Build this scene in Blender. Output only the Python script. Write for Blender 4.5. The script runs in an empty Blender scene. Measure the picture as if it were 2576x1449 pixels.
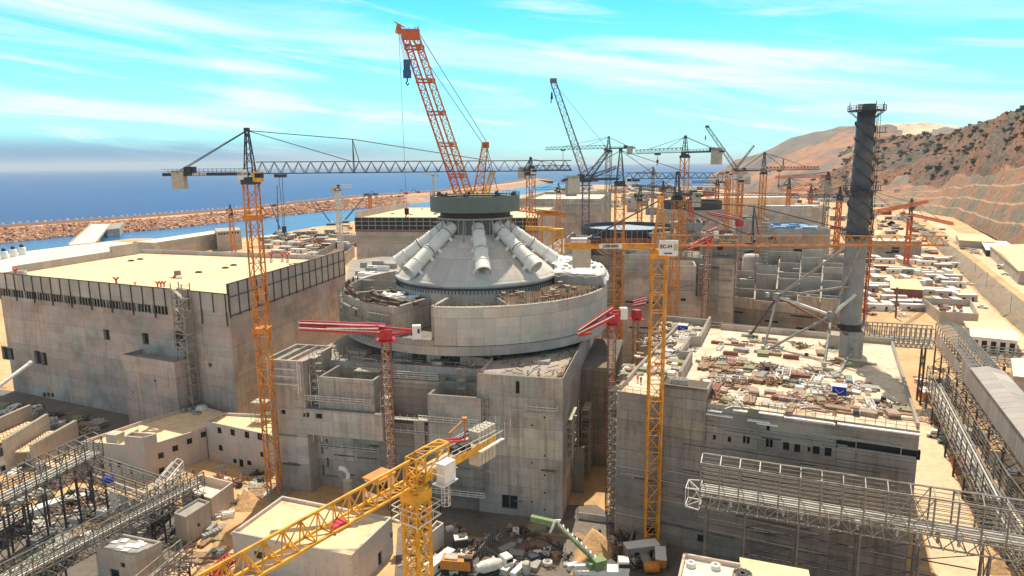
import bpy, math, random
from mathutils import Vector, Matrix
C = bpy.context.scene
col = C.collection
R = math.radians
rnd = random.Random(7)

# ------------------------------------------------------------------ camera
H, FPX, PITCH, ROLL = 80.0, 683.0, R(10.3), -0.0103
FW = Vector((0, math.cos(PITCH), -math.sin(PITCH)))
R0 = Vector((1, 0, 0)); U0 = Vector((0, math.sin(PITCH), math.cos(PITCH)))
RT = R0*math.cos(ROLL) + U0*math.sin(ROLL)
UP = U0*math.cos(ROLL) - R0*math.sin(ROLL)
cam = bpy.data.cameras.new('camera')
co = bpy.data.objects.new('camera', cam); col.objects.link(co)
m3 = Matrix((RT, UP, -FW)).transposed()
co.matrix_world = Matrix.Translation((0, 0, H)) @ m3.to_4x4()
cam.sensor_width = 36; cam.lens = FPX/1024*36
cam.clip_start = 1; cam.clip_end = 60000
C.camera = co

HAZE = 0.000045
# ------------------------------------------------------------------ sky, sun, exposure
SUN_EL, SUN_DIR = R(62), Vector((0.11, 0.99, 0)).normalized()   # horizontal direction towards the sun
w = bpy.data.worlds.new('World'); C.world = w; w.use_nodes = True
nt = w.node_tree; nt.nodes.clear()
def nd(t, **k):
    n = nt.nodes.new(t)
    for a, b in k.items(): setattr(n, a, b)
    return n
def lk(a, b): nt.links.new(a, b)
out = nd('ShaderNodeOutputWorld'); bg = nd('ShaderNodeBackground'); lk(bg.outputs[0], out.inputs[0])
sky = nd('ShaderNodeTexSky', sky_type='NISHITA', sun_disc=False)
sky.sun_elevation = SUN_EL; sky.sun_rotation = math.atan2(SUN_DIR.x, SUN_DIR.y)
sky.air_density = 1.0; sky.dust_density = 0.4; sky.ozone_density = 1.5
bg.inputs[1].default_value = 0.12
tc = nd('ShaderNodeTexCoord'); sep = nd('ShaderNodeSeparateXYZ'); lk(tc.outputs['Generated'], sep.inputs[0])
def math_(op, a, b=None, c=None):
    n = nd('ShaderNodeMath', operation=op)
    for i, q in enumerate((a, b, c)):
        if q is None: continue
        if isinstance(q, (int, float)): n.inputs[i].default_value = q
        else: lk(q, n.inputs[i])
    return n.outputs[0]
az = math_('ARCTAN2', sep.outputs[0], sep.outputs[1])
el = math_('ARCSINE', sep.outputs[2])
def cloud(sx, sz, shear, scale, lo, hi, det, rough, dist, off):
    v = nd('ShaderNodeCombineXYZ')
    lk(math_('MULTIPLY', az, sx), v.inputs[0])
    lk(math_('MULTIPLY', math_('ADD', el, math_('MULTIPLY', az, shear)), sz), v.inputs[1]); v.inputs[2].default_value = off
    n = nd('ShaderNodeTexNoise'); lk(v.outputs[0], n.inputs['Vector'])
    n.inputs['Scale'].default_value = scale; n.inputs['Detail'].default_value = det; n.inputs['Roughness'].default_value = rough
    n.inputs['Distortion'].default_value = dist
    r = nd('ShaderNodeMapRange', interpolation_type='SMOOTHSTEP'); lk(n.outputs['Fac'], r.inputs[0])
    r.inputs[1].default_value = lo; r.inputs[2].default_value = hi
    return r.outputs[0]
c1 = cloud(1.0, 6.5, 0.10, 1.5, 0.38, 0.74, 6, 0.55, 0.9, 3.1)     # broad veils
c2 = cloud(1.2, 13.0, 0.12, 1.9, 0.485, 0.70, 7, 0.60, 1.1, 8.4)     # thin streaks
cl = math_('MINIMUM', math_('ADD', math_('MULTIPLY', c1, 0.85), math_('MULTIPLY', c2, 0.65)), 0.93)
low = nd('ShaderNodeMapRange', interpolation_type='SMOOTHSTEP'); lk(el, low.inputs[0])     # pale band over the horizon
low.inputs[1].default_value = 0.25; low.inputs[2].default_value = 0.0; low.inputs[3].default_value = 0; low.inputs[4].default_value = 0.42
cl = math_('MAXIMUM', cl, low.outputs[0])
hs = nd('ShaderNodeMixRGB', blend_type='MULTIPLY'); hs.inputs[0].default_value = 1
lk(sky.outputs[0], hs.inputs[1]); hs.inputs[2].default_value = (0.22, 1.16, 1.42, 1)          # the photograph's strong cyan
mx = nd('ShaderNodeMixRGB'); lk(cl, mx.inputs[0]); lk(hs.outputs[0], mx.inputs[1]); mx.inputs[2].default_value = (6.4, 7.2, 7.3, 1)
fill_veil = nd('ShaderNodeMapRange', interpolation_type='SMOOTHSTEP'); lk(el, fill_veil.inputs[0])      # unseen warm veil added above the picture to light the shaded walls
fill_veil.inputs[1].default_value = 0.34; fill_veil.inputs[2].default_value = 0.62; fill_veil.inputs[3].default_value = 0; fill_veil.inputs[4].default_value = 0.92
mv = nd('ShaderNodeMixRGB'); lk(fill_veil.outputs[0], mv.inputs[0]); lk(mx.outputs[0], mv.inputs[1]); mv.inputs[2].default_value = (3.3, 2.9, 2.45, 1)
bank = nd('ShaderNodeMapRange', interpolation_type='SMOOTHSTEP'); lk(math_('ADD', el, math_('MULTIPLY', c2, 0.012)), bank.inputs[0])   # grey blue haze bank lying over the sea
bank.inputs[1].default_value = 0.05; bank.inputs[2].default_value = 0.014; bank.inputs[3].default_value = 0; bank.inputs[4].default_value = 0.94
side = nd('ShaderNodeMapRange', interpolation_type='SMOOTHSTEP'); lk(az, side.inputs[0]); side.inputs[1].default_value = 0.15; side.inputs[2].default_value = -0.45
mb = nd('ShaderNodeMixRGB'); lk(math_('MULTIPLY', bank.outputs[0], side.outputs[0]), mb.inputs[0]); lk(mv.outputs[0], mb.inputs[1]); mb.inputs[2].default_value = (0.6, 1.9, 3.8, 1)
lk(mb.outputs[0], bg.inputs[0])

sd = bpy.data.lights.new('sun', 'SUN'); sd.energy = 4.4; sd.angle = R(0.5); sd.color = (1.0, 0.90, 0.74)
so = bpy.data.objects.new('sun', sd); col.objects.link(so)
toward = SUN_DIR*math.cos(SUN_EL) + Vector((0, 0, math.sin(SUN_EL)))
so.rotation_euler = (-toward).to_track_quat('-Z', 'Y').to_euler(); so.location = toward*300
C.view_settings.view_transform = 'Standard'; C.view_settings.look = 'None'
C.view_settings.exposure = 0.34; C.view_settings.gamma = 1

# ------------------------------------------------------------------ from the photograph to the site
KD = 2576/1024
def ray(x, y):
    return FW*FPX + RT*((x-1288)/KD) - UP*((y-724.5)/KD)
def Q(x, y, z=0.0):                       # the point of the plane at height z seen at (x, y)
    d = ray(x, y); t = (z-H)/d.z
    return Vector((d.x*t, d.y*t, z))
def QY(x, y, Y):                          # the point at distance Y seen at (x, y)
    d = ray(x, y); t = Y/d.y
    return Vector((d.x*t, Y, H+d.z*t))
def proj(p):
    q = Vector(p)-Vector((0, 0, H)); a = q.dot(FW)
    return 1288+KD*FPX*q.dot(RT)/a, 724.5-KD*FPX*q.dot(UP)/a
def ZA(y, p):                             # height over point p seen at row y
    lo, hi = -60, 500
    for _ in range(50):
        m = (lo+hi)/2
        if proj((p[0], p[1], m))[1] > y: lo = m
        else: hi = m
    return m
def face(p0, p1, x, y):                   # (distance along, height) on the upright plane through p0, p1
    d = ray(x, y); e = Vector((p1[0]-p0[0], p1[1]-p0[1])); n = Vector((-e.y, e.x))
    t = (n.x*p0[0]+n.y*p0[1])/(n.x*d.x+n.y*d.y)
    q = Vector((d.x*t-p0[0], d.y*t-p0[1]))
    return q.dot(e.normalized()), H+d.z*t
ANG = R(-25); US = Vector((math.cos(ANG), math.sin(ANG), 0)); VS = Vector((-math.sin(ANG), math.cos(ANG), 0))
def S(a, b, z=0): return US*a + VS*b + Vector((0, 0, z))      # the site's own grid
def SQ(x, y, z=0):
    p = Q(x, y, z); return p.dot(US), p.dot(VS)

# ------------------------------------------------------------------ mesh builder
class MB:
    def __init__(s): s.v = []; s.f = []; s.sm = []
    def add(s, vs, fs, smooth=False):
        o = len(s.v); s.v += [tuple(q) for q in vs]; s.f += [tuple(i+o for i in f) for f in fs]; s.sm += [smooth]*len(fs); return s
    def obox(s, x, y, z, lx, ly, lz, a=0.0, top=1.0):           # base centre, sizes, heading, taper
        ca, sa = math.cos(a), math.sin(a); vs = []
        for k, t in ((0, 1), (1, top)):
            for i, j in ((-1, -1), (1, -1), (1, 1), (-1, 1)):
                px, py = i*lx/2*t, j*ly/2*t
                vs.append((x+px*ca-py*sa, y+px*sa+py*ca, z+k*lz))
        return s.add(vs, [(3, 2, 1, 0), (4, 5, 6, 7), (0, 1, 5, 4), (1, 2, 6, 5), (2, 3, 7, 6), (3, 0, 4, 7)])
    def beam(s, a, b, w, h=None):
        a, b = Vector(a), Vector(b); d = b-a
        if d.length < 1e-6: return s
        d.normalize(); up = Vector((0, 0, 1)) if abs(d.z) < 0.9 else Vector((0, 1, 0))
        x = d.cross(up).normalized()*(w/2); y = x.cross(d).normalized()*((h or w)/2)
        vs = [p+i*x+j*y for p in (a, b) for i, j in ((-1, -1), (1, -1), (1, 1), (-1, 1))]
        return s.add(vs, [(0, 1, 2, 3), (7, 6, 5, 4), (0, 4, 5, 1), (1, 5, 6, 2), (2, 6, 7, 3), (3, 7, 4, 0)])
    def tube(s, pts, r, n=8, cap=True):
        pts = [Vector(p) for p in pts]; rr = r if isinstance(r, (list, tuple)) else [r]*len(pts); o = []
        for i, p in enumerate(pts):
            d = (pts[min(i+1, len(pts)-1)]-pts[max(i-1, 0)]).normalized()
            up = Vector((0, 0, 1)) if abs(d.z) < 0.95 else Vector((0, 1, 0))
            x = d.cross(up).normalized(); y = x.cross(d)
            o += [p+(x*math.cos(2*math.pi*k/n)+y*math.sin(2*math.pi*k/n))*rr[i] for k in range(n)]
        fs = [(i*n+k, i*n+(k+1) % n, (i+1)*n+(k+1) % n, (i+1)*n+k) for i in range(len(pts)-1) for k in range(n)]
        s.add(o, fs, True)
        if cap: s.add(o[:n], [tuple(range(n))[::-1]]); s.add(o[-n:], [tuple(range(n))])
        return s
    def lathe(s, prof, n=32, cx=0, cy=0, a0=0.0, a1=2*math.pi, smooth=True, ends=False):
        full = abs(a1-a0-2*math.pi) < 1e-6; m = n if full else n+1; vs = []
        for k in range(m):
            a = a0+(a1-a0)*k/n
            vs += [(cx+r*math.cos(a), cy+r*math.sin(a), z) for r, z in prof]
        L = len(prof)
        fs = [(k*L+i, ((k+1) % m)*L+i, ((k+1) % m)*L+i+1, k*L+i+1) for k in range(n) for i in range(L-1)]
        s.add(vs, fs, smooth)
        if ends and not full: s.add(vs[:L], [tuple(range(L))]); s.add(vs[-L:], [tuple(range(L))[::-1]])
        return s
    def prism(s, poly, z0, z1, top=True, bottom=True):
        n = len(poly); ar = sum(poly[i][0]*poly[(i+1) % n][1]-poly[(i+1) % n][0]*poly[i][1] for i in range(n))
        if ar < 0: poly = list(poly)[::-1]
        vs = [(p[0], p[1], z0) for p in poly]+[(p[0], p[1], z1) for p in poly]
        fs = [(i, (i+1) % n, n+(i+1) % n, n+i) for i in range(n)]
        if top: fs.append(tuple(range(n, 2*n)))
        if bottom: fs.append(tuple(range(n))[::-1])
        return s.add(vs, fs)
    def lattice(s, a, b, wa, wb, n, cw, bw, ha=None, hb=None, up=(0, 0, 1), x=False):   # square truss
        a, b = Vector(a), Vector(b); d = (b-a).normalized(); up = Vector(up)
        if abs(d.dot(up)) > 0.95: up = Vector((0, 1, 0))
        X = d.cross(up).normalized(); Y = X.cross(d).normalized(); ha = ha or wa; hb = hb or wb
        def cr(t): 
            p = a.lerp(b, t); w_ = (wa+(wb-wa)*t)/2; h_ = (ha+(hb-ha)*t)/2
            return [p+X*w_*i+Y*h_*j for i, j in ((-1, -1), (1, -1), (1, 1), (-1, 1))]
        for k in range(4): s.beam(cr(0)[k], cr(1)[k], cw)
        for i in range(n+1):
            c = cr(i/n)
            for k in range(4): s.beam(c[k], c[(k+1) % 4], bw)
            if i < n:
                e = cr((i+1)/n)
                for k in range(4):
                    p, q = (k, (k+1) % 4) if (i+k) % 2 else ((k+1) % 4, k)
                    s.beam(c[p], e[q], bw)
                    if x: s.beam(c[q], e[p], bw)
        return s
    def tri(s, a, b, w_, h, n, cw, bw, h1=None):                  # jib: one top chord, two bottom chords
        a, b = Vector(a), Vector(b); d = (b-a).normalized(); X = d.cross(Vector((0, 0, 1))).normalized(); Y = X.cross(d); h1 = h1 or h
        def cr(t):
            p = a.lerp(b, t); hh = h+(h1-h)*t
            return p-X*w_/2, p+X*w_/2, p+Y*hh
        A, B = cr(0), cr(1)
        s.beam(A[0], B[0], cw); s.beam(A[1], B[1], cw); s.beam(A[2], cr(1)[2], cw)
        for i in range(n):
            c, m, e = cr(i/n), cr((i+.5)/n), cr((i+1)/n)
            for k in (0, 1): s.beam(c[k], m[2], bw); s.beam(m[2], e[k], bw)
            s.beam(c[0], c[1], bw); s.beam(c[0], e[1], bw)
        s.beam(B[0], B[1], bw); return s
    def wall(s, p0, p1, z0, z1, holes=(), dep=0.5):              # upright wall with real openings; outside is to the right of p0->p1
        p0, p1 = Vector((p0[0], p0[1], 0)), Vector((p1[0], p1[1], 0)); e = p1-p0; Ln = e.length; e.normalize()
        nrm = Vector((e.y, -e.x, 0))
        xs = sorted({0, Ln}|{min(max(q, 0), Ln) for h in holes for q in (h[0], h[0]+h[2])})
        zs = sorted({z0, z1}|{min(max(q, z0), z1) for h in holes for q in (h[1], h[1]+h[3])})
        P3 = lambda u, z, d=0: p0+e*u-nrm*d+Vector((0, 0, z))
        for i in range(len(xs)-1):
            for j in range(len(zs)-1):
                cx, cz = (xs[i]+xs[i+1])/2, (zs[j]+zs[j+1])/2
                if any(h[0] < cx < h[0]+h[2] and h[1] < cz < h[1]+h[3] for h in holes): continue
                s.add([P3(xs[i], zs[j]), P3(xs[i+1], zs[j]), P3(xs[i+1], zs[j+1]), P3(xs[i], zs[j+1])], [(0, 1, 2, 3)])
        for h in holes:
            u0, u1, a, b = h[0], h[0]+h[2], h[1], h[1]+h[3]
            o = [P3(u0, a), P3(u1, a), P3(u1, b), P3(u0, b)]; i = [P3(u0, a, dep), P3(u1, a, dep), P3(u1, b, dep), P3(u0, b, dep)]
            s.add(o+i, [(0, 4, 5, 1), (1, 5, 6, 2), (2, 6, 7, 3), (3, 7, 4, 0)])
        return s
ROOT = {}
def tag(o, label=None, cat=None, group=None, kind=None):
    for k, v_ in (('label', label), ('category', cat), ('group', group), ('kind', kind)):
        if v_: o[k] = v_
    return o
def thing(name, label, cat, loc=(0, 0, 0), group=None):
    o = bpy.data.objects.new(name, None); col.objects.link(o); o.location = Vector(loc); o.empty_display_size = 0.5
    ROOT[o.name] = Vector(loc); return tag(o, label, cat, group)
def part(name, mb, mat, parent=None, label=None, local=False):   # vertices in site coordinates unless local
    base = Vector((0, 0, 0)) if (local or parent is None) else ROOT[parent.name]
    me = bpy.data.meshes.new(name)
    me.from_pydata([tuple(Vector(q)-base) for q in mb.v], [], mb.f)
    me.polygons.foreach_set('use_smooth', mb.sm); me.update()
    me.materials.append(mat)
    o = bpy.data.objects.new(name, me); col.objects.link(o)
    if parent is not None: o.parent = parent; ROOT[o.name] = base
    if label: o['label'] = label
    return o
def solo(name, mb, mat, label, cat, group=None):                 # a thing that is one mesh
    n = len(mb.v); c = Vector((sum(q[0] for q in mb.v)/n, sum(q[1] for q in mb.v)/n, min(q[2] for q in mb.v)))
    mb.v = [tuple(Vector(q)-c) for q in mb.v]
    o = part(name, mb, mat); o.location = c; ROOT[o.name] = c
    return tag(o, label, cat, group)
def struct(name, mb, mat): return tag(part(name, mb, mat), kind='structure')
def dup(root, loc, rz=0.0, label=None, group=None, sc=None):
    r = root.copy(); col.objects.link(r); r.location = loc; r.rotation_euler = (0, 0, rz)
    if sc: r.scale = sc
    if label: r['label'] = label
    if group: r['group'] = group
    for ch in list(root.children):
        c = ch.copy(); col.objects.link(c); c.parent = r
        for g in list(ch.children):
            d = g.copy(); col.objects.link(d); d.parent = c
    return r

# ------------------------------------------------------------------ materials
def mat_new(name, rough=0.7, metal=0.0):
    m = bpy.data.materials.new(name); m.use_nodes = True; t = m.node_tree; b = t.nodes['Principled BSDF']
    b.inputs['Roughness'].default_value = rough; b.inputs['Metallic'].default_value = metal
    return m, t, b
def node(t, ty, ins=None, **k):
    n = t.nodes.new(ty)
    for a, b in k.items(): setattr(n, a, b)
    for a, b in (ins or {}).items():
        if hasattr(b, 'is_output'): t.links.new(b, n.inputs[a])
        else: n.inputs[a].default_value = b
    return n
def ramp(t, fac, stops):
    n = t.nodes.new('ShaderNodeValToRGB'); e = n.color_ramp.elements
    while len(e) < len(stops): e.new(0.5)
    for i, (p, c) in enumerate(stops): e[i].position = p; e[i].color = (*c, 1) if len(c) == 3 else c
    t.links.new(fac, n.inputs[0]); return n.outputs[0]
def mixc(t, fac, a, b, mode='MIX'):
    n = t.nodes.new('ShaderNodeMixRGB'); n.blend_type = mode
    for i, q in enumerate((fac, a, b)):
        if hasattr(q, 'is_output'): t.links.new(q, n.inputs[i])
        elif i == 0: n.inputs[0].default_value = q
        else: n.inputs[i].default_value = (*q, 1)
    return n.outputs[0]
def simple(name, c, rough=0.6, metal=0.0, var=0.22, scale=1.2):   # paint or metal with dirt
    m, t, b = mat_new(name, rough, metal)
    tcn = node(t, 'ShaderNodeTexCoord'); n = node(t, 'ShaderNodeTexNoise', {'Vector': tcn.outputs['Object'], 'Scale': scale, 'Detail': 5, 'Roughness': 0.65})
    d = tuple(q*(1-var*1.6) for q in c); l = tuple(min(1, q*(1+var)) for q in c)
    t.links.new(ramp(t, n.outputs['Fac'], [(0.25, d), (0.5, c), (0.75, l)]), b.inputs['Base Color'])
    return m
def concrete(name, c, pw=3.6, ph=2.4, line=0.55, blotch=0.3, streak=0.35, curved=0, hue=0.5):
    m, t, b = mat_new(name, 0.9)
    tcn = node(t, 'ShaderNodeTexCoord'); ob = tcn.outputs['Object']
    sp = node(t, 'ShaderNodeSeparateXYZ', {0: ob}); g = node(t, 'ShaderNodeNewGeometry'); ns = node(t, 'ShaderNodeSeparateXYZ', {0: g.outputs['True Normal']})
    M = lambda op, a, bb=0.0: node(t, 'ShaderNodeMath', {0: a, 1: bb}, operation=op).outputs[0]
    if curved: u = M('MULTIPLY', M('ARCTAN2', sp.outputs[1], sp.outputs[0]), curved)
    else: u = M('SUBTRACT', M('MULTIPLY', sp.outputs[1], ns.outputs[0]), M('MULTIPLY', sp.outputs[0], ns.outputs[1]))
    uv = node(t, 'ShaderNodeCombineXYZ', {0: u, 1: sp.outputs[2]}).outputs[0]
    br = node(t, 'ShaderNodeTexBrick', {'Vector': uv, 'Color1': (0.89, 0.885, 0.88, 1), 'Color2': (1.08, 1.07, 1.05, 1), 'Mortar': (line, line, line, 1), 'Scale': 1.0,
              'Mortar Size': 0.05, 'Mortar Smooth': 0.6, 'Brick Width': pw, 'Row Height': ph}, offset=0.0)
    br2 = node(t, 'ShaderNodeTexBrick', {'Vector': uv, 'Color1': (0.84, 0.83, 0.83, 1), 'Color2': (1.12, 1.12, 1.11, 1), 'Mortar': (0.78, 0.78, 0.78, 1), 'Scale': 1.0,
              'Mortar Size': 0.16, 'Mortar Smooth': 1.0, 'Brick Width': pw*5.3, 'Row Height': ph*3}, offset=0.3)
    n1 = node(t, 'ShaderNodeTexNoise', {'Vector': ob, 'Scale': 0.11, 'Detail': 7, 'Roughness': 0.62})
    mp = node(t, 'ShaderNodeMapping', {'Vector': uv, 'Scale': (0.9, 0.07, 1)})
    n2 = node(t, 'ShaderNodeTexNoise', {'Vector': mp.outputs[0], 'Scale': 1.0, 'Detail': 6, 'Roughness': 0.7})
    n3 = node(t, 'ShaderNodeTexNoise', {'Vector': ob, 'Scale': 0.10, 'Detail': 4, 'Roughness': 0.55})
    vo = node(t, 'ShaderNodeTexVoronoi', {'Vector': uv, 'Scale': 0.8, 'Randomness': 0.35})
    mk_ = node(t, 'ShaderNodeTexNoise', {'Vector': ob, 'Scale': 0.05, 'Detail': 2})
    n4 = node(t, 'ShaderNodeTexNoise', {'Vector': ob, 'Scale': 1.6, 'Detail': 5, 'Roughness': 0.75})
    hu = ramp(t, n3.outputs['Fac'], [(0.3, (0.94, 1.03, 0.90)), (0.44, (1, 1, 1)), (0.54, (1.10, 0.95, 0.93)), (0.72, (1.16, 1.02, 0.76))])
    cc = mixc(t, hue, c, hu, 'MULTIPLY')
    cc = mixc(t, 1, cc, ramp(t, n1.outputs['Fac'], [(0.3, (1-blotch,)*3), (0.5, (1, 1, 1)), (0.72, (1+blotch*.6,)*3)]), 'MULTIPLY')
    cc = mixc(t, ramp(t, mk_.outputs['Fac'], [(0.38, (0.1,)*3), (0.6, (1,)*3)]), cc, mixc(t, 1, cc, ramp(t, n2.outputs['Fac'], [(0.3, (1-streak, 1-streak*1.05, 1-streak*1.12)), (0.52, (1, 1, 1)), (0.75, (1+streak*.3,)*3)]), 'MULTIPLY'))
    cc = mixc(t, ramp(t, vo.outputs['Distance'], [(0.05, (1,)*3), (0.09, (0,)*3)]), cc, mixc(t, 1, cc, (0.45, 0.43, 0.42), 'MULTIPLY'))
    cc = mixc(t, 1, cc, br.outputs[0], 'MULTIPLY'); cc = mixc(t, 1, cc, br2.outputs[0], 'MULTIPLY')
    cc = mixc(t, 1, cc, ramp(t, n4.outputs['Fac'], [(0.28, (0.62, 0.6, 0.58)), (0.42, (1, 1, 1)), (0.8, (1.08, 1.08, 1.08))]), 'MULTIPLY')
    t.links.new(cc, b.inputs['Base Color'])
    bp = node(t, 'ShaderNodeBump', {'Height': n4.outputs['Fac'], 'Strength': 0.35, 'Distance': 0.15}); t.links.new(bp.outputs[0], b.inputs['Normal'])
    return m
def soil(name, stops, sc=0.05, sc2=0.6, bump=0.5):
    m, t, b = mat_new(name, 0.95)
    ob = node(t, 'ShaderNodeTexCoord').outputs['Object']
    n1 = node(t, 'ShaderNodeTexNoise', {'Vector': ob, 'Scale': sc, 'Detail': 9, 'Roughness': 0.65, 'Distortion': 0.4})
    n2 = node(t, 'ShaderNodeTexNoise', {'Vector': ob, 'Scale': sc2, 'Detail': 6, 'Roughness': 0.7})
    c = mixc(t, 1, ramp(t, n1.outputs['Fac'], stops), ramp(t, n2.outputs['Fac'], [(0.25, (0.7, 0.7, 0.7)), (0.5, (1, 1, 1)), (0.8, (1.15, 1.13, 1.1))]), 'MULTIPLY')
    t.links.new(c, b.inputs['Base Color'])
    bp = node(t, 'ShaderNodeBump', {'Height': n2.outputs['Fac'], 'Strength': bump, 'Distance': 0.5}); t.links.new(bp.outputs[0], b.inputs['Normal'])
    return m
M_CON = concrete('formed_concrete', (0.44, 0.412, 0.37), hue=0.7, line=.7, streak=.45)
M_CONB = concrete('hall_concrete', (0.45, 0.405, 0.37), pw=11, ph=3.1, line=0.68, blotch=0.35, hue=0.9)
M_COND = concrete('drum_concrete', (0.52, 0.485, 0.43), pw=3.0, ph=2.4, line=0.8, blotch=0.16, streak=0.2, curved=38.5)
M_CONL = concrete('pale_concrete', (0.52, 0.47, 0.40), pw=6, ph=3, line=0.75, blotch=0.2)
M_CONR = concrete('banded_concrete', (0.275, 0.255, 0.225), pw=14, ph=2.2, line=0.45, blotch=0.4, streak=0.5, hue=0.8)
M_DOME = concrete('dome_concrete', (0.62, 0.60, 0.56), pw=5.5, ph=2.6, line=0.85, blotch=0.14, streak=0.2, curved=20)
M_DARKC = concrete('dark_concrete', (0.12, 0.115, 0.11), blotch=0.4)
M_WHITE = concrete('white_render', (0.60, 0.55, 0.49), pw=50, ph=60, line=1.0, blotch=0.18, streak=0.25, hue=0.8)
def roofing(name, base, dark, seam, w_, h_, sc):
    m = soil(name, [(0.22, dark), (0.42, base), (0.62, tuple(q*1.03 for q in base)), (0.8, tuple(q*.9 for q in base))], sc, 0.5, 0.15); t = m.node_tree; b = t.nodes['Principled BSDF']; src = b.inputs['Base Color'].links[0].from_socket
    ob = node(t, 'ShaderNodeTexCoord').outputs['Object']; mp = node(t, 'ShaderNodeMapping', {'Vector': ob, 'Rotation': (0, 0, A2_)})
    br = node(t, 'ShaderNodeTexBrick', {'Vector': mp.outputs[0], 'Color1': (0.96, 0.96, 0.96, 1), 'Color2': (1, 1, 1, 1), 'Mortar': (seam,)*3+(1,), 'Scale': 1.0, 'Mortar Size': 0.06, 'Mortar Smooth': .5, 'Brick Width': w_, 'Row Height': h_}, offset=0.5)
    n = node(t, 'ShaderNodeTexNoise', {'Vector': ob, 'Scale': 0.22, 'Detail': 8, 'Roughness': 0.72})
    c = mixc(t, 1, src, br.outputs[0], 'MULTIPLY'); c = mixc(t, 1, c, ramp(t, n.outputs['Fac'], [(0.3, (.72, .69, .64)), (0.42, (1, 1, 1)), (0.66, (1, 1, 1)), (.76, (.86, .82, .76))]), 'MULTIPLY'); t.links.new(c, b.inputs['Base Color']); return m
A2_ = R(-13.7)
M_ROOF = roofing('cream_roof', (0.82, 0.61, 0.37), (0.60, 0.43, 0.25), .74, 9, 4.5, 0.06)
M_ROOFW = roofing('white_roof', (0.76, 0.68, 0.56), (0.50, 0.42, 0.33), .8, 7, 7, 0.05)
M_ROOFL = soil('littered_roof', [(0.25, (0.27, 0.18, 0.12)), (0.38, (0.56, 0.42, 0.29)), (0.55, (0.76, 0.63, 0.48)), (0.70, (0.66, 0.47, 0.33)), (0.82, (0.40, 0.28, 0.20))], 0.16, 0.9, 0.5)
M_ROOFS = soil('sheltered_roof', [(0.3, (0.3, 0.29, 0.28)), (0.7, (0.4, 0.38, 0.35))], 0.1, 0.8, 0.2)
M_STEEL = simple('galvanised_steel', (0.31, 0.29, 0.255), 0.5, 0.3, var=.3)
M_STEELM = simple('grey_rack_steel', (0.17, 0.16, 0.15), 0.55, 0.2, var=.4)
M_STEELD = simple('dark_and_backlit_steel', (0.05, 0.05, 0.055), 0.55, 0.2)  # dark steel; crane jibs take it as their backlit silhouette colour
M_STEELW = simple('pale_steel', (0.66, 0.63, 0.56), 0.5)
M_YEL = simple('crane_yellow', (0.72, 0.36, 0.025), 0.5, var=.36, scale=.5)
M_ORA = simple('crane_orange', (0.62, 0.21, 0.02), 0.55, var=.38, scale=.5)
M_MAST = simple('mast_orange', (0.70, 0.285, 0.02), 0.5, var=.36, scale=.5)
M_RORA = simple('red_orange_paint', (0.62, 0.115, 0.02), 0.45)
M_RED = simple('boom_red', (0.55, 0.03, 0.035), 0.45)
M_WPAINT = simple('white_paint', (0.78, 0.76, 0.70), 0.5, var=0.1)
M_DUCT = simple('duct_paint', (0.82, 0.79, 0.72), 0.5, var=0.08, scale=0.6)
M_DEFL = simple('grey_green_plate', (0.115, 0.155, 0.142), 0.6, var=0.12, scale=0.4)
M_BLACK = simple('black_rubber', (0.02, 0.02, 0.022), 0.6)
M_GLASS = simple('dark_glass', (0.02, 0.024, 0.03), 0.12, var=0.3)
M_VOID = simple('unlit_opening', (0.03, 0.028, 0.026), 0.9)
M_BLUE = simple('blue_tarpaulin', (0.012, 0.03, 0.35), 0.5)
M_LBLUE = simple('faded_blue_sheet', (0.16, 0.30, 0.48), 0.6)
M_TARP = simple('white_tarpaulin', (0.80, 0.77, 0.72), 0.6, var=0.12)
M_REBAR = simple('rebar_steel', (0.13, 0.085, 0.06), 0.8, var=0.4)
M_RUST = simple('rusty_steel', (0.21, 0.105, 0.06), 0.8, var=0.4)
M_WOOD = simple('weathered_timber', (0.33, 0.21, 0.125), 0.8, var=0.35)
M_REDB = simple('red_oxide', (0.26, 0.095, 0.06), 0.7, var=0.3)
M_GREY = simple('grey_panel', (0.33, 0.32, 0.30), 0.7)
M_CW = simple('counterweight_concrete', (0.48, 0.43, 0.34), 0.85, var=0.15)
M_GREEN = simple('machine_green', (0.17, 0.25, 0.10), 0.45)
M_ORB = simple('container_orange', (0.62, 0.22, 0.03), 0.5)
M_SKIN = simple('skin', (0.45, 0.26, 0.17), 0.6, var=0.05)
M_HIVIS = simple('orange_vest', (0.75, 0.20, 0.02), 0.7, var=0.1)
M_BLUEB = simple('bluish_steel', (0.03, 0.10, 0.20), 0.5)
from mathutils import noise
# ================================================================== setting
M_SEA, t, b = mat_new('sea_water', 0.18)
ob = node(t, 'ShaderNodeTexCoord').outputs['Object']
sc_ = node(t, 'ShaderNodeMapping', {'Vector': ob, 'Scale': (0.0012, 0.006, 1), 'Rotation': (0, 0, R(12))})
n1 = node(t, 'ShaderNodeTexNoise', {'Vector': sc_.outputs[0], 'Scale': 1.0, 'Detail': 6, 'Roughness': 0.6})
t.links.new(ramp(t, n1.outputs['Fac'], [(0.3, (0.001, 0.025, 0.14)), (0.6, (0.003, 0.045, 0.21)), (0.75, (0.015, 0.09, 0.30))]), b.inputs['Base Color'])
n2 = node(t, 'ShaderNodeTexNoise', {'Vector': ob, 'Scale': 0.12, 'Detail': 6, 'Roughness': 0.65})
bp = node(t, 'ShaderNodeBump', {'Height': n2.outputs['Fac'], 'Strength': 0.6, 'Distance': 1.2}); t.links.new(bp.outputs[0], b.inputs['Normal'])
b.inputs['Specular IOR Level'].default_value = 0.05; M_SEA.node_tree.nodes['Principled BSDF'].inputs['Roughness'].default_value = 0.3
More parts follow.
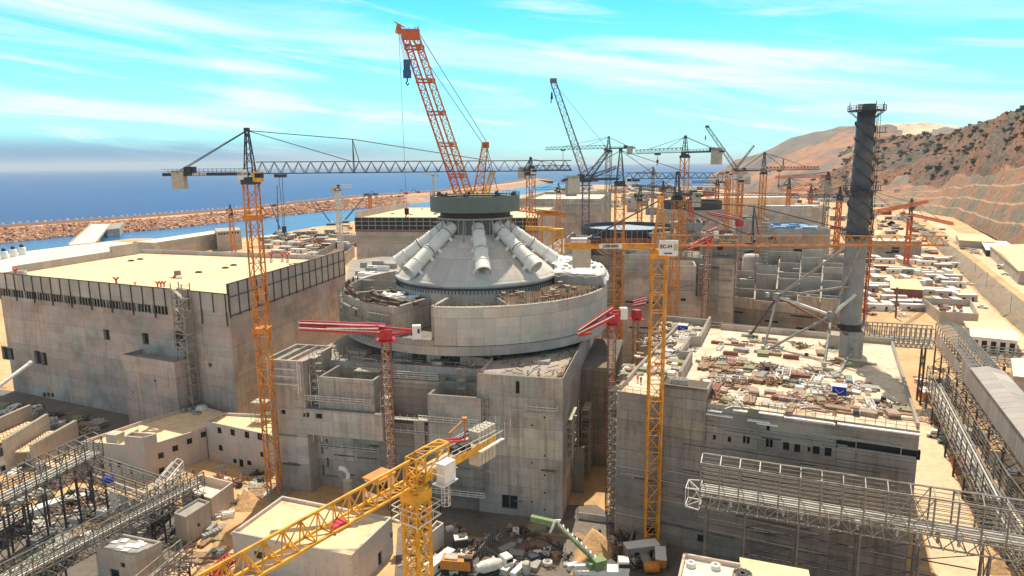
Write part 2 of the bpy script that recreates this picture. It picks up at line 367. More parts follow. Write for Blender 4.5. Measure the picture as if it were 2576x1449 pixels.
m = MB(); m.add([(-40000, -3000, -3), (40000, -3000, -3), (40000, 40000, -3), (-40000, 40000, -3)], [(0, 1, 2, 3)]); struct('sea', m, M_SEA)

M_GROUND = soil('site_ground', [(0.25, (0.30, 0.18, 0.09)), (0.45, (0.56, 0.35, 0.175)), (0.6, (0.68, 0.44, 0.225)), (0.8, (0.48, 0.33, 0.20))], 0.03, 0.35, 0.6)
M_YARDSHADE = soil('yard_shade_ground', [(0.25, (0.11, 0.095, 0.085)), (0.55, (0.19, 0.16, 0.135)), (0.8, (0.33, 0.25, 0.17))], 0.06, 0.6, 0.6)  # yard soil with the buildings' shade put into its dark colour
M_ROAD = soil('dirt_road', [(0.25, (0.58, 0.42, 0.27)), (0.6, (0.72, 0.55, 0.36)), (0.8, (0.66, 0.5, 0.33))], 0.05, 0.5, 0.3)
coast = [(-520, 760), (-200, 668), (0, 641), (165, 620), (330, 600), (607, 598), (668, 592), (720, 584), (790, 571), (866, 562), (900, 554), (1100, 530), (1290, 493), (1365, 483), (1440, 470), (1500, 464), (1640, 470), (1700, 473), (1787, 469), (1792, 455)]
poly = [Q(x, y) for x, y in coast]
poly = [Vector((-500, -300, 0))]+poly+[Vector((9000, 4500, 0)), Vector((9000, -300, 0))]
m = MB(); m.prism(poly, -6, 0); struct('ground', m, M_GROUND)
def strip(name, ctr, wd, z, mat):                               # a road along a line of seen points
    pts = [Q(x, y, z) for x, y in ctr]; m = MB(); L_, R_ = [], []
    for i, p in enumerate(pts):
        d = (pts[min(i+1, len(pts)-1)]-pts[max(i-1, 0)]).normalized(); s = Vector((d.y, -d.x, 0))*wd/2
        L_.append(p-s); R_.append(p+s)
    for i in range(len(pts)-1): m.add([L_[i], R_[i], R_[i+1], L_[i+1]], [(0, 1, 2, 3)])
    return struct(name, m, mat)
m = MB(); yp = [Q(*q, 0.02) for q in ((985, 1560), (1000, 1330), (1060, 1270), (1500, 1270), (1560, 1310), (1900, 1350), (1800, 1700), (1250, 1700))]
m.add(yp, [tuple(range(len(yp)))[::-1]]); struct('yard', m, M_YARDSHADE)  # dark sheet that carries the yard's shade in its colour
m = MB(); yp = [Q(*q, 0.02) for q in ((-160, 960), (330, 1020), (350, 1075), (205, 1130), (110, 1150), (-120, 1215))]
m.add(yp, [tuple(range(len(yp)))[::-1]]); struct('painted_shade_yard', m, M_YARDSHADE)  # shade before the long hall, painted as a dark ground sheet
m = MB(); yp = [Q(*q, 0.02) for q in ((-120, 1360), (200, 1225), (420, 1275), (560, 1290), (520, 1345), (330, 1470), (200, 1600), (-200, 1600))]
m.add(yp, [tuple(range(len(yp)))[::-1]]); struct('gallery_yard', m, M_YARDSHADE)

# upper terrace with the rocky bank along the road
M_BANK = soil('rocky_bank', [(0.25, (0.13, 0.09, 0.065)), (0.42, (0.36, 0.24, 0.16)), (0.52, (0.25, 0.235, 0.18)), (0.75, (0.52, 0.31, 0.18))], 0.09, 0.7, 1.0)
TA = [(2255, 545), (2330, 600), (2400, 668), (2470, 745), (2540, 812), (2640, 900), (2900, 1150)]
TB = [(2270, 538), (2345, 584), (2425, 640), (2510, 708), (2580, 762), (2690, 840), (2950, 1080)]
TC = [(2285, 528), (2400, 548), (2460, 580), (2560, 636), (2660, 690), (2900, 810), (3400, 1050)]
m = MB(); n_ = 90; rows = 7; vs = []
def along(pts, t, z):
    k = t*(len(pts)-1); i = min(int(k), len(pts)-2); a, b_ = Q(*pts[i], z), Q(*pts[i+1], z); return a.lerp(b_, k-i)
for i in range(n_+1):
    a, b_ = along(TA, i/n_, 0), along(TB, i/n_, 8)
    for j in range(rows+1):
        s = j/rows; p = a.lerp(b_, s)
        k = math.sin(math.pi*s); nz = noise.fractal(p*0.06, 1.0, 2.0, 5)
        vs.append((p.x+nz*9*k, p.y+nz*7*k, -0.5 if j == 0 else p.z+nz*5.5*k+k))
m.add(vs, [(i*(rows+1)+j, (i+1)*(rows+1)+j, (i+1)*(rows+1)+j+1, i*(rows+1)+j+1)[::-1] for i in range(n_) for j in range(rows)])
struct('bank', m, M_BANK)
m = MB(); top = [along(TB, i/30, 8) for i in range(31)]; bk = [along(TC, i/30, 8) for i in range(31)]
for i in range(30): m.add([top[i], top[i+1], bk[i+1], bk[i]], [(0, 1, 2, 3)])
struct('terrace', m, M_GROUND)
strip('lower_road', [(2215, 545), (2262, 575), (2305, 612), (2352, 660), (2405, 715), (2470, 785), (2540, 852), (2640, 960), (2800, 1150)], 13, 0.05, M_ROAD)
strip('upper_road', [(2290, 531), (2370, 570), (2430, 610), (2500, 662), (2580, 720), (2700, 800), (2900, 930)], 13, 8.05, M_ROAD)
strip('site_track', [(2120, 640), (2180, 600), (2230, 570), (2262, 548)], 9, 0.05, M_ROAD)
strip('gap_road', [(2440, 1500), (2375, 1300), (2345, 1180), (2300, 1040)], 10, 0.05, M_ROAD)

# hills
def hill(name, colsd, mat, nx, ny, prof, amp, seed, fs=0.004, bench=0):
    m = MB(); vs = []
    for i in range(nx+1):
        k = i/nx*(len(colsd)-1); a = min(int(k), len(colsd)-2); f_ = k-a; f_ = f_*f_*(3-2*f_)*0.5+f_*0.5
        x, yf, yr, ex = [colsd[a][q]+(colsd[a+1][q]-colsd[a][q])*f_ for q in range(4)]
        foot = Q(x, yf, 0); rg = QY(x, yr, foot.y+ex)
        back = rg+Vector((rg.x/rg.y*ex*0.8, ex*0.8, -rg.z*0.6))
        for j in range(ny+1):
            s = j/ny
            if s <= 0.85:
                u = s/0.85; p = foot.lerp(rg, u); z = rg.z*prof(u, x)
            else:
                u = (s-0.85)/0.15; p = rg.lerp(back, u); z = p.z
            nz = noise.fractal(Vector((p.x*fs+seed, p.y*fs, 0)), 1.0, 2.1, 7)-.55*abs(noise.noise(Vector((p.x*fs*3+seed, p.y*fs*1.2, 5))))+.22*noise.noise(Vector((p.x*fs*9, p.y*fs*9, 2)))
            e = min(1, j/3)*(1 if abs(s-0.85) > 0.03 else 0.35)
            if bench and s < 0.8:
                lim = bench(x)
                if u < lim: e *= 0.25
            z2 = z+nz*amp*e
            vs.append((p.x, p.y, max(-1.0 if j == 0 else 0.0, z2)))
    m.add(vs, [(i*(ny+1)+j, (i+1)*(ny+1)+j, (i+1)*(ny+1)+j+1, i*(ny+1)+j+1)[::-1] if False else (i*(ny+1)+j, (i+1)*(ny+1)+j, (i+1)*(ny+1)+j+1, i*(ny+1)+j+1) for i in range(nx) for j in range(ny)], True)
    struct(name, m, mat); return vs, nx, ny
def hill_mat(name, stops, spots, dark, sc, thr):
    m, t, b = mat_new(name, 0.95); ob = node(t, 'ShaderNodeTexCoord').outputs['Object']
    n1 = node(t, 'ShaderNodeTexNoise', {'Vector': ob, 'Scale': sc, 'Detail': 9, 'Roughness': 0.68, 'Distortion': 0.6})
    n2 = node(t, 'ShaderNodeTexNoise', {'Vector': ob, 'Scale': sc*9, 'Detail': 6, 'Roughness': 0.7})
    n3 = node(t, 'ShaderNodeTexNoise', {'Vector': ob, 'Scale': sc*22, 'Detail': 4, 'Roughness': 0.6})
    c = ramp(t, n1.outputs['Fac'], stops)
    c = mixc(t, 1, c, ramp(t, n2.outputs['Fac'], [(0.3, (0.62,)*3), (0.5, (1,)*3), (0.75, (1.25, 1.2, 1.15))]), 'MULTIPLY')
    c = mixc(t, ramp(t, n3.outputs['Fac'], [(thr, (0,)*3), (thr+0.06, (spots,)*3)]), c, dark)
    t.links.new(c, b.inputs['Base Color'])
    bp = node(t, 'ShaderNodeBump', {'Height': n2.outputs['Fac'], 'Strength': 0.8, 'Distance': 4}); t.links.new(bp.outputs[0], b.inputs['Normal']); return m
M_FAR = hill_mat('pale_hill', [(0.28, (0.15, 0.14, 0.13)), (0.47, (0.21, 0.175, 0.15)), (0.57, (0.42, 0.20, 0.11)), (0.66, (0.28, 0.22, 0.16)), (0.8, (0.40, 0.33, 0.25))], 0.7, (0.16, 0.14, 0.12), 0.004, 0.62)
M_NEAR = hill_mat('scrub_hill', [(0.30, (0.10, 0.085, 0.07)), (0.46, (0.15, 0.11, 0.08)), (0.58, (0.32, 0.12, 0.05)), (0.67, (0.16, 0.125, 0.095)), (0.8, (0.22, 0.185, 0.15))], 0.9, (0.035, 0.042, 0.026), 0.009, 0.535)
M_CUT = hill_mat('cut_slope', [(0.28, (0.15, 0.135, 0.10)), (0.43, (0.25, 0.215, 0.155)), (0.54, (0.42, 0.21, 0.115)), (0.62, (0.28, 0.25, 0.175)), (0.8, (0.40, 0.21, 0.12))], 0.3, (0.25, 0.15, 0.09), 0.012, 0.6)
M_TAN = hill_mat('bare_spoil', [(0.3, (0.50, 0.40, 0.28)), (0.5, (0.62, 0.50, 0.36)), (0.7, (0.68, 0.56, 0.42))], 0.1, (0.4, 0.3, 0.2), 0.006, 0.6)
FARC = [(1786, 470, 452, 260), (1815, 476, 428, 420), (1850, 480, 402, 600), (1910, 488, 384, 700), (1985, 495, 347, 800), (2060, 503, 330, 800), (2110, 508, 319, 800), (2200, 514, 309, 800), (2330, 526, 309, 820), (2420, 545, 316, 820), (2560, 575, 330, 820), (2800, 640, 345, 820)]
M_ORSAND = soil('orange_sand', [(0.3, (0.52, 0.25, 0.13)), (0.55, (0.66, 0.36, 0.20)), (0.8, (0.70, 0.46, 0.30))], 0.02, 0.2, 0.4)
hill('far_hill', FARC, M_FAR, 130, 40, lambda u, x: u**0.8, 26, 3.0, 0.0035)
m = MB(); pl = [QY(x, y, Y) for x, y, Y in ((2170, 313, 2000), (2300, 309, 2030), (2410, 313, 1900), (2340, 340, 1560), (2230, 336, 1600))]
NEARC = [(2030, 503, 470, 180), (2080, 508, 425, 300), (2130, 512, 372, 420), (2190, 517, 345, 480), (2280, 526, 338, 470), (2370, 543, 340, 420), (2450, 575, 313, 400), (2576, 641, 272, 360), (2700, 705, 235, 330), (2900, 808, 190, 320), (3300, 1000, 130, 300)]
def bl(x): return max(0.0, (x-2080)/330*0.40) if x < 2410 else 0.40+min(0.12, (x-2410)/170*0.12)
def nprof(u, x):
    lim = bl(x)
    if u < lim:                                                  # benches of the cut slope
        nb = 4; k = u/lim*nb; i = int(k); f_ = k-i
        st = 0.0 if f_ < 0.34 else (f_-0.34)/0.66
        return (i+st)/nb*lim
    return u
hv, hnx, hny = hill('scrub_hill', NEARC, M_NEAR, 190, 150, nprof, 14, 9.0, 0.012, bl)
# its cut benches carry their own ground
so_ = bpy.data.objects['scrub_hill']; so_.data.materials.append(M_CUT); so_.data.materials.append(soil('bench_track', [(0.3, (0.36, 0.20, 0.11)), (0.6, (0.50, 0.30, 0.17)), (0.8, (0.46, 0.24, 0.13))], .03, .3, .5))
for p in so_.data.polygons:
    i, j = divmod(p.index, hny); k = i/hnx*(len(NEARC)-1); a = min(int(k), len(NEARC)-2); x = NEARC[a][0]+(NEARC[a+1][0]-NEARC[a][0])*(k-a)
    u_ = (j+.5)/hny/0.85; L_ = bl(x)
    if u_ < L_+0.03*math.sin(x*0.05)*(L_ > .2): p.material_index = 2 if (u_ < L_ and (u_/L_*4) % 1 < .26 and L_ > .1) else 1
fo_ = bpy.data.objects['far_hill']; fo_.data.materials.append(M_TAN)
for p in fo_.data.polygons:
    i, j = divmod(p.index, 40)
    if 24 <= j <= 37 and 76 < i < 108 and (j-24) > 10*abs(i-92)/16: p.material_index = 1

# breakwater
M_REV = soil('rock_rubble', [(0.3, (0.24, 0.13, 0.08)), (0.5, (0.42, 0.25, 0.16)), (0.7, (0.55, 0.36, 0.24))], 0.05, 0.5, 1.0)
M_ORSAND = soil('orange_sand', [(0.3, (0.52, 0.25, 0.13)), (0.55, (0.66, 0.36, 0.20)), (0.8, (0.72, 0.50, 0.34))], 0.02, 0.2, 0.4)
BW = [(-260, 650, 605, 598), (-120, 630, 592, 585), (0, 614, 578, 572), (160, 597, 565, 560), (280, 588, 558.5, 552), (425, 577, 548, 541), (622, 554, 531, 525), (772, 538, 512, 508), (900, 527, 500, 494.5), (1000, 518, 493, 488), (1090, 508, 486, 482), (1200, 492, 473, 468), (1285, 478, 463, 458), (1350, 466, 452, 447), (1392, 458, 455, 452.5)]
m = MB(); mr = MB(); mw = MB(); sec = []
for x, yi, yc, yo in BW:
    wi, ci, oi = Q(x, yi, -3.5), Q(x, yc, 7), Q(x, yo+1.6, 7)
    ow = Vector((oi.x*1.004, oi.y*1.004, 10)); on = Vector((oi.x*1.012, oi.y*1.012, 10)); oo = Vector((oi.x*1.04, oi.y*1.04, -4)); sec.append((wi, ci, oi, ow, on, oo))
for i in range(len(sec)-1):
    a, b_ = sec[i], sec[i+1]
    m.add([a[0], b_[0], b_[1], a[1]], [(0, 1, 2, 3)])
    mr.add([a[1], b_[1], b_[2], a[2]], [(0, 1, 2, 3)]); mw.add([a[2], b_[2], b_[3], a[3], a[4], b_[4], a[5], b_[5]], [(0, 1, 2, 3), (3, 2, 5, 4), (4, 5, 7, 6)])
struct('breakwater', m, M_REV)
M_CHAN, t, b = mat_new('channel_water', 0.25); ob = node(t, 'ShaderNodeTexCoord').outputs['Object']; n1 = node(t, 'ShaderNodeTexNoise', {'Vector': ob, 'Scale': 0.01, 'Detail': 4}); t.links.new(ramp(t, n1.outputs['Fac'], [(0.3, (0.006, 0.08, 0.24)), (0.7, (0.02, 0.15, 0.34))]), b.inputs['Base Color']); b.inputs['Specular IOR Level'].default_value = .15
n2 = node(t, 'ShaderNodeTexNoise', {'Vector': ob, 'Scale': 0.25, 'Detail': 5}); bp = node(t, 'ShaderNodeBump', {'Height': n2.outputs['Fac'], 'Strength': 0.4, 'Distance': .6}); t.links.new(bp.outputs[0], b.inputs['Normal'])
mc = MB(); q = [Q(x, y-1.5, -2.9) for x, yi, yc, yo in BW for y in (yi,)]; r_ = [Q(x, y+6, -2.9) for x, y in coast[:15]]; mc.add(q+r_[::-1], [tuple(range(len(q)+len(r_)))]); struct('channel_water', mc, M_CHAN); struct('breakwater_road', mr, M_ORSAND); struct('sea_wall', mw, M_RUST)
rock = [Vector(q).normalized() for q in ((-1, -1, -1), (1, -1, -1), (1, 1, -1), (-1, 1, -1), (-1, -1, 1), (1, -1, 1), (1, 1, 1), (-1, 1, 1), (0, 0, 1.7), (1.7, 0, 0), (-1.7, 0, 0), (0, -1.7, 0))]
rf = [(0, 11, 1), (1, 11, 5), (5, 11, 4), (4, 11, 0), (1, 9, 2), (2, 9, 6), (6, 9, 5), (5, 9, 1), (0, 3, 10), (3, 7, 10), (7, 4, 10), (4, 0, 10), (4, 8, 5), (5, 8, 6), (6, 8, 7), (7, 8, 4), (2, 3, 7, 6)]
m = MB()
for k in range(5200):
    s = rnd.random()**1.25*9.2; i = int(s); f_ = s-i
    a, b_ = sec[i], sec[i+1]; lo = a[0].lerp(b_[0], f_); hi = a[1].lerp(b_[1], f_); v = rnd.random(); p = lo.lerp(hi, v)
    sz = rnd.uniform(0.8, 2.2)*(1+p.y/1800); rr_ = Matrix.Rotation(rnd.random()*6.3, 3, Vector((rnd.random(), rnd.random(), rnd.random()+.1)).normalized())
    sx, sy, sz_ = sz*rnd.uniform(.8, 1.5), sz*rnd.uniform(.7, 1.2), sz*rnd.uniform(.6, 1.0)
    m.add([p+rr_ @ Vector((q.x*sx, q.y*sy, q.z*sz_)) for q in rock], rf)
M_BOULD, t, b = mat_new('boulder', 0.9); g_ = node(t, 'ShaderNodeNewGeometry')
t.links.new(ramp(t, g_.outputs['Random Per Island'], [(0.0, (0.30, 0.14, 0.075)), (0.3, (0.55, 0.30, 0.18)), (0.6, (0.42, 0.27, 0.18)), (0.8, (0.58, 0.24, 0.12)), (1, (0.62, 0.44, 0.30))]), b.inputs['Base Color'])
tag(part('rubble_rocks', m, M_BOULD), kind='stuff')
m = MB()
for i in range(len(sec)-1):                                      # pale armour blocks along the outer crest
    a, b_ = sec[i][4], sec[i+1][4]; L_ = (b_-a).length; n_ = max(1, int(L_/(6+a.y/300)))
    for k in range(n_):
        p = a.lerp(b_, (k+.5)/n_); m.obox(p.x+rnd.uniform(-1, 1), p.y+rnd.uniform(-1, 1), p.z-1.5, 4.2, 3.6, 3.4+rnd.random(), rnd.random()*3, 0.6)
tag(part('armour_blocks', m, M_TARP), kind='stuff')

# ================================================================== reactor building
A2 = R(-13.7); AX = Vector((math.cos(A2), math.sin(A2), 0)); AY = Vector((-math.sin(A2), math.cos(A2), 0)); AO = Vector((10.9, 143.4, 0))
def A(x, y, z=0): return AO+AX*x+AY*y+Vector((0, 0, z))
CX, CY = -10.5, 200.0
rb = thing('reactor_building', 'grey concrete reactor building with ducts over its dome and a wide flat ring on top', 'building', (CX, CY, 0))
def abox(m, x0, x1, y0, y1, z0, z1):
    c = A((x0+x1)/2, (y0+y1)/2); return m.obox(c.x, c.y, z0, x1-x0, y1-y0, z1-z0, A2)
def awall(m, x0, x1, y, z0, z1, holes=(), dep=0.6): return m.wall(A(x0, y), A(x1, y), z0, z1, holes, dep)
def swall(m, x, y0, y1, z0, z1, holes=(), dep=0.6): return m.wall(A(x, y0), A(x, y1), z0, z1, holes, dep)
def panes(parent, p0, p1, holes, dep, mat, name='window', frame=None):
    p0, p1 = Vector((p0[0], p0[1], 0)), Vector((p1[0], p1[1], 0)); e = (p1-p0).normalized(); n = Vector((e.y, -e.x, 0))
    for h in holes:
        m = MB(); q = [p0+e*u-n*dep+Vector((0, 0, z)) for u, z in ((h[0], h[1]), (h[0]+h[2], h[1]), (h[0]+h[2], h[1]+h[3]), (h[0], h[1]+h[3]))]
        m.add(q, [(0, 1, 2, 3)]); o = part(name, m, mat, parent)
        if frame and h[2] > 0.9:
            f_ = MB(); c = n*(dep-0.12); w_ = 0.14
            for a, b_ in ((0, 1), (1, 2), (2, 3), (3, 0)): f_.beam(q[a]+n*0.12, q[b_]+n*0.12, w_)
            f_.beam((q[0]+q[1])/2+n*.12, (q[2]+q[3])/2+n*.12, w_); part('frame', f_, frame, o)
def hollow(m, x0, x1, y0, y1, z0, zf, z1, t=0.6):               # walls that stand above a sunken roof
    abox(m, x0, x1, y0, y1, z0, zf)
    abox(m, x0, x1, y0, y0+t, zf, z1); abox(m, x0, x1, y1-t, y1, zf, z1-.01); abox(m, x0, x0+t, y0+t, y1-t, zf, z1-.02); abox(m, x1-t, x1, y0+t, y1-t, zf, z1-.03)
# body and annexes
m = MB(); abox(m, -70.5, -1.5, 12, 92, 0, 30.8); part('base_block', m, M_CON, rb)
h = [(8.2, 19.6, 1.4, 1.1), (5.1-2.2, 20.0, 1.3, 1.1)]
m = MB(); awall(m, -73, -63.2, 0, 0, 33, h); swall(m, -63.2, 0, 14, 0, 33); awall(m, -73, -63.2, 14.01, 0, 33)
m.wall(A(-73, 14), A(-73, 0), 0, 33); m.add([A(-73, 0, 33), A(-63.2, 0, 33), A(-63.2, 14, 33), A(-73, 14, 33)], [(0, 1, 2, 3)])
for x0, x1, y0, y1 in ((-73.4, -62.9, -0.4, 0.3), (-73.4, -62.9, 13.8, 14.4), (-63.4, -62.7, 0.3, 13.8), (-73.5, -72.8, 0.3, 13.8), (-70, -69.6, .3, 13.8), (-67, -66.7, .3, 13.8)): abox(m, x0, x1, y0, y1, 33.2, 33.9)
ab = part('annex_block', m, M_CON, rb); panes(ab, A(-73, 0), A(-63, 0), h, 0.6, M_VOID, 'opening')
h = [(2.0, 19.8, 1.8, 1.3), (5.4, 19.7, 1.9, 1.3)]
m = MB(); awall(m, -66, -43, -0.25, 15.4, 22, h, 0.8); m.add([A(-66, -.25, 22), A(-43, -.25, 22), A(-43, 12, 22), A(-66, 12, 22)], [(0, 1, 2, 3)]); m.add([A(-66, -.25, 15.4), A(-43, -.25, 15.4), A(-43, 5, 15.4), A(-66, 5, 15.4)], [(3, 2, 1, 0)])
swall(m, -43, -0.25, 5, 15.4, 22); m.wall(A(-66, 5), A(-66, -.25), 15.4, 22)
ab = part('annex_block', m, M_CON, rb); panes(ab, A(-66, -.25), A(-43, -.25), h, 0.8, M_VOID, 'opening')
h = [(1.0, 3+5.5*i, 0.5, 2.6) for i in range(2)]+[(2.4, 5+5.0*i, 0.5, 2.6) for i in range(2)]
m = MB(); awall(m, -63.2, -43, 4.2, 0, 15.6, h); ab = part('annex_wall', m, M_CON, rb); panes(ab, A(-63.2, 4.2), A(-43, 4.2), h, 0.6, M_VOID, 'opening')
m = MB(); hollow(m, -60, -45.6, 1.2, 14, 21.9, 26, 29.8); part('annex_block', m, M_CON, rb)
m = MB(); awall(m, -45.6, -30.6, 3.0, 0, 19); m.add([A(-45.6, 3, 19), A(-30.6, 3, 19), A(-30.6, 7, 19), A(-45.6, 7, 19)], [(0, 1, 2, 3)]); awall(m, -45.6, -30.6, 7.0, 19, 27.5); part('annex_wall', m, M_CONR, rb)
m = MB(); abox(m, -45.6, -30.8, 7.3, 12, 27.0, 28.4); abox(m, -36.2, -33.6, 2.4, 3.0, 0, 20); part('annex_block', m, M_CON, rb)
m = MB(); hollow(m, -31, -18.3, -1.6, 9, 15, 25.6, 28.4); part('annex_block', m, M_CON, rb)
m = MB(); abox(m, -31, -18.1, -1.8, 6, 5.6, 15.0)
for k in range(4): abox(m, -31.1, -18.0, -1.98, -1.79, 6.6+2.3*k, 6.85+2.3*k)
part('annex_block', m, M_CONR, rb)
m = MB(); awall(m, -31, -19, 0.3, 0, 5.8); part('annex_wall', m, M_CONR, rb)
u0 = lambda x, y: face(A(-19.6, 0), A(0, 0), x, y)
h = []
for x, y, wd, ht in ((1302, 972, 0.9, 3.4), (1272, 1262, 1.9, 3.4), (1291, 1264, 2.0, 3.4)):
    s, z = u0(x, y); h.append((s-wd/2, max(0.05, z-ht/2), wd, ht))
for x, y in ((1370, 1050), (1338, 1070), (1370, 1147), (1338, 1165), (1370, 1196), (1338, 1262), (1369, 1283), (1370, 1240)):
    s, z = u0(x, y); h.append((s-.2, z-.2, .42, .42))
m = MB(); awall(m, -19.6, 0, 0, 0, 33.6, h); swall(m, 0, 0, 46, 0, 33.6); m.wall(A(-19.6, 14), A(-19.6, 0), 0, 33.6)
m.add([A(-19.6, 0, 32.4), A(0, 0, 32.4), A(0, 46, 32.4), A(-19.6, 14, 32.4)], [(0, 1, 2, 3)])
abox(m, -19.3, -0.2, 0.05, 0.5, 32.4, 33.58); abox(m, -0.55, -0.05, 0.5, 45, 32.4, 33.57)
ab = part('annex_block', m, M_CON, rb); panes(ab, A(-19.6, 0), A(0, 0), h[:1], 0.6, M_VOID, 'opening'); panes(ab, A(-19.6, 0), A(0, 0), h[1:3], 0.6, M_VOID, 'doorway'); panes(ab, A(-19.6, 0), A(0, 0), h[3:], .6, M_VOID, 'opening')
m = MB(); abox(m, 0.05, 3.0, 14, 15, 0, 12); abox(m, 0.06, 8.5, 30, 60, 0, 27.5); part('annex_block', m, M_CONR, rb)
m = MB()
for k in range(60):                                              # starter bars and boards on the annex roof
    x, y = rnd.uniform(-19, -1), rnd.uniform(1, 22 if rnd.random() < .6 else 40); a = rnd.random()*3; p = A(x, y, 32.7+rnd.random()*.4); l = rnd.uniform(1.0, 3.2)
    m.beam(p, p+Vector((math.cos(a)*l, math.sin(a)*l, rnd.uniform(-.1, .6))), rnd.uniform(.1, .4), .12)
for k in range(70):
    s = k/70; p = A(-19.3, 0.3, 33.5).lerp(A(-.3, .3, 33.5), s); m.beam(p, p+Vector((0, 0, rnd.uniform(.3, .9))), 0.07)
    p = A(-.3, .3, 33.5).lerp(A(-.3, 40, 33.5), s); m.beam(p, p+Vector((0, 0, rnd.uniform(.4, 1.2))), 0.09)
tag(part("reinforcing_bars", m, M_REBAR, rb), kind="stuff")
# walls, boards and stacks on the body between the annexes and the drum
for k in range(16):
    x, y = rnd.uniform(-62, -5), rnd.uniform(12.5, 20); m = MB(); abox(m, x, x+rnd.uniform(.5, 7), y, y+rnd.choice((.6, .6, 3)), 30.85, 30.85+rnd.uniform(.8, 2.6)); part('upstand_wall', m, M_CON if k % 3 else M_CONL, rb)
m = MB()
for k in range(120):
    x, y = rnd.uniform(-62, -3), rnd.uniform(11, 21); a = rnd.choice((A2, A2+1.57))+rnd.uniform(-.3, .3); p = A(x, y, 30.9+rnd.random()*.9); l = rnd.uniform(1.0, 4.5); m.beam(p, p+Vector((math.cos(a)*l, math.sin(a)*l, rnd.uniform(-.2, .5))), rnd.uniform(.12, .5), .14)
tag(part('loose_boards', m, M_CW, rb), kind='stuff')
m = MB()
for k in range(150):
    x, y = rnd.uniform(-69, -2), rnd.choice((12.2, 14.5, 18)); p = A(x, y, 30.8); m.beam(p, p+Vector((0, 0, rnd.uniform(.6, 2.4))), .12)
tag(part('starter_bars', m, M_REBAR, rb), kind='stuff')
for k in range(26):                                               # ledges and pour joints on the annex fronts
    x = rnd.uniform(-72, -4); y = -.12 if x > -19 or x < -63 else (4.1 if x < -44 else 2.9); z = rnd.uniform(3, 30) if x > -19 or x < -63 else rnd.uniform(2, 14); part('pour_ledge', MB().beam(A(x, y, z), A(min(x+rnd.uniform(1.5, 6), -.3 if x > -19 else (-63.4 if x < -63 else -31.2)), y, z), .35, rnd.choice((.12, .2, .35))), rnd.choice((M_CW, M_CONR, M_REBAR)), rb)
# recess cylinder, drum, floor
def ringpart(name, r0, r1, z0, z1, a0, a1, mat, n=48, lab=None):
    m = MB(); m.lathe([(r1, z0), (r1, z1), (r0, z1), (r0, z0), (r1, z0)], n, CX, CY, R(a0), R(a1), False, True); return part(name, m, mat, rb, lab)
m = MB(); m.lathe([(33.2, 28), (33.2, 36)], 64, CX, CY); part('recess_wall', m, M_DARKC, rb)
m = MB(); m.lathe([(38.4, 34.2), (33, 33.8)], 96, CX, CY, smooth=False); m.lathe([(38.0, 37.4), (22, 37.4)], 96, CX, CY, smooth=False); part('drum_floor', m, M_CON, rb)
ringpart('drum_wall', 37.2, 38.5, 33.8, 46, -103, 22, M_COND, 90)
ringpart('drum_wall', 37.2, 38.5, 33.8, 45.4, 22, 165, M_COND, 60)
ringpart('drum_wall', 37.3, 38.4, 33.8, 45.2, 165, 240.6, M_CON, 60)
ringpart('drum_wall', 37.35, 38.35, 33.81, 37.6, 240.6, 257, M_CON, 14)
m = MB()                                                          # hoops and lips round the drum
for z, r in ((36.2, 38.56),): m.lathe([(r, z), (r+.1, z+.08), (r, z+.16)], 90, CX, CY, R(-103), R(20), False)
part('drum_joint', m, M_DARKC, rb)
m = MB(); m.lathe([(23.4, 37), (23.4, 48.0), (23.8, 48.2), (23.8, 48.9), (23.0, 49.05)], 96, CX, CY); part('inner_cylinder', m, M_DOME, rb)
m = MB(); m.lathe([(23.45, 47.2), (23.7, 47.2), (23.7, 47.75), (23.45, 47.75)], 96, CX, CY, smooth=False); part('cylinder_band', m, M_STEELD, rb)
m = MB()
for k in range(150):
    a = 2*math.pi*k/150; m.beam((CX+23.5*math.cos(a), CY+23.5*math.sin(a), 46.2), (CX+23.5*math.cos(a), CY+23.5*math.sin(a), 47.1), .22)
tag(part("anchor_row", m, M_STEELD, rb), kind="stuff")
DP = [(23.0, 49.0), (22.3, 49.9), (19.6, 52.2), (16.2, 54.9), (12.8, 57.4), (10.3, 59.2), (8.6, 60.4)]
m = MB(); m.lathe(DP, 96, CX, CY); part('dome', m, M_DOME, rb)
def radial(name, ang, r0, r1, z0, z1, th, mat):
    a = R(ang); m = MB(); c = (r0+r1)/2; m.obox(CX+c*math.cos(a), CY+c*math.sin(a), z0, r1-r0, th, z1-z0, a); return part(name, m, mat, rb)
for ang, r1, z1, mt in ((-119.8, 38.2, 45.1, M_CON), (-104, 37.1, 45.9, M_CON), (-74, 37.1, 45.6, M_CON), (-140, 37.2, 44.4, M_CON), (-163, 37.2, 44.8, M_CON), (165, 37.2, 45, M_CON), (-22, 37.1, 45.7, M_CON)):
    radial('partition_wall', ang, 24.2, r1, 37.5, z1, 1.0, mt)
ringpart('partition_wall', 30.2, 30.8, 37.5, 44.2, -160, -122, M_CON, 30)
ringpart('partition_wall', 29.6, 30.2, 37.5, 42.5, -102, -76, M_CON, 20)
M_BARSLIT = simple('lit_bar_mat', (0.33, 0.215, 0.135), 0.8, var=.35)  # paler copy of the rebar colour with sunlight put into it
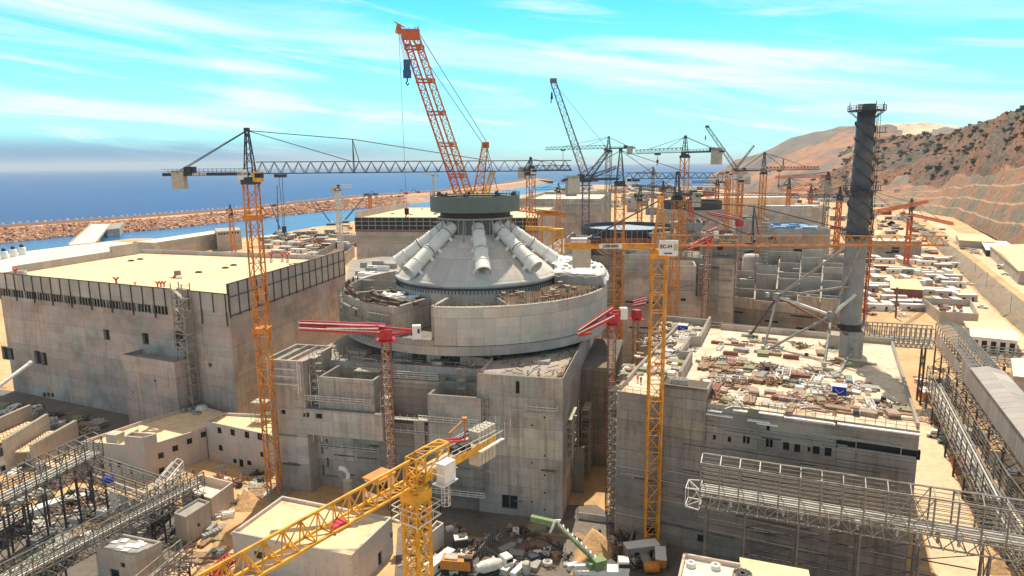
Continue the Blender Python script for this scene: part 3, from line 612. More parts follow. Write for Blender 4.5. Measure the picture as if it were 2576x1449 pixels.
# rebar deck on the right
ringpart('deck_slab', 24.2, 37.1, 44.6, 45.3, -74, -22, M_GREY, 40)
m = MB()
for k in range(52):
    a = R(-74+52*k/52); m.beam((CX+24.4*math.cos(a), CY+24.4*math.sin(a), 46.3), (CX+37.4*math.cos(a), CY+37.4*math.sin(a), 46.3), 0.13)
for k in range(15):
    r = 24.6+12.6*k/14
    for q in range(24):
        a, b_ = R(-74+52*q/24), R(-74+52*(q+1)/24); m.beam((CX+r*math.cos(a), CY+r*math.sin(a), 46.4), (CX+r*math.cos(b_), CY+r*math.sin(b_), 46.4), 0.12)
tag(part('lit_bar_mat', m, M_BARSLIT, rb), kind='stuff'); m = MB()
for k in range(230):
    a, r = R(rnd.uniform(-74, -22)), rnd.uniform(24.5, 37.4); m.beam((CX+r*math.cos(a), CY+r*math.sin(a), 45.3), (CX+r*math.cos(a), CY+r*math.sin(a), 46.2+rnd.random()*.9), 0.11)
for ang0, ang1, st in ((-103, 20, 260), (168, 240, 140)):
    for k in range(st):
        a = R(ang0+(ang1-ang0)*k/st); r = 37.7+rnd.uniform(-.3, .3); m.beam((CX+r*math.cos(a), CY+r*math.sin(a), 45.3), (CX+r*math.cos(a), CY+r*math.sin(a), 46.3+rnd.random()*.9), 0.12)
tag(part("reinforcing_bars", m, M_REBAR, rb), kind="stuff")
m = MB()
for k in range(14):
    a, r = R(-72+k*3.4), rnd.uniform(26, 36); m.obox(CX+r*math.cos(a), CY+r*math.sin(a), 46.4, rnd.uniform(.6, 3.5), rnd.uniform(.5, 1.2), rnd.uniform(.15, .9), rnd.random()*3)
tag(part("deck_formwork", m, M_WOOD, rb), kind="stuff")
for k, (ang, r) in enumerate(((-66, 32), (-40, 33), (-32, 28), (-52, 34))):
    a = R(ang); m = MB(); m.obox(CX+r*math.cos(a), CY+r*math.sin(a), 46.3, .8, .8, 1.5); m.obox(CX+r*math.cos(a), CY+r*math.sin(a), 47.8, 1.3, 1.3, .25); part('deck_bollard', m, M_STEEL, rb)
# covered block on the right, under white sheets
ringpart('covered_block', 24.0, 38.2, 45.3, 49.4, -20, 60, M_CON, 40)
m = MB(); n1, n2 = 70, 22; vs = []
for i in range(n1+1):
    for j in range(n2+1):
        a, r = R(-20.5+80*i/n1), 23.2+15.8*j/n2; p = Vector((CX+r*math.cos(a), CY+r*math.sin(a), 0)); z = 49.9+noise.fractal(p*0.35, 1, 2, 5)*0.8
        if j >= n2-1: z -= 1.2*(j-n2+2)*0.8+rnd.random()*.5
        if i <= 1: z -= 0.6*(2-i)
        vs.append((p.x, p.y, z))
m.add(vs, [(i*(n2+1)+j, i*(n2+1)+j+1, (i+1)*(n2+1)+j+1, (i+1)*(n2+1)+j) for i in range(n1) for j in range(n2)]); part('white_sheeting', m, M_TARP, rb)
m = MB()
for k in range(26): a, r = R(rnd.uniform(-18, 40)), rnd.uniform(26, 37); m.obox(CX+r*math.cos(a), CY+r*math.sin(a), 50.2, rnd.uniform(.5, 2.6), rnd.uniform(.2, 1), rnd.uniform(.2, .8), rnd.random()*3)
tag(part("roof_debris", m, M_GREY, rb), kind="stuff")
# left side: formwork, boards and scaffold round the open cells
m = MB()
for z in (36.6, 38.8, 41.0, 43.2):
    for q in range(30):
        if rnd.random() < .25: continue
        a, b_ = R(172+2.25*q), R(172+2.25*(q+1)); p, q_ = Vector((CX+39.3*math.cos(a), CY+39.3*math.sin(a), z)), Vector((CX+39.3*math.cos(b_), CY+39.3*math.sin(b_), z)); m.beam(p, q_, 1.1, 0.14)
for q in range(34):
    a = R(172+2*q); 
    for r in (38.9, 39.9): m.beam((CX+r*math.cos(a), CY+r*math.sin(a), 34.6), (CX+r*math.cos(a), CY+r*math.sin(a), 45.6), 0.09)
part('scaffold_walkway', m, M_STEEL, rb)
m = MB()
for k in range(46):
    a, r = R(rnd.uniform(-170, -121)), rnd.choice((24.8, 30.5, 36.5, 37.9)); z = 44.4 if r < 31 else 45.2
    m.obox(CX+r*math.cos(a), CY+r*math.sin(a), z, rnd.uniform(.4, 1.4), rnd.uniform(1.5, 5), rnd.uniform(.2, 1.0), a+rnd.uniform(-.2, .2))
tag(part("wall_formwork", m, M_REBAR, rb), kind="stuff")
m = MB()
for k in range(40):
    a, r = R(rnd.uniform(-152, -128)), rnd.uniform(24.3, 30); m.obox(CX+r*math.cos(a), CY+r*math.sin(a), 43.6+rnd.random(), rnd.uniform(.8, 2.6), rnd.uniform(.6, 2.0), rnd.uniform(.3, 1.4), rnd.random()*3)
tag(part("pale_formwork", m, M_TARP, rb), kind="stuff")
ringpart('deck_slab', 24.0, 30.4, 43.0, 43.6, -153, -127, M_CON, 20)
a = R(-88); m = MB(); px, py = CX+33.5*math.cos(a), CY+33.5*math.sin(a)
for z in (44.2, 45.4):
    m.lathe([(2.0, z), (2.2, z), (2.2, z+.25), (2.0, z+.25), (2.0, z)], 24, px, py, smooth=False)
for k in range(12): m.beam((px+2.1*math.cos(k*.524), py+2.1*math.sin(k*.524), 41), (px+2.1*math.cos(k*.524), py+2.1*math.sin(k*.524), 45.6), .1)
part('ring_cage', m, M_GREEN, rb)
# neck, ring, struts
m = MB(); m.lathe([(8.6, 59.0), (8.6, 67)], 48, CX, CY); part('neck', m, M_DEFL, rb)
m = MB()
for k in range(24):
    a = 2*math.pi*k/24; c_, s_ = math.cos(a), math.sin(a)
    m.beam((CX+8.75*c_, CY+8.75*s_, 59.4), (CX+8.75*c_, CY+8.75*s_, 66), 0.32)
    if k % 3 != 1: m.beam((CX+10.4*c_, CY+10.4*s_, 65.0), (CX+11.2*c_, CY+11.2*s_, 57.6), 0.34)
part('neck_strut', m, M_STEEL, rb)
m = MB(); m.lathe([(8.6, 64.7), (11.0, 64.7), (11.0, 65.15), (8.6, 65.15)], 64, CX, CY, smooth=False); part('neck_flange', m, M_STEEL, rb)
m = MB(); m.lathe([(10.2, 65.15), (10.2, 66.8), (11.3, 66.8)], 48, CX, CY); part('ring_underside', m, M_STEELD, rb)
m = MB(); m.lathe([(11.2, 66.8), (13.0, 66.8), (13.0, 71.2), (12.7, 71.2), (12.7, 68.4), (0, 68.8)], 80, CX, CY, smooth=False); part('top_ring', m, M_DEFL, rb)
m = MB(); m.lathe([(8.4, 68.4), (8.4, 70.4), (7.8, 70.4), (7.8, 68.4)], 48, CX, CY, smooth=False); m.lathe([(11.0, 70.8), (12.8, 70.85)], 64, CX, CY, smooth=False); part('ring_walkway', m, M_CW, rb)
m = MB()
for k in range(56):
    a = 2*math.pi*k/56; c_, s_ = math.cos(a), math.sin(a); m.beam((CX+12.9*c_, CY+12.9*s_, 71.2), (CX+12.9*c_, CY+12.9*s_, 72.1), 0.08)
    b_ = a+2*math.pi/56; m.beam((CX+12.9*c_, CY+12.9*s_, 72.1), (CX+12.9*math.cos(b_), CY+12.9*math.sin(b_), 72.1), 0.07)
for k in range(20): a = k*.9; m.obox(CX+rnd.uniform(9, 12)*math.cos(a), CY+rnd.uniform(9, 12)*math.sin(a), 70.9, rnd.uniform(.3, 1.1), .5, rnd.uniform(.4, 1.3), a)
part('ring_railing', m, M_STEELD, rb)
# steam ducts down the dome
for k in range(8):
    th = R((-82.5, -42, 5, 50, 95, 140, 184, 223)[k]); c_, s_ = math.cos(th), math.sin(th)
    P2 = lambda r, z, w_=0: Vector((CX+r*c_-w_*s_, CY+r*s_+w_*c_, z))
    a, b_ = P2(8.3, 62.7), P2(23.1 if k != 7 else 24.2, 51.9 if k != 7 else 51.2); ax = (b_-a); L_ = ax.length; ax = ax.normalized()
    m = MB(); m.tube([a, a.lerp(b_, .5)], 1.75, 22, False); m.tube([a.lerp(b_, .5), a.lerp(b_, .82)], 1.9, 22, False)
    q0, q1 = a.lerp(b_, .82), b_; m.tube([q0, q1], 2.08, 22, False); m.tube([q1, q0], 1.95, 22, False)
    rimv = MB(); dct = part('steam_duct', m, M_DUCT, rb)
    for s in (.12, .30, .335, .52, .56, .80, .985):
        m = MB(); p = a.lerp(b_, s); r_ = 1.75 if s < .5 else (1.95 if s < .82 else 2.1); m.tube([p-ax*.14, p-ax*.13, p+ax*.13, p+ax*.14], [r_, r_+.14, r_+.14, r_], 22, False)
        part('collar', m, M_DUCT, dct)
    for s in (.15, .54):
        m = MB(); p = a.lerp(b_, s); m.tube([p-ax*.1, p+ax*.1], 1.99, 22, False); part('dark_band', m, M_STEELD, dct)
    m = MB(); p = a.lerp(b_, .8); nrm = Vector((0, 0, 1))
    m.tube([p, p+ax*.05], 1.93, 20); part('duct_interior', m, M_RUST if k == 0 else M_GREY, dct)
    for s in (.2, .45, .62, .88):
        p = a.lerp(b_, s); m = MB()
        for w_ in (-1, 1):
            q = Vector((-s_, c_, 0))*w_; dn = ax.cross(q)*w_; dn = -dn if dn.z > 0 else dn
            m.beam(p+q*1.5+dn*.8, p+q*2.0+dn*2.6, 0.9, .9); m.beam(p+q*1.2+dn*2.5, p+q*3.0+dn*2.65, 1.0, .25)
        part('saddle', m, M_DUCT, dct)
# ================================================================== buildings
def many(name, mat, parent, mbs, local=False):
    for q in mbs: part(name, q, mat, parent, local=local)
def shell(t, poly, z0, z1, mat, roofmat, par=0.9, th=0.4, holes={}, glass=M_GLASS, frame=None, dep=0.35, roofz=None, nm='window'):
    """walls with openings, a roof and a parapet round it; poly runs anticlockwise seen from above"""
    n = len(poly); ar = sum(poly[i][0]*poly[(i+1) % n][1]-poly[(i+1) % n][0]*poly[i][1] for i in range(n))
    idx = list(range(n))
    if ar < 0: poly = poly[::-1]; holes = {(n-2-k) % n: v for k, v in holes.items()}
    m = MB(); hs = {}
    for i in range(n):
        p0, p1 = poly[i], poly[(i+1) % n]; m.wall(p0, p1, z0, z1, holes.get(i, ()), dep)
    wl = part('wall', m, mat, t)
    for i, hh in holes.items(): panes(wl, poly[i], poly[(i+1) % n], hh, dep, glass, nm, frame)
    c = sum((Vector((p[0], p[1], 0)) for p in poly), Vector())/n
    def ins(d):
        o = []
        for i in range(n):
            a, b_, c_ = [Vector((q[0], q[1], 0)) for q in (poly[i-1], poly[i], poly[(i+1) % n])]
            e1, e2 = (b_-a).normalized(), (c_-b_).normalized(); n1, n2 = Vector((-e1.y, e1.x, 0)), Vector((-e2.y, e2.x, 0)); k = 1+n1.dot(n2)
            o.append(b_+(n1+n2)*(d/max(.3, k)))
        return o
    i1 = ins(th); rz = roofz if roofz is not None else z1-par
    m = MB(); m.add([(p.x, p.y, rz) for p in i1], [tuple(range(n))]); part('roof', m, roofmat, t)
    m = MB()
    for i in range(n):
        j = (i+1) % n; a, b_ = poly[i], poly[j]
        m.add([(a[0], a[1], z1), (b_[0], b_[1], z1), (i1[j].x, i1[j].y, z1), (i1[i].x, i1[i].y, z1), (i1[j].x, i1[j].y, rz), (i1[i].x, i1[i].y, rz)], [(0, 1, 2, 3), (3, 2, 4, 5)])
    part('parapet', m, mat, t); return wl
def scaffold(name, label, a, u, v, nx, ny, nz, hz, mat=M_STEEL, w_=0.1, boards=True, group=None):
    """standards, ledgers, braces and boards; a is the foot, u and v the bays"""
    a, u, v = Vector(a), Vector(u), Vector(v); m = MB()
    for i in range(nx+1):
        for j in range(ny+1): m.beam(a+u*i+v*j, a+u*i+v*j+Vector((0, 0, hz*nz+1)), w_)
    for k in range(1, nz+1):
        z = Vector((0, 0, hz*k))
        for j in range(ny+1): m.beam(a+v*j+z, a+v*j+u*nx+z, w_); m.beam(a+v*j+z+Vector((0, 0, 1)), a+v*j+u*nx+z+Vector((0, 0, 1)), w_*.7)
        for i in range(nx+1): m.beam(a+u*i+z, a+u*i+v*ny+z, w_)
        for i in range(nx):
            if (i+k) % 2: m.beam(a+u*i+z-Vector((0, 0, hz)), a+u*(i+1)+z, w_*.8)
    t = thing(name, label, 'scaffold', a, group); part('frame', m, mat, t)
    if boards:
        m = MB()
        for k in range(1, nz+1):
            if rnd.random() < .9:
                z = Vector((0, 0, hz*k+.06)); i0 = rnd.randint(0, max(0, nx//2)); q = a+z
                m.beam(q+u*i0+v*ny/2, q+u*nx+v*ny/2, (v*ny).length*.8, .1)
        part('boards', m, M_CW, t)
    return t
# ---- long hall on the left
hz = 44.0
hp = [Q(-8, 685, hz), Q(573, 740, hz), Q(866, 648, hz), Q(357, 630, hz)]
hp = [Vector((p.x, p.y, 0)) for p in hp]
hall = thing('turbine_hall', 'long grey concrete hall with flat cream roof and pale panel parapet', 'building', (hp[0]+hp[1])/2)
hf = lambda x, y: face(hp[0], hp[1], x, y); hs_ = lambda x, y: face(hp[1], hp[2], x, y)
Lf, Ls = (hp[1]-hp[0]).length, (hp[2]-hp[1]).length
zb = 38.6; hh = []
for x, y, wd, ht in ((268, 842, 12, 24), (366, 852, 13, 26), (452, 853, 24, 36), (12, 888, 10, 30), (27, 890, 10, 26), (95, 899, 12, 30), (111, 903, 10, 30), (528, 918, 8, 8), (112, 993, 6, 9), (122, 993, 6, 9), (132, 994, 6, 9), (6, 985, 12, 14), (360, 903, 8, 8)):
    s0, z0_ = hf(x-wd/2, y+ht/2); s1, z1_ = hf(x+wd/2, y-ht/2); hh.append((s0, z0_, s1-s0, max(.5, z1_-z0_)))
s_end = hf(425, 800)[0]; nb = 12; gal = [(s_end/nb*i+.25, zb-2.9, s_end/nb-.5, 2.7) for i in range(nb)]
m = MB(); m.wall(hp[0], hp[1], 0, zb, hh+gal, 0.9); m.wall(hp[1], hp[2], 0, zb, [], .5); m.wall(hp[2], hp[3], 0, zb+5); m.wall(hp[3], hp[0], 0, zb+5)
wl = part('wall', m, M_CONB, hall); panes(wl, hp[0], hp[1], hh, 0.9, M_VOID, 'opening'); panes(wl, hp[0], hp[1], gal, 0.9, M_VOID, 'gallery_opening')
ef, es = (hp[1]-hp[0]).normalized(), (hp[2]-hp[1]).normalized(); nf, ns_ = Vector((ef.y, -ef.x, 0)), Vector((es.y, -es.x, 0))
m = MB()
for i in range(int(s_end/1.5)):
    p = hp[0]+ef*(i*1.5)-nf*.3; m.beam(p+Vector((0, 0, zb-2.9)), p+Vector((0, 0, zb-.3)), 0.24)
m.beam(hp[0]-nf*.3+Vector((0, 0, zb-.35)), hp[0]+ef*s_end-nf*.3+Vector((0, 0, zb-.35)), .2)
part('grille', m, M_STEEL, hall)
m = MB(); p = hp[0]-nf*.1; q = hp[1]-nf*.1
for a, b_, z0_, z1_, nn in ((hp[0], hp[1], zb+.004, hz, nf), (hp[1], hp[2], zb-1.2, hz+3.0, ns_)):
    a_, b2 = a+nn*.18, b_+nn*.18; i_ = a-nn*.35; j_ = b_-nn*.35
    m.add([(*a_.xy, z0_), (*b2.xy, z0_), (*b2.xy, z1_), (*a_.xy, z1_), (*i_.xy, z1_), (*j_.xy, z1_), (*i_.xy, hz-2), (*j_.xy, hz-2)], [(0, 1, 2, 3), (3, 2, 5, 4), (4, 5, 7, 6)])
M_PANEL = concrete('parapet_panel', (0.50, 0.47, 0.43), pw=3.6, ph=20, line=0.7, blotch=.12, streak=.12)
m.add([(*(hp[1]+ns_*.18).xy, zb-1.2), (*(hp[1]-nf*.3).xy, zb-1.2), (*(hp[1]-nf*.3).xy, hz+3), (*(hp[1]+ns_*.18).xy, hz+3)], [(0, 3, 2, 1)])
part('parapet_panels', m, M_PANEL, hall)
for i in range(23):
    m = MB(); p = hp[0]+ef*(Lf*(i+.02)/22.2)+nf*.28; m.beam((*p.xy, zb-(4.2 if i % 2 == 0 else .4)), (*p.xy, hz+.1), .28); part('panel_post', m, M_STEELD, hall)
for i in range(17):
    m = MB(); p = hp[1]+es*(Ls*(i+.02)/16.2)+ns_*.28; m.beam((*p.xy, zb-1.6), (*p.xy, hz+3.1), .3); part('panel_post', m, M_STEELD, hall)
for k, z in enumerate((zb-1.1, hz-1, hz+2.95)):
    m = MB(); m.beam((*(hp[1]+ns_*.3).xy, z), (*(hp[2]+ns_*.3).xy, z), .22); part('panel_rail', m, M_STEELD, hall)
m = MB(); m.beam((*(hp[0]+nf*.25).xy, hz+.02), (*(hp[1]+nf*.25).xy, hz+.02), .25); part('panel_rail', m, M_STEELD, hall)
m = MB(); q = [hp[0]-nf*.35, hp[1]-nf*.35-ns_*.35, hp[2]-ns_*.35, hp[3]]; m.add([(*p.xy, hz-1.2) for p in q], [(0, 1, 2, 3)]); part('roof', m, M_ROOF, hall)
m = MB()
def pwall(m, a, b_, z0, z1, th): m.beam((*a.xy, (z0+z1)/2), (*b_.xy, (z0+z1)/2), th, z1-z0)
pwall(m, hp[3], hp[3].lerp(hp[2], .97), hz-1.2, hz+.6, .8); part('back_parapet', m, M_PANEL, hall)
m = MB(); pwall(m, hp[0]+Vector((3, 4, 0)), hp[3].lerp(hp[0], .25), hz-1.2, hz+1.6, .8); pwall(m, hp[3].lerp(hp[0], .25), hp[3].lerp(hp[0], .02), hz-1.2, hz+3.6, 1.2); part('side_parapet', m, M_PANEL, hall)
# block standing out of the facade
s0, _ = hf(306, 893); e0 = hp[0]+ef*s0
def off_face(x, y, d): return face(hp[0]+nf*d, hp[1]+nf*d, x, y)
a0, z0_ = off_face(306, 893, 7); a1, z1_ = off_face(437, 911, 7)
m = MB(); zt = (z0_+z1_)/2; bz = [hp[0]+nf*7+ef*a0, hp[0]+nf*7+ef*a1, hp[0]+nf*.02+ef*a1, hp[0]+nf*.02+ef*a0]
m.wall(bz[0], bz[1], 0, zt, [(a1-a0-9.5, zt-7, 1, .7), (3, zt-12, .6, .6)], .5); m.wall(bz[1], bz[2], 0, zt); m.wall(bz[3], bz[0], 0, zt)
m.add([(*p.xy, zt-1.2) for p in bz], [(0, 1, 2, 3)])
for i in range(3): pwall(m, bz[i]-(nf*.2 if i != 9 else 0), bz[(i+1) % 4]-nf*.2, zt-1.2, zt+.02, .45)
part('side_block', m, M_CONB, hall)
m = MB(); a2, z2 = off_face(45, 1018, 6); a3, z3 = off_face(105, 1006, 6); q = [hp[0]+nf*6+ef*a2, hp[0]+nf*6+ef*(a2+11), hp[0]+nf*.02+ef*(a2+11), hp[0]+nf*.02+ef*a2]; m.prism(q, z2-.5, z2); m.prism([q[0].lerp(q[1], .45), q[1], q[2], q[3].lerp(q[2], .45)], 0, z2-.51); part('entrance_canopy', m, M_CONR, hall)
# stair tower of scaffold in front
a_, _ = off_face(459, 1010, 3.4); b_, _ = off_face(497, 1010, 3.4); o_ = hp[0]+nf*3.6+ef*a_
st_w = min(4.6, b_-a_); m = MB(); n_ = 17; zz = 2.62
for i in (0, 1):
    for j in (0, 1): m.beam(o_+ef*st_w*i-nf*2.8*j, o_+ef*st_w*i-nf*2.8*j+Vector((0, 0, zz*n_+2)), .26)
for k in range(1, n_+1):
    z = Vector((0, 0, k*zz))
    for j in (0, 1): m.beam(o_-nf*2.8*j+z, o_-nf*2.8*j+ef*st_w+z, .2); m.beam(o_-nf*2.8*j+z+Vector((0, 0, 1)), o_-nf*2.8*j+ef*st_w+z+Vector((0, 0, 1)), .1)
    for i in (0, 1): m.beam(o_+ef*st_w*i+z, o_+ef*st_w*i-nf*2.8+z, .2); m.beam(o_+ef*st_w*i+z-Vector((0, 0, zz)), o_+ef*st_w*i-nf*2.8+z, .12)
t = thing('scaffold_stair_tower', 'tall slender scaffold stair tower climbing the front of the long hall', 'scaffold', o_); part('frame', m, M_STEEL, t)
for k in range(n_):
    z = Vector((0, 0, k*zz)); f_ = MB(); d = (k % 2)
    f_.beam(o_-nf*(.7+1.4*d)+ef*(st_w*.1 if d else st_w*.9)+z, o_-nf*(.7+1.4*d)+ef*(st_w*.9 if d else st_w*.1)+z+Vector((0, 0, zz)), 1.1, .22)
    f_.beam(o_-nf*1.4+ef*(st_w*.9 if d else st_w*.1)+z+Vector((0, 0, zz)), o_-nf*1.4+ef*(st_w*1.05 if d else -.6)+z+Vector((0, 0, zz)), 2.6, .2); part('stair_flight', f_, M_CW, t)

# ---- quay, tanks, causeway and intake building beyond the hall
m = MB(); q = [Q(-330, 715, 2.6), Q(-20, 643, 2.6), Q(165, 620, 2.6), Q(278, 607, 2.6), Q(335, 612, 2.6), Q(330, 640, 2.6), Q(-60, 700, 2.6)]; m.prism(q, -5, 2.6); struct('quay', m, M_ROOFW)
for i, (x, y) in enumerate(((12, 651), (35, 646), (57, 641))):
    p = Q(x, y, 2.6); t = thing('storage_tank', ['leftmost', 'middle', 'rightmost'][i]+' of three white tanks with dark caps on the quay', 'tank', p, 'white tanks on the quay'); k = p.y/560
    m = MB(); m.lathe([(2.7*k, p.z), (2.7*k, p.z+6*k), (2.3*k, p.z+6.3*k), (0, p.z+6.4*k)], 20, p.x, p.y); part('tank_body', m, M_WPAINT, t)
    m = MB(); m.lathe([(1.5*k, p.z+6.3*k), (1.6*k, p.z+7.6*k), (.9*k, p.z+8.8*k), (0, p.z+9*k)], 12, p.x, p.y); part('cap', m, M_BLACK, t)
cw = thing('access_causeway', 'white concrete causeway crossing the channel from the quay to the breakwater', 'bridge', Q(205, 610, 2))
a, b_, c_, d_ = Q(172, 616, 3), Q(243, 609, 3), Q(279, 563, 7), Q(231, 563, 7)
m = MB(); lo = Vector((0, 0, -1.6)); m.add([a, b_, c_, d_, a+lo, b_+lo, c_+lo, d_+lo], [(0, 1, 2, 3), (7, 6, 5, 4), (0, 4, 5, 1), (1, 5, 6, 2), (3, 2, 6, 7), (4, 0, 3, 7)]); part('deck', m, M_ROOFW, cw)
m = MB(); m.beam(a+Vector((0, 0, .5)), d_+Vector((0, 0, .5)), 1, 1.2); m.beam(b_+Vector((0, 0, .5)), c_+Vector((0, 0, .5)), 1, 1.2); part('side_wall', m, M_CONL, cw)
for s in (.15, .4, .65, .9):
    m = MB(); p = a.lerp(d_, s); q = b_.lerp(c_, s); m.beam((p.x, p.y, -1), (q.x, q.y, -1), 8, 7); part('pier', m, M_CONL, cw)
m = MB(); e_ = Q(312, 558, 7); m.prism([c_, Q(268, 577, 7), Q(300, 574, 7), e_], -3, 6.9); part('abutment', m, M_CONL, cw)
ib = thing('intake_building', 'long low concrete building beside the channel with a windowed block at its far end', 'building', Q(470, 640, 0))
q = [Q(334, 608, 15), Q(388, 611, 15), Q(560, 585, 15), Q(536, 579, 15)]
shell(ib, q, 0, 15, M_CONL, M_ROOFW, .3, .8)
q = [Q(545, 583, 19), Q(606, 578, 19), Q(600, 571.5, 19), Q(540, 574.5, 19)]; lw = (q[1]-q[0]).length
m = MB(); m.wall(q[0], q[1], 0, 19, [(lw*(.06+.11*i), 15.6, lw*.075, 2) for i in range(8)], .8); m.wall(q[1], q[2], 0, 19); m.wall(q[2], q[3], 0, 19); m.wall(q[3], q[0], 0, 19); m.add(q, [(0, 1, 2, 3)]); tw = part('end_block', m, M_CONL, ib)
panes(tw, q[0], q[1], [(lw*(.06+.11*i), 15.6, lw*.075, 2) for i in range(8)], .8, M_VOID)

# ---- offices in front of the hall
l_, c_, r_ = Q(213, 1192, 0), Q(372, 1207, 0), Q(524, 1155, 0)
zl = ZA(1121, l_); zc = ZA(1101, c_); zr = ZA(1066, r_); zo = (zl+zr)/2
bl_, br_ = Q(352, 1060, zo), Q(498, 1018, zo)
w2 = Q(690, 1192, 0)
poly = [l_, c_, r_, Q(560, 1036, zo), br_, bl_]
of = thing('office_building', 'white rendered office building with a stepped parapet below the long hall', 'building', c_)
def hl(p0, p1, items):
    o = []
    for x, y, wd, ht in items:
        s0, z0 = face(p0, p1, x-wd/2, y+ht/2); s1, z1 = face(p0, p1, x+wd/2, y-ht/2); o.append((s0, max(.05, (z0)), s1-s0, abs(z1-z0)))
    return o
H0 = hl(l_, c_, ((256, 1162, 6, 14), (277, 1166, 6, 15), (299, 1169, 6, 15), (330, 1187, 5, 11)))
H1 = hl(c_, r_, ((405, 1146, 13, 19), (441, 1128, 13, 19), (477, 1110, 12, 18), (512, 1093, 12, 18), (407, 1183, 13, 18)))
shell(of, poly, 0, zo, M_WHITE, M_ROOF, .9, .4, {0: H0, 1: H1}, M_GLASS, M_STEELD)
m = MB(); f0, f1 = face(l_, c_, 315, 1130)[0], (c_-l_).length; g1 = face(c_, r_, 394, 1095)[0]
e1, e2 = (c_-l_).normalized(), (r_-c_).normalized()
a, b_ = l_+e1*f0, c_+e2*g1
for p, q in ((a, c_), (c_, b_)): 
    n = Vector(((q-p).y, -(q-p).x, 0)).normalized(); pwall(m, p-n*.2, q-n*.2, zo, zc, .4)
inn = Vector((e1.y*-1, e1.x, 0)); pwall(m, a+inn*.4, a+inn*5, zo, zc-.01, .4); pwall(m, b_-e1*.2, b_-e1*8, zo, zc-.02, .4); part('raised_parapet', m, M_WHITE, of)
p = Q(292, 1112, zo-.9); m = MB(); m.obox(p.x, p.y, zo-.9, 3.4, 2.8, 2.6, A2); part('roof_hut', m, M_WHITE, of)
wg = thing('office_wing', 'white rendered wing with small square windows between the offices and the yellow mast', 'building', Q(610, 1170, 0))
p0, p1 = r_+Vector((.3, 0, 0)), Q(692, 1196, 0); zw = ZA(1058, p0)
H2 = hl(p0, p1, ((552, 1083, 9, 13), (585, 1088, 10, 14), (621, 1094, 10, 14), (655, 1099, 14, 14), (555, 1127, 9, 12), (591, 1160, 8, 9), (608, 1176, 9, 16), (627, 1165, 10, 9), (661, 1144, 12, 10)))
shell(wg, [p0, p1, Q(700, 1043, zw), Q(562, 1036, zw)], 0, zw-.15, M_WHITE, M_ROOF, .8, .4, {0: H2}, M_GLASS, M_STEELD)
scaffold('scaffold', 'small steel scaffold standing on the roof of the white office wing', Q(632, 1064, zw-.9), AX*2.2, AY*2.2, 2, 2, 3, 1.9)
for i, (x, y, r_0, hh_) in enumerate(((508, 1032, 1.7, 1.5), (478, 1036, .6, 1.4), (463, 1038, .6, 1.4), (495, 1041, 1.2, .6))):
    p = Q(x, y, zo-.9); m = MB(); m.lathe([(r_0, p.z), (r_0, p.z+hh_*.6), (r_0*.7, p.z+hh_), (0, p.z+hh_*1.05)], 14, p.x, p.y)
    solo('roof_vent', m, M_STEEL if i else M_STEELW, ['large rounded vent hood on the shaded office roof', 'small round vent nearest the large hood on the office roof', 'small round vent farthest left on the shaded office roof', 'low flat vent cap in front of the large hood'][i], 'vent', 'vents on the shaded office roof')
an = thing('service_building', 'low white annex with a hatch on its roof left of the offices', 'building', Q(150, 1200, 0))
z_ = 5.0; q = [Q(90, 1165, z_), Q(154, 1180, z_), Q(215, 1150, z_), Q(168, 1138, z_)]; shell(an, q, 0, z_, M_WHITE, M_ROOF, .5, .3, {0: [(4, .1, 1.2, 2.2)]})
p = Q(145, 1159, z_-.5); m = MB(); m.obox(p.x, p.y, p.z, 1.8, 1.4, .8, A2); part('roof_hatch', m, M_CONL, an)
for i, (f, bk, zt_y, lab) in enumerate((((20, 1184), (127, 1112), 1106, 'middle of three tall parallel concrete walls at the left edge'), ((86, 1181), (197, 1114), 1119, 'tall free concrete wall nearest the white annex'), ((-60, 1150), (84, 1082), 1080, 'tall concrete wall farthest left and nearest the hall'))):
    a, b_ = Q(*f, 0), Q(*bk, 0); z_ = ZA(zt_y, a); d = (b_-a).normalized(); n = Vector((d.y, -d.x, 0)); m = MB(); m.beam((*a.xy, z_/2), (*b_.xy, z_/2), 1.0, z_); solo('bay_wall', m, M_CONL, lab, 'wall', 'parallel concrete bay walls')
    if i != 1:
        m = MB(); sd = n*4.2
        for k in range(9): p = a.lerp(b_, .12+.085*k)+sd; m.obox(p.x, p.y, z_-4.6, 5.6, 1.4, .4, math.atan2(n.y, n.x))
        t = thing('bay_platform', ['timber decked platform with rebar between the bay walls', '', 'timber decked platform beside the farthest bay wall'][i], 'platform', a+sd); part('deck', m, M_ROOF, t)
        m = MB()
        for k in range(24): p = a.lerp(b_, .1+.03*k)+sd+n*(1.6 if k % 2 else -1.6); m.beam((*p.xy, z_-4.4), (*p.xy, z_-3), .1); m.beam((*p.xy, z_-3.6), (*(p+d*1.2).xy, z_-3.6), .08)
        part('railing', m, M_RUST, t)
        m = MB()
        for k in (.15, .8): p = a.lerp(b_, k)+sd; m.obox(p.x, p.y, 0, .8, .8, z_-4.6)
        part('support', m, M_CONL, t)
bn = thing('open_bin', 'roofless pale concrete bin filled with pale gravel', 'building', Q(520, 1290, 0))
z_ = 5.5; q = [Q(455, 1232, z_), Q(531, 1254, z_), Q(586, 1213, z_), Q(504, 1193, z_)]; shell(bn, q, 0, z_, M_WHITE, M_ROOFW, 2.0, .35)
lb = thing('low_building', 'small pale building with deep buttresses below the open bin', 'building', Q(480, 1320, 0))
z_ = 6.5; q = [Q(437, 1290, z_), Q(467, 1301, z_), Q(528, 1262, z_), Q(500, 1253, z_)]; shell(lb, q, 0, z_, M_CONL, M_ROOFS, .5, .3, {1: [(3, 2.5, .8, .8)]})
lb = thing('low_building', 'small box building with open roof slab at the bottom edge under the long steel gallery', 'building', Q(330, 1449, 0))
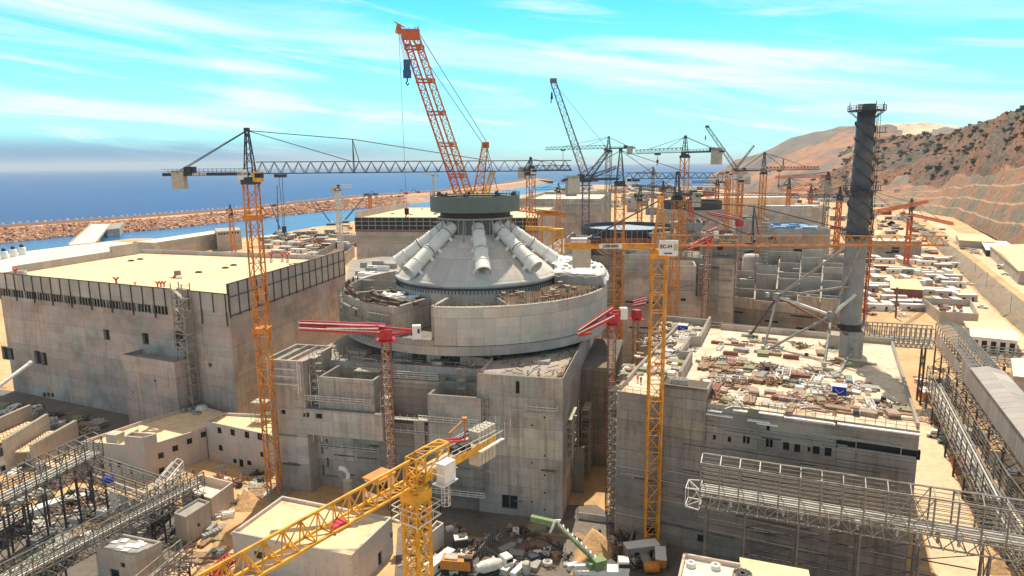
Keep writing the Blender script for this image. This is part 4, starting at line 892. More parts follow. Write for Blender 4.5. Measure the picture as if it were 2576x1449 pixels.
z_ = 7.5; q = [Q(238, 1375, z_), Q(338, 1398, z_), Q(406, 1362, z_), Q(300, 1340, z_)]; shell(lb, q, 0, z_, M_CONL, M_ROOFS, .5, .4, {0: [(3.2, .1, 2.4, 3.4), (6.2, 4.4, 1.2, 1)]})
[part('roof_opening', MB().obox(*(Q(300+rnd.uniform(-40, 60), 1368+rnd.uniform(-14, 14), z_).xy), z_-.45+k*.004, rnd.uniform(.6, 2.2), rnd.uniform(.5, 1.6), .1, A2), M_TARP, lb) for k in range(10)]
# ---- beige roofed building at the bottom
bb = thing('pump_building', 'low square building with a wide sand coloured roof in front of the reactor', 'building', Q(790, 1449, 0))
z_ = 8.0; q = [Q(583, 1338, z_), Q(884, 1397, z_), Q(986, 1301, z_), Q(710, 1247, z_)]
shell(bb, q, 0, z_, M_WHITE, M_ROOF, .7, .5, {1: [(9, .1, 1.6, 3), (14, 3.6, 1, 1.2)], 0: [(5, 3.2, 2.6, 1.6)]})
rb2 = thing('corner_building', 'flat roofed building with grey roof, round fan and cream slab at the bottom right', 'building', Q(1830, 1470, 0))
z_ = 16.0; q = [Q(1690, 1520, z_), Q(2120, 1620, z_), Q(2036, 1448, z_), Q(1719, 1390, z_)]; shell(rb2, q, 0, z_, M_WHITE, M_ROOFW, .7, .4)
q2 = [Q(1873, 1500, z_), Q(2050, 1530, z_), Q(2034, 1442, z_), Q(1860, 1410, z_)]; m = MB(); m.prism([q2[0], q2[1], q2[2]*.995+q2[0]*.005, q2[3]], z_-.5, z_+.6); part('roof_slab', m, M_ROOF, rb2)
p = Q(1868, 1442, z_+2); t = thing('roof_fan', 'round tan roof fan with radial blades on the corner building', 'vent', (p.x, p.y, z_-.7)); m = MB(); m.lathe([(1.5, z_-.7), (1.5, z_+2), (1.3, z_+2), (1.3, z_+1.6), (0, z_+1.6)], 24, p.x, p.y, smooth=False); part('housing', m, M_CW, t)
m = MB(); [m.beam((p.x, p.y, z_+2.05), (p.x+1.4*math.cos(k*.45), p.y+1.4*math.sin(k*.45), z_+2.05), .22, .08) for k in range(14)]; part('blades', m, M_STEELD, t)
for i, (x, y) in enumerate(((1738, 1424), (1800, 1430))):
    p = Q(x, y, z_-.7); m = MB(); m.lathe([(.8, p.z), (.8, p.z+.7), (.35, p.z+.8), (.35, p.z+.4)], 14, p.x, p.y); solo('roof_vent', m, M_WPAINT, ['round white vent ring near the left corner of the corner building roof', 'white vent beside the round fan on the corner building'][i], 'vent')

# ---- banded building on the right with the cluttered roof
rbz = 32.5; RA0, RA1, RB0, RB1 = -38.5, 17.0, 134.6, 199.0
rt = thing('auxiliary_building', 'broad banded concrete building with a littered roof under the tall stack', 'building', S(-10, 150))
r0, r1 = S(RA0, RB0), S(RA1, RB0); rf_ = lambda x, y: face(r0, r1, x, y); hh = []
c9 = lambda x, y: (1718+x/3, 966+y/3)
for x, y, wd, ht in ((70, 383, 24, 20), (148, 395, 22, 20), (237, 407, 24, 22), (350, 423, 26, 24), (463, 425, 24, 40), (492, 430, 24, 40), (637, 437, 24, 20), (666, 441, 24, 20), (637, 462, 24, 20), (666, 466, 24, 20), (778, 475, 50, 40), (862, 490, 48, 42), (1005, 505, 54, 40), (1095, 518, 56, 44), (642, 338, 26, 24), (20, 380, 20, 18), (950, 500, 20, 20)):
    x0, y0 = c9(x-wd/2, y+ht/2); x1, y1 = c9(x+wd/2, y-ht/2); s0, z0 = rf_(x0, y0); s1, z1 = rf_(x1, y1); hh.append((s0, min(z0, z1), s1-s0, abs(z1-z0)+.3))
for (xa, ya), (xb, yb) in (((1155, 465), (1300, 490)), ((1312, 475), (1640, 535)), ((1650, 520), (1790, 560))):
    s0, z0 = rf_(*c9(xa, ya)); s1, z1 = rf_(*c9(xb, yb)); hh.append((s0, min(z0, z1)-.4, s1-s0, 1.7))
s0, z0 = rf_(1600, 1310); hh.append((s0+2, .1, 2.2, 3.2)); hh.append((s0+13, 2.1, 1.6, 1.6))
m = MB(); m.wall(r0, r1, 0, rbz, hh, .8); m.wall(r1, S(RA1, RB1), 0, rbz); m.wall(S(RA1, RB1), S(RA0, RB1), 0, rbz); m.wall(S(RA0, RB1), r0, 0, rbz)
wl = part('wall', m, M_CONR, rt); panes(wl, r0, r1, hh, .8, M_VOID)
m = MB(); m.add([S(RA0, RB0, rbz), S(RA1, RB0, rbz), S(RA1, RB1, rbz), S(RA0, RB1, rbz)], [(0, 1, 2, 3)]); part('roof', m, M_ROOFL, rt)
def rq(x, y): return Q(x, y, rbz)
def r7(x, y): return rq(1543+x/3.84, 791.6+y/3.84)
def low(pts, h_, th, mat=M_CONL, nm='roof_wall', par=rt, z=rbz):
    m = MB()
    for i in range(len(pts)-1): pwall(m, pts[i], pts[i+1], z, z+h_, th)
    return part(nm, m, mat, par)
low([S(RA1-.25, RB0+1), S(RA1-.25, RB1)], 1.1, .5, nm='parapet'); low([S(RA1, RB1-.3), S(RA0+12, RB1-.3)], 1.6, .6, nm='parapet'); low([S(RA0+.3, RB0+1), S(RA0+.3, RB1)], 1.0, .6, nm='parapet')
low([r7(930, 100), r7(830, 300), r7(737, 300), r7(640, 450), r7(748, 460), r7(640, 660)], 2.6, .7)
low([r7(500, 60), r7(930, 100)], 1.6, .6)
a, b_ = rf_(1660, 985)[0], rf_(1778, 1010)[0]
m = MB(); er = (r1-r0).normalized(); nr = Vector((er.y, -er.x, 0)); e0, e1 = r0+er*a, r0+er*b_
m.wall(e0+nr*.5, e1+nr*.5, rbz-8, rbz+3, [], .3); m.wall(e1+nr*.5, e1-nr*7, rbz-8, rbz+3); m.wall(e0-nr*7, e0+nr*.5, rbz-8, rbz+3); m.add([(*q.xy, rbz+2.2) for q in (e0+nr*.5, e1+nr*.5, e1-nr*7, e0-nr*7)], [(0, 1, 2, 3)]); part('roof_block', m, M_CONR, rt)
low([e0+nr*.3, e1+nr*.3, e1-nr*6.8], .75, .4, z=rbz+2.2)
for i, q in enumerate((.28, .42)):
    p = e0.lerp(e1, q)-nr*2.6; m = MB(); m.lathe([(1.1, rbz+2.2), (1.2, rbz+3.6), (1.0, rbz+3.6), (1.0, rbz+3.2), (0, rbz+3.2)], 16, p.x, p.y); solo('round_hatch', m, M_CONL, ['round hatch nearer the yellow mast on the raised roof block', 'round hatch nearer the corner on the raised roof block'][i], 'hatch', 'round hatches on the raised roof block')
m = MB()
for k, (x0, y0, x1) in enumerate(((180, 215, 380), (380, 187, 490), (575, 207, 760), (765, 240, 1140), (845, 255, 1150), (1165, 290, 1790), (490, 262, 660), (190, 190, 300), (560, 285, 720))):
    s0, z0 = rf_(*c9(x0, y0)); s1, z1 = rf_(*c9(x1, y0+(x1-x0)*.118)); part('ledge', MB().beam(r0+er*s0+nr*.5+Vector((0, 0, z0)), r0+er*s1+nr*.5+Vector((0, 0, z0)), 1.0, .22), M_TARP, rt)
for k, (x0, y0, x1) in enumerate(((0, 255, 250), (0, 455, 900), (300, 490, 1500), (1150, 570, 1700), (0, 650, 500), (600, 560, 1000), (0, 800, 700))):
    s0, z0 = rf_(*c9(x0, y0)); s1 = rf_(*c9(x1, y0))[0]; part('string_course', MB().beam(r0+er*max(.3, s0)+nr*.1+Vector((0, 0, z0)), r0+er*min(s1, 55)+nr*.1+Vector((0, 0, z0)), .5, .35), M_CONR, rt)
for k in range(46):                                              # formwork bands, boards and grooves across the front
    u0 = rnd.uniform(0, 44); u1 = min(55.3, u0+rnd.uniform(3, 18)); z = rnd.choice((3, 5.2, 7.4, 9.6, 11.8, 14, 16.2, 18.4, 27.5, 29.5))+rnd.uniform(-.5, .5); r_ = rnd.random()
    part('formwork_band', MB().beam(r0+er*u0+nr*.06+Vector((0, 0, z)), r0+er*u1+nr*.06+Vector((0, 0, z)), .3 if r_ < .6 else .7, .25 if r_ < .6 else .12), M_CONR if r_ < .35 else (M_REBAR if r_ < .6 else M_CW), rt)
scaffold('scaffold', 'narrow scaffold column in the gap between the reactor annex and the banded building', S(RA0-2.6, RB0+3), US*2, VS*2.4, 1, 2, 16, 1.95, w_=.12)
# edge rail along the front of the roof
m = MB()
for k in range(34): p = r0+er*(k*1.67)-nr*.3; m.beam((*p.xy, rbz), (*p.xy, rbz+1.3), .07)
for z in (.6, 1.25): m.beam(r0-nr*.3+Vector((0, 0, rbz+z)), r1-nr*.3+Vector((0, 0, rbz+z)), .06)
part('guard_rail', m, M_RUST, rt)

# ---- stack
M_STKL = simple('grey_stack_plate', (0.24, 0.235, 0.225), 0.6, var=.25, scale=.3)
sb = rq(2131, 893); zt = ZA(262, sb); vs_ = thing('vent_stack', 'tall grey metal stack with spiral fins, ladder and leaning tubular braces', 'chimney', (sb.x, sb.y, rbz))
m = MB(); p = rq(2126, 878); m.obox(p.x, p.y+1.5, rbz, 7.6, 5, 3.6, ANG); part('plinth', m, M_CONL, vs_)
m = MB(); m.obox(sb.x+.6, sb.y-.2, rbz, 5.2, 5.2, 6.5, ANG); part('pedestal', m, M_CON, vs_)
zm = ZA(600, sb)
m = MB(); m.lathe([(2.5, rbz+6.5), (2.45, zm), ], 36, sb.x, sb.y); part('lower_shaft', m, M_STKL, vs_)
m = MB(); m.lathe([(2.5, rbz+6.4), (2.75, rbz+6.5), (2.75, rbz+8.0), (2.5, rbz+8.1)], 36, sb.x, sb.y, smooth=False); part('black_collar', m, M_BLACK, vs_)
M_STK = simple('weathered_stack', (0.085, 0.09, 0.098), 0.6, var=.3, scale=.25)
m = MB(); m.lathe([(2.45, zm), (2.3, zm+10), (2.02, zt-12), (1.95, zt), (1.7, zt), (1.7, zt-3)], 36, sb.x, sb.y); part('upper_shaft', m, M_STK, vs_)
for k in range(3):
    m = MB(); n_ = 150; pv = []
    for i in range(n_+1):
        s = i/n_; z = zm+3+(zt-7-zm)*s; a = 2*math.pi*(k/3-s*2.6); r_ = 2.40-.42*s
        pv += [(sb.x+r_*math.cos(a), sb.y+r_*math.sin(a), z), (sb.x+(r_+.36)*math.cos(a), sb.y+(r_+.36)*math.sin(a), z), (sb.x+(r_+.36)*math.cos(a), sb.y+(r_+.36)*math.sin(a), z+.14), (sb.x+r_*math.cos(a), sb.y+r_*math.sin(a), z+.14)]
    for i in range(n_): m.add(pv[i*4:i*4+8], [(0, 1, 5, 4), (1, 2, 6, 5), (2, 3, 7, 6)])
    part('spiral_fin', m, M_STK, vs_)
def platform(z, r, ra, nm='platform'):
    m = MB(); m.lathe([(ra, z), (r, z), (r, z+.2), (ra, z+.2)], 24, sb.x, sb.y, smooth=False)
    for k in range(12):
        a = 2*math.pi*k/12; c, s = math.cos(a), math.sin(a); b_ = a+2*math.pi/12
        m.beam((sb.x+r*c, sb.y+r*s, z), (sb.x+r*c, sb.y+r*s, z+(1.3 if k % 3 else 2.0)), .13); m.beam((sb.x+r*.97*c, sb.y+r*.97*s, z), (sb.x+ra*c, sb.y+ra*s, z-1.5), .13)
        for h_ in (.65, 1.25): m.beam((sb.x+r*c, sb.y+r*s, z+h_), (sb.x+r*math.cos(b_), sb.y+r*math.sin(b_), z+h_), .09)
    part(nm, m, M_STEELD, vs_)
platform(zt-1.6, 4.0, 2.1); platform(ZA(480, sb), 3.7, 2.5); platform(zm+1, 3.6, 2.7)
m = MB(); dx, dy = US.x*2.95, US.y*2.95
for i in range(int((zt-rbz-9)/.9)):
    z = rbz+8+i*.9; m.beam((sb.x+dx, sb.y+dy-.3, z), (sb.x+dx, sb.y+dy+.3, z), .07); 
    if i % 2 == 0: m.beam((sb.x+dx, sb.y+dy, z), (sb.x+dx+.7, sb.y+dy, z), .07)
for o in (-.3, .3): m.beam((sb.x+dx, sb.y+dy+o, rbz+8), (sb.x+dx*.8, sb.y+dy*.8+o, zt-2), .1)
m.beam((sb.x+dx+.7, sb.y+dy, rbz+8), (sb.x+dx*.8+.7, sb.y+dy*.8, zt-2), .08)
for y in (335, 400, 430, 480, 540):
    z = ZA(y, sb); m.obox(sb.x+dx+.7, sb.y+dy, z, 1.6, 1.6, .15); m.beam((sb.x+dx+1.4, sb.y+dy, z), (sb.x+dx+1.4, sb.y+dy, z+1.2), .1); m.beam((sb.x+dx+1.4, sb.y+dy-.7, z+1.2), (sb.x+dx+1.4, sb.y+dy+.7, z+1.2), .1)
part('ladder', m, M_STEELD, vs_)
ft = {k: rq(*v) for k, v in dict(e=(1886, 846), f=(1919, 886), j=(2072, 929), k=(2112, 938)).items()}
N1 = QY(1956, 746, (ft['e'].y+ft['f'].y)/2); N2 = QY(2092, 793, 163)
att = lambda y, dx=0: Vector((sb.x+dx, sb.y-2.4, ZA(y, sb)))
for i, (a, b_, r_, mt) in enumerate(((N1, att(592), .34, M_STEEL), (N1, att(716, -2), .30, M_STEEL), (N1, N2, .34, M_STEELW), (N1, att(836, -1.5), .30, M_RUST), (N1, ft['e'], .26, M_STEELD), (N1, ft['f'], .32, M_STEEL),
        (N2, ft['f'], .33, M_STEEL), (N2, att(612), .34, M_STEEL), (N2, att(735, -.3), .4, M_STEELW), (N2, ft['j'], .36, M_STEEL), (att(870), ft['k'], .3, M_STEEL))):
    part('brace_tube', MB().tube([a, b_], r_, 10), mt, vs_)
for q in (N1, N2): m = MB(); m.obox(q.x, q.y, q.z-.9, 1.6, 1.6, 1.8, .6); part('brace_node', m, M_STEEL, vs_)
for k in 'efj':
    m = MB(); q = ft[k]; m.obox(q.x, q.y, rbz, 4.2, 2.2, .7, ANG); m.obox(q.x, q.y, rbz+.7, .8, .8, 1.0); part('brace_foot', m, M_CW, vs_)
# ================================================================== cranes
def text(parent, s, size, mat, pos, xdir, updir=(0, 0, 1), name='lettering'):
    cu = bpy.data.curves.new(name, 'FONT'); cu.body = s; cu.size = size; cu.extrude = 0.03; cu.align_x = 'CENTER'; cu.align_y = 'CENTER'; cu.offset = size*.02
    o = bpy.data.objects.new(name, cu); col.objects.link(o); dg = bpy.context.evaluated_depsgraph_get()
    me = bpy.data.meshes.new_from_object(o.evaluated_get(dg)); bpy.data.objects.remove(o); bpy.data.curves.remove(cu)
    x = Vector(xdir).normalized(); y = Vector(updir); y = (y-x*y.dot(x)).normalized(); z = x.cross(y); base = ROOT[parent.name]
    for v in me.vertices: v.co = x*v.co.x+y*v.co.y+z*v.co.z+Vector(pos)-base
    me.materials.clear(); me.materials.append(mat); q = bpy.data.objects.new(name, me); col.objects.link(q); q.parent = parent; ROOT[q.name] = base
def tower_crane(label, base, zs, d, jl, cj, ap, mast=M_ORA, head=M_STEELD, jib=M_STEELD, cw=M_CW, mw=2.4, z0=0, hook=.3, hl=12, cabm=M_WPAINT, jh=2.0, group='tower cranes over the site', flat=False, jz=0, pend=True, strut=0, box=3.0, tw=1.0):
    base = Vector((base[0], base[1], z0)); dist = base.y; k = max(1, dist/260)*tw
    d = Vector((d[0], d[1], 0)).normalized(); n = Vector((d.y, -d.x, 0)); Z = Vector((0, 0, 1))
    t = thing('tower_crane', label, 'crane', base, group)
    top = base+Z*(zs-z0); nb = max(6, int((zs-z0)/(mw*1.35)))
    m = MB(); m.lattice(base, top-Z*1.5, mw, mw, nb, .30*k, .15*k, up=d); part('mast', m, mast, t)
    if z0 == 0: m = MB(); m.obox(base.x, base.y, 0, mw*2.4, mw*2.4, .8, A2); part('base_block', m, M_CON, t)
    m = MB(); m.obox(top.x, top.y, zs-1.6, mw*1.25, mw*1.25, 1.1, math.atan2(d.y, d.x)); m.lathe([(mw*.62, zs-.5), (mw*.7, zs-.45), (mw*.7, zs), (0, zs)], 16, top.x, top.y); part('slewing_ring', m, head, t)
    a = top+Z*.8
    if not flat:
        m = MB(); m.lattice(top, top+Z*ap, mw*.8, .6, max(4, int(ap/2)), .22*k, .12*k, up=d); m.obox(top.x, top.y, zs+ap-.4, 1.1, .9, .8); part('tower_head', m, head if head is not M_STEELD else M_STEELD, t)
    js = a+d*mw*.55; je = a+d*jl+Z*jz; nj = max(6, int(jl/2.8))
    m = MB(); m.tri(js, je, 1.6, jh, nj, .2*k, .1*k, jh*.85); part('jib', m, jib, t)
    ce = a-d*cj
    m = MB(); 
    for s in (-.8, .8): m.beam(a-d*.5+n*s, ce+n*s, .3*k, .7)
    m.beam(a-d*.5-Z*.1, ce-Z*.1, 1.5, .12)
    for s in (-1.1, 1.1):
        for q in range(int(cj/2)+1): p = a-d*(q*2)+n*s; m.beam(p, p+Z*1.2, .07*k)
        m.beam(a+n*s+Z*1.2, ce+n*s+Z*1.2, .07*k); m.beam(a+n*s+Z*.6, ce+n*s+Z*.6, .06*k)
    part('counter_jib', m, jib, t)
    m = MB(); p = ce+d*min(3.4, cj*.2); m.obox(p.x, p.y, p.z-box*1.25, box*1.05, 2.0, box*1.6, math.atan2(d.y, d.x)); part('counterweight', m, cw, t)
    m = MB(); p = ce+d*6; m.obox(p.x, p.y, p.z+.2, 2.2, 1.5, 1.5, math.atan2(d.y, d.x)); m.tube([p+n*1.1+Z*.9, p-n*1.1+Z*.9], .6, 8); part('hoist_winch', m, M_STEELD, t)
    m = MB(); p = a+d*(mw*.5+.9)+n*1.5; m.obox(p.x, p.y, p.z-1.8, 1.9, 1.6, 2.2, math.atan2(d.y, d.x)); cb = part('cab', m, cabm, t)
    m = MB(); q = p+d*.3; m.obox(q.x, q.y, p.z-.9, 1.5, 1.66, 1.0, math.atan2(d.y, d.x)); part('cab_window', m, M_GLASS, cb)
    if not flat and pend:
        tp = top+Z*(ap-.2); L_ = [(.3, jh), (.68, jh)] if jl > 25 else [(.6, jh)]
        for f_, h_ in L_:
            j = js.lerp(je, f_)+Z*h_
            if strut and f_ > .5: pass
            else: m = MB(); m.tube([tp, j], .1*k, 5); part('pendant_line', m, M_STEELD, t)
        if strut:
            s0 = js.lerp(je, .31); s1 = s0+Z*(jh+strut); m = MB(); m.beam(s0+n*.7+Z*0, s1, .14*k); m.beam(s0-n*.7, s1, .14*k); m.beam(s0+d*1.2+Z*jh, s1, .14*k); part('jib_strut', m, M_STEELD, t)
            m = MB(); m.tube([tp, s1, js.lerp(je, .72)+Z*jh], .1*k, 5, False); part('pendant_line', m, M_STEELD, t)
        for s in (-.7, .7): m = MB(); m.tube([tp+n*s*.5, ce+d*3+n*s+Z*.4], .1*k, 5); part('pendant_line', m, M_STEELD, t)
    if hook:
        h_ = js.lerp(je, hook); m = MB(); m.obox(h_.x, h_.y, h_.z-.9, 2.4, 1.7, .7, math.atan2(d.y, d.x))
        for s in (-1, 1): m.beam(h_+d*s+n*.9-Z*.3, h_+d*s-n*.9-Z*.3, .3)
        part('trolley', m, M_STEELD, t)
        m = MB(); 
        for s in (-.35, .35): m.beam(h_+d*s-Z*.9, h_+d*s*.5-Z*(hl-1), .09*k)
        m.obox(h_.x, h_.y, h_.z-hl-.4, .9, .5, 1.4); m.tube([h_-Z*(hl+.4), h_-Z*(hl+1.1), h_-Z*(hl+1.5)+d*.3, h_-Z*(hl+1.1)+d*.5], .14, 6); part('hook_block', m, M_STEELD, t)
    return t, a, d, n
GC = 'tower cranes over the site'
# the tall crane on the left
b0 = Q(692, 1245); zs = ZA(446, b0); tp = ZA(326, b0); nlen = QY(1437, 430, b0.y).x-b0.x
t, a, d, n = tower_crane('tallest orange mast with long dark jib, rising left of the reactor', b0, zs, (1, 0), nlen, 19.5, tp-zs, hook=.075, hl=13, cabm=M_YEL, strut=4.8, mw=2.7, jh=2.6, box=2.6)
m = MB(); p = a+n*1.72+d*1.9; p2 = a-d*1.2+n*1.45; m.obox(p2.x, p2.y, p2.z-1.6, 2.2, .3, 2.6); part('sign_board', m, M_WPAINT, t)
text(t, 'EC-H', .9, M_BLACK, p2+n*.2, d); text(t, 'LIEBHERR', .75, M_WPAINT, a-d*11+n*1.15, d)
m = MB()
for z in (a.z-10.5, a.z-37): part('mast_collar', MB().obox(b0.x, b0.y, z, 3.6, 3.6, 1.2, 0), M_ORA, t)
# the crane before the banded building
b0 = Q(1637, 1375); zs = ZA(628, b0); tp = ZA(500, b0); e_ = QY(2380, 627, b0.y-4)
dd = Vector((e_.x-b0.x, e_.y-b0.y)); 
t, a, d, n = tower_crane('yellow mast with orange jib and a white cab, before the banded building', b0, zs, dd, dd.length, 18.5, tp-zs, mast=M_MAST, head=M_MAST, jib=M_ORA, cw=M_CW, hook=0, mw=2.7, jh=2.0, pend=True, strut=5.5, box=3.4)
m = MB(); m.beam(a-d*1+n*.9+Vector((0, 0, 0)), a-d*18.5+n*.9, .35, 1.0); part('side_plate', m, M_MAST, t)
m = MB(); p2 = a-d*9.5+n*1.12; m.obox(p2.x, p2.y, p2.z-.42, 4.4, .06, .84, math.atan2(d.y, d.x)); part('name_plate', m, M_WPAINT, t); text(t, 'LIEBHERR', .72, M_BLACK, p2+n*.08, d)
m = MB(); p2 = a+d*1.4+n*2.4; m.obox(p2.x, p2.y, p2.z-1.6, 3.6, .5, 2.9, math.atan2(d.y, d.x)); part('cab_panel', m, M_WPAINT, t); text(t, 'EC-H', .98, M_BLACK, p2+n*.3-d*.5+Vector((0, 0, .1)), d); text(t, 'LIEBHERR', .38, M_BLACK, p2+n*.32-d*.1+Vector((0, 0, -1.2)), d)
m = MB(); p3 = p2+d*1.3+n*.27; m.obox(p3.x, p3.y, p3.z-.7, .7, .08, 1.3, math.atan2(d.y, d.x)); part('cab_window', m, M_CW, t)
m = MB(); p2 = a-d*15.6; m.obox(p2.x, p2.y, p2.z+.6, 3.2, 2.2, .9, math.atan2(d.y, d.x)); part('counterweight_cap', m, M_STEELW, t)
# distant hammerheads: label, mast foot column and distance, slewing row, apex row, jib end (x, distance), counter-jib end x, paints
def far_crane(label, x, Y, ys, ya, xj, Yj, xc, mast, jib, hook=.4, flat=False, head=M_STEELD, mw=2.6, box=3.0, strut=0, cabm=M_WPAINT, z0=0, hl=10, tw=1.0, jz=0, cw=M_CW):
    p = QY(x, ys, Y); zs = p.z; ap = max(3, ZA(ya, p)-zs) if ya else 0; e = QY(xj, ys, Yj); dd = Vector((e.x-p.x, Yj-Y)); c = QY(xc, ys, Y); cj = abs(c.x-p.x)/max(.3, abs(dd.normalized().x))
    return tower_crane(label, p, zs, dd, dd.length, min(cj, 22), ap, mast, head, jib, hook=hook, flat=flat, mw=mw, box=box, strut=strut, cabm=cabm, z0=z0, hl=hl, tw=tw, jz=jz, cw=cw)
far_crane('orange mast with dark pointed head just right of the reactor ring', 1560, 236, 456, 377, 1800, 236, 1418, M_ORA, M_STEELD, hook=.12, mw=3.0, box=3.8, hl=6)
far_crane('grey mast with its jib to the left behind the grey ring crane', 1531, 430, 377, 344, 1372, 450, 1592, M_STEEL, M_STEELD, hook=.7, mw=3, tw=.8)
far_crane('dark headed crane with jib to the left and big pale counterweight', 1723, 300, 388, 343, 1597, 330, 1832, M_ORA, M_STEELD, hook=.5, strut=0, mw=2.6, box=4.2, hl=4)
far_crane('orange mast with a black slewing house right of the yellow mast', 1703, 250, 492, 434, 1600, 300, 1650, M_ORA, M_STEELD, hook=0, cabm=M_BLACK, head=M_BLACK)
far_crane('orange mast with short dark jib in front of the pale hill', 1921, 420, 432, 384, 2060, 440, 1832, M_ORA, M_STEELD, hook=.25, strut=5)
far_crane('orange mast beside the reactor ring with a flat dark jib', 1335, 300, 432, 397, 1436, 290, 1362, M_ORA, M_STEELD, hook=0, mw=2.8)
far_crane('pale topped crane on the channel shore left of the reactor', 849, 470, 474, 0, 884, 460, 836, M_STEELW, M_STEELW, hook=0, flat=True, mw=2.6)
far_crane('tiny white crane far out on the breakwater', 1090, 1300, 441, 0, 1062, 1300, 1104, M_STEELW, M_STEELW, hook=0, flat=True, mw=3.4)
far_crane('slim orange crane before the windowed intake block', 580, 470, 536, 516, 570, 450, 588, M_ORA, M_ORA, hook=0)
far_crane('stubby orange crane at the foot of the breakwater', 930, 900, 492, 0, 915, 890, 945, M_ORA, M_STEELD, hook=0, flat=True, mw=3)
far_crane('red orange mast with dark head just right of the stack', 2187, 330, 545, 480, 2330, 420, 2165, M_RORA, M_RORA, hook=0, head=M_STEELD, mw=3)
far_crane('orange mast with a red flat jib before the pale hill', 1832, 480, 440, 0, 1880, 470, 1815, M_ORA, M_RORA, hook=0, flat=True)
far_crane('yellow orange mast with pale jib left of the stack', 1864, 440, 452, 0, 1790, 440, 1885, M_ORA, M_STEELW, hook=0, flat=True)
far_crane('thin crane with a red jib across the hill foot', 2083, 560, 448, 432, 1950, 540, 2098, M_STEEL, M_RORA, hook=0)
far_crane('orange crane low beside the road under the cut slope', 2290, 520, 545, 500, 2400, 440, 2262, M_RORA, M_RORA, hook=0, head=M_STEELD)
far_crane('faint grey crane far behind the counterweights', 1643, 900, 438, 420, 1600, 900, 1655, M_STEEL, M_STEEL, hook=0)
far_crane('orange crane with low red jib in front of the far sheds', 1740, 520, 497, 480, 2010, 520, 1715, M_RORA, M_RORA, hook=0)
far_crane('red crane with long low jib in front of the long white roof', 2112, 480, 498, 470, 1990, 480, 2130, M_RORA, M_STEELD, hook=0)
for a_ in (('slim orange crane over the sand behind the third drum', 1668, 700, 474, 455, 1610, 720, 1690, M_ORA, M_STEELD), ('orange crane with dark jib just left of the pale hill foot', 1805, 640, 462, 440, 1740, 640, 1830, M_ORA, M_STEELD), ('far orange crane between the hill and the stack', 1985, 620, 470, 446, 2060, 620, 1960, M_ORA, M_ORA), ('far red crane low on the hill foot near the stack', 2040, 700, 482, 462, 1960, 700, 2062, M_RORA, M_RORA), ('orange crane in front of the distant grey hall', 1405, 520, 480, 462, 1340, 520, 1422, M_ORA, M_STEELD), ('grey and orange crane above the second drum', 1610, 430, 500, 470, 1680, 430, 1590, M_ORA, M_STEELD)): far_crane(*a_, hook=0, tw=.8)
# luffing and crawler cranes
def boom(m, a, b_, w0, w1, n, k): m.lattice(a, b_, w0, w1, n, .34*k, .17*k)
cr = thing('crawler_crane', 'huge orange twin boom crane leaning left behind the reactor', 'crane', QY(1290, 880, 258))
a, b_ = QY(1272, 800, 258), QY(1033, 92, 250); dv = (b_-a); nx = Vector((.995, .1, 0)); off = 2.25
for s in (-1, 1):
    m = MB(); m.lattice(a+nx*off*s, b_+nx*(off-.35)*s, 2.6, 2.1, 40, .44, .22, up=(0, 1, 0)); part('boom', m, M_RORA if s < 0 else M_ORA, cr)
for q in range(9):
    m = MB(); p = a+dv*(.1+.108*q); m.lattice(p-nx*3.4, p+nx*3.4, 1.3, 1.3, 4, .3, .16); m.obox(p.x+1.6, p.y-1, p.z-.7, 1.6, 1.4, 1.4); part('boom_link', m, M_RORA, cr)
m = MB(); m.obox(b_.x, b_.y, b_.z-1, 6.4, 2.4, 3.4, .1); m.tube([b_+nx*-3.9+Vector((0, -.5, 2)), b_+nx*-3.9+Vector((0, .5, 2))], 1.2, 12); part('boom_head', m, M_RORA, cr)
m = MB(); m.obox(b_.x-4, b_.y, b_.z+1.2, 2.6, 2.0, 3.0, .1, .5); m.beam(b_+Vector((-5.5, 0, 5)), b_+Vector((-2, 0, 3)), .4); part('head_sheaves', m, M_ORA, cr)
m = MB()
for k in range(7): p = b_+nx*(rnd.uniform(-2, 3.4))+Vector((0, 0, 2.3)); m.beam(p, p+Vector((rnd.uniform(-.5, .5), 0, rnd.uniform(.6, 1.4))), .15)
part('head_railing', m, M_STEELD, cr)
hk = QY(1023, 150, 249); m = MB(); [m.beam((hk.x+s, hk.y, hk.z), (b_.x-3.8+s*.6, b_.y, b_.z+1), .12) for s in (-.8, -.3, .3, .8)]; part('hoist_ropes', m, M_STEELD, cr)
m = MB(); m.obox(hk.x, hk.y, hk.z-3.4, 2.2, 1.2, 3.4); m.obox(hk.x, hk.y, hk.z-6.2, 2.7, 1.4, 2.7); m.beam((hk.x, hk.y, hk.z-6.1), (hk.x, hk.y, hk.z-7.4), .45); m.tube([(hk.x, hk.y, hk.z-7.2), (hk.x-.5, hk.y, hk.z-8), (hk.x, hk.y, hk.z-8.6), (hk.x+.5, hk.y, hk.z-8)], .3, 8); part('hook_block', m, M_BLUEB, cr)
r0_ = QY(1010, 92, 249); r1_ = QY(1023, 528, 249); m = MB(); m.beam((r1_.x, r1_.y, r1_.z), (r1_.x-.4, r0_.y, r0_.z), .11); part('hoist_ropes', m, M_STEELD, cr)
m = MB(); m.obox(r1_.x, r1_.y, r1_.z-1.6, 1.5, .9, 2.2); m.tube([(r1_.x, r1_.y, r1_.z-1.6), (r1_.x-.5, r1_.y, r1_.z-2.4), (r1_.x, r1_.y, r1_.z-3), (r1_.x+.5, r1_.y, r1_.z-2.4)], .22, 6); part('hook_block', m, M_BLACK, cr)
mh = QY(1221, 362, 262); mf = QY(1192, 560, 256); m = MB(); m.lattice(mf, mh, 4.2, 2.0, 12, .4, .2, up=(0, 1, 0)); m.obox(mh.x, mh.y, mh.z-1.5, 2.8, 1.6, 2.2); part('derrick_mast', m, M_ORA, cr)
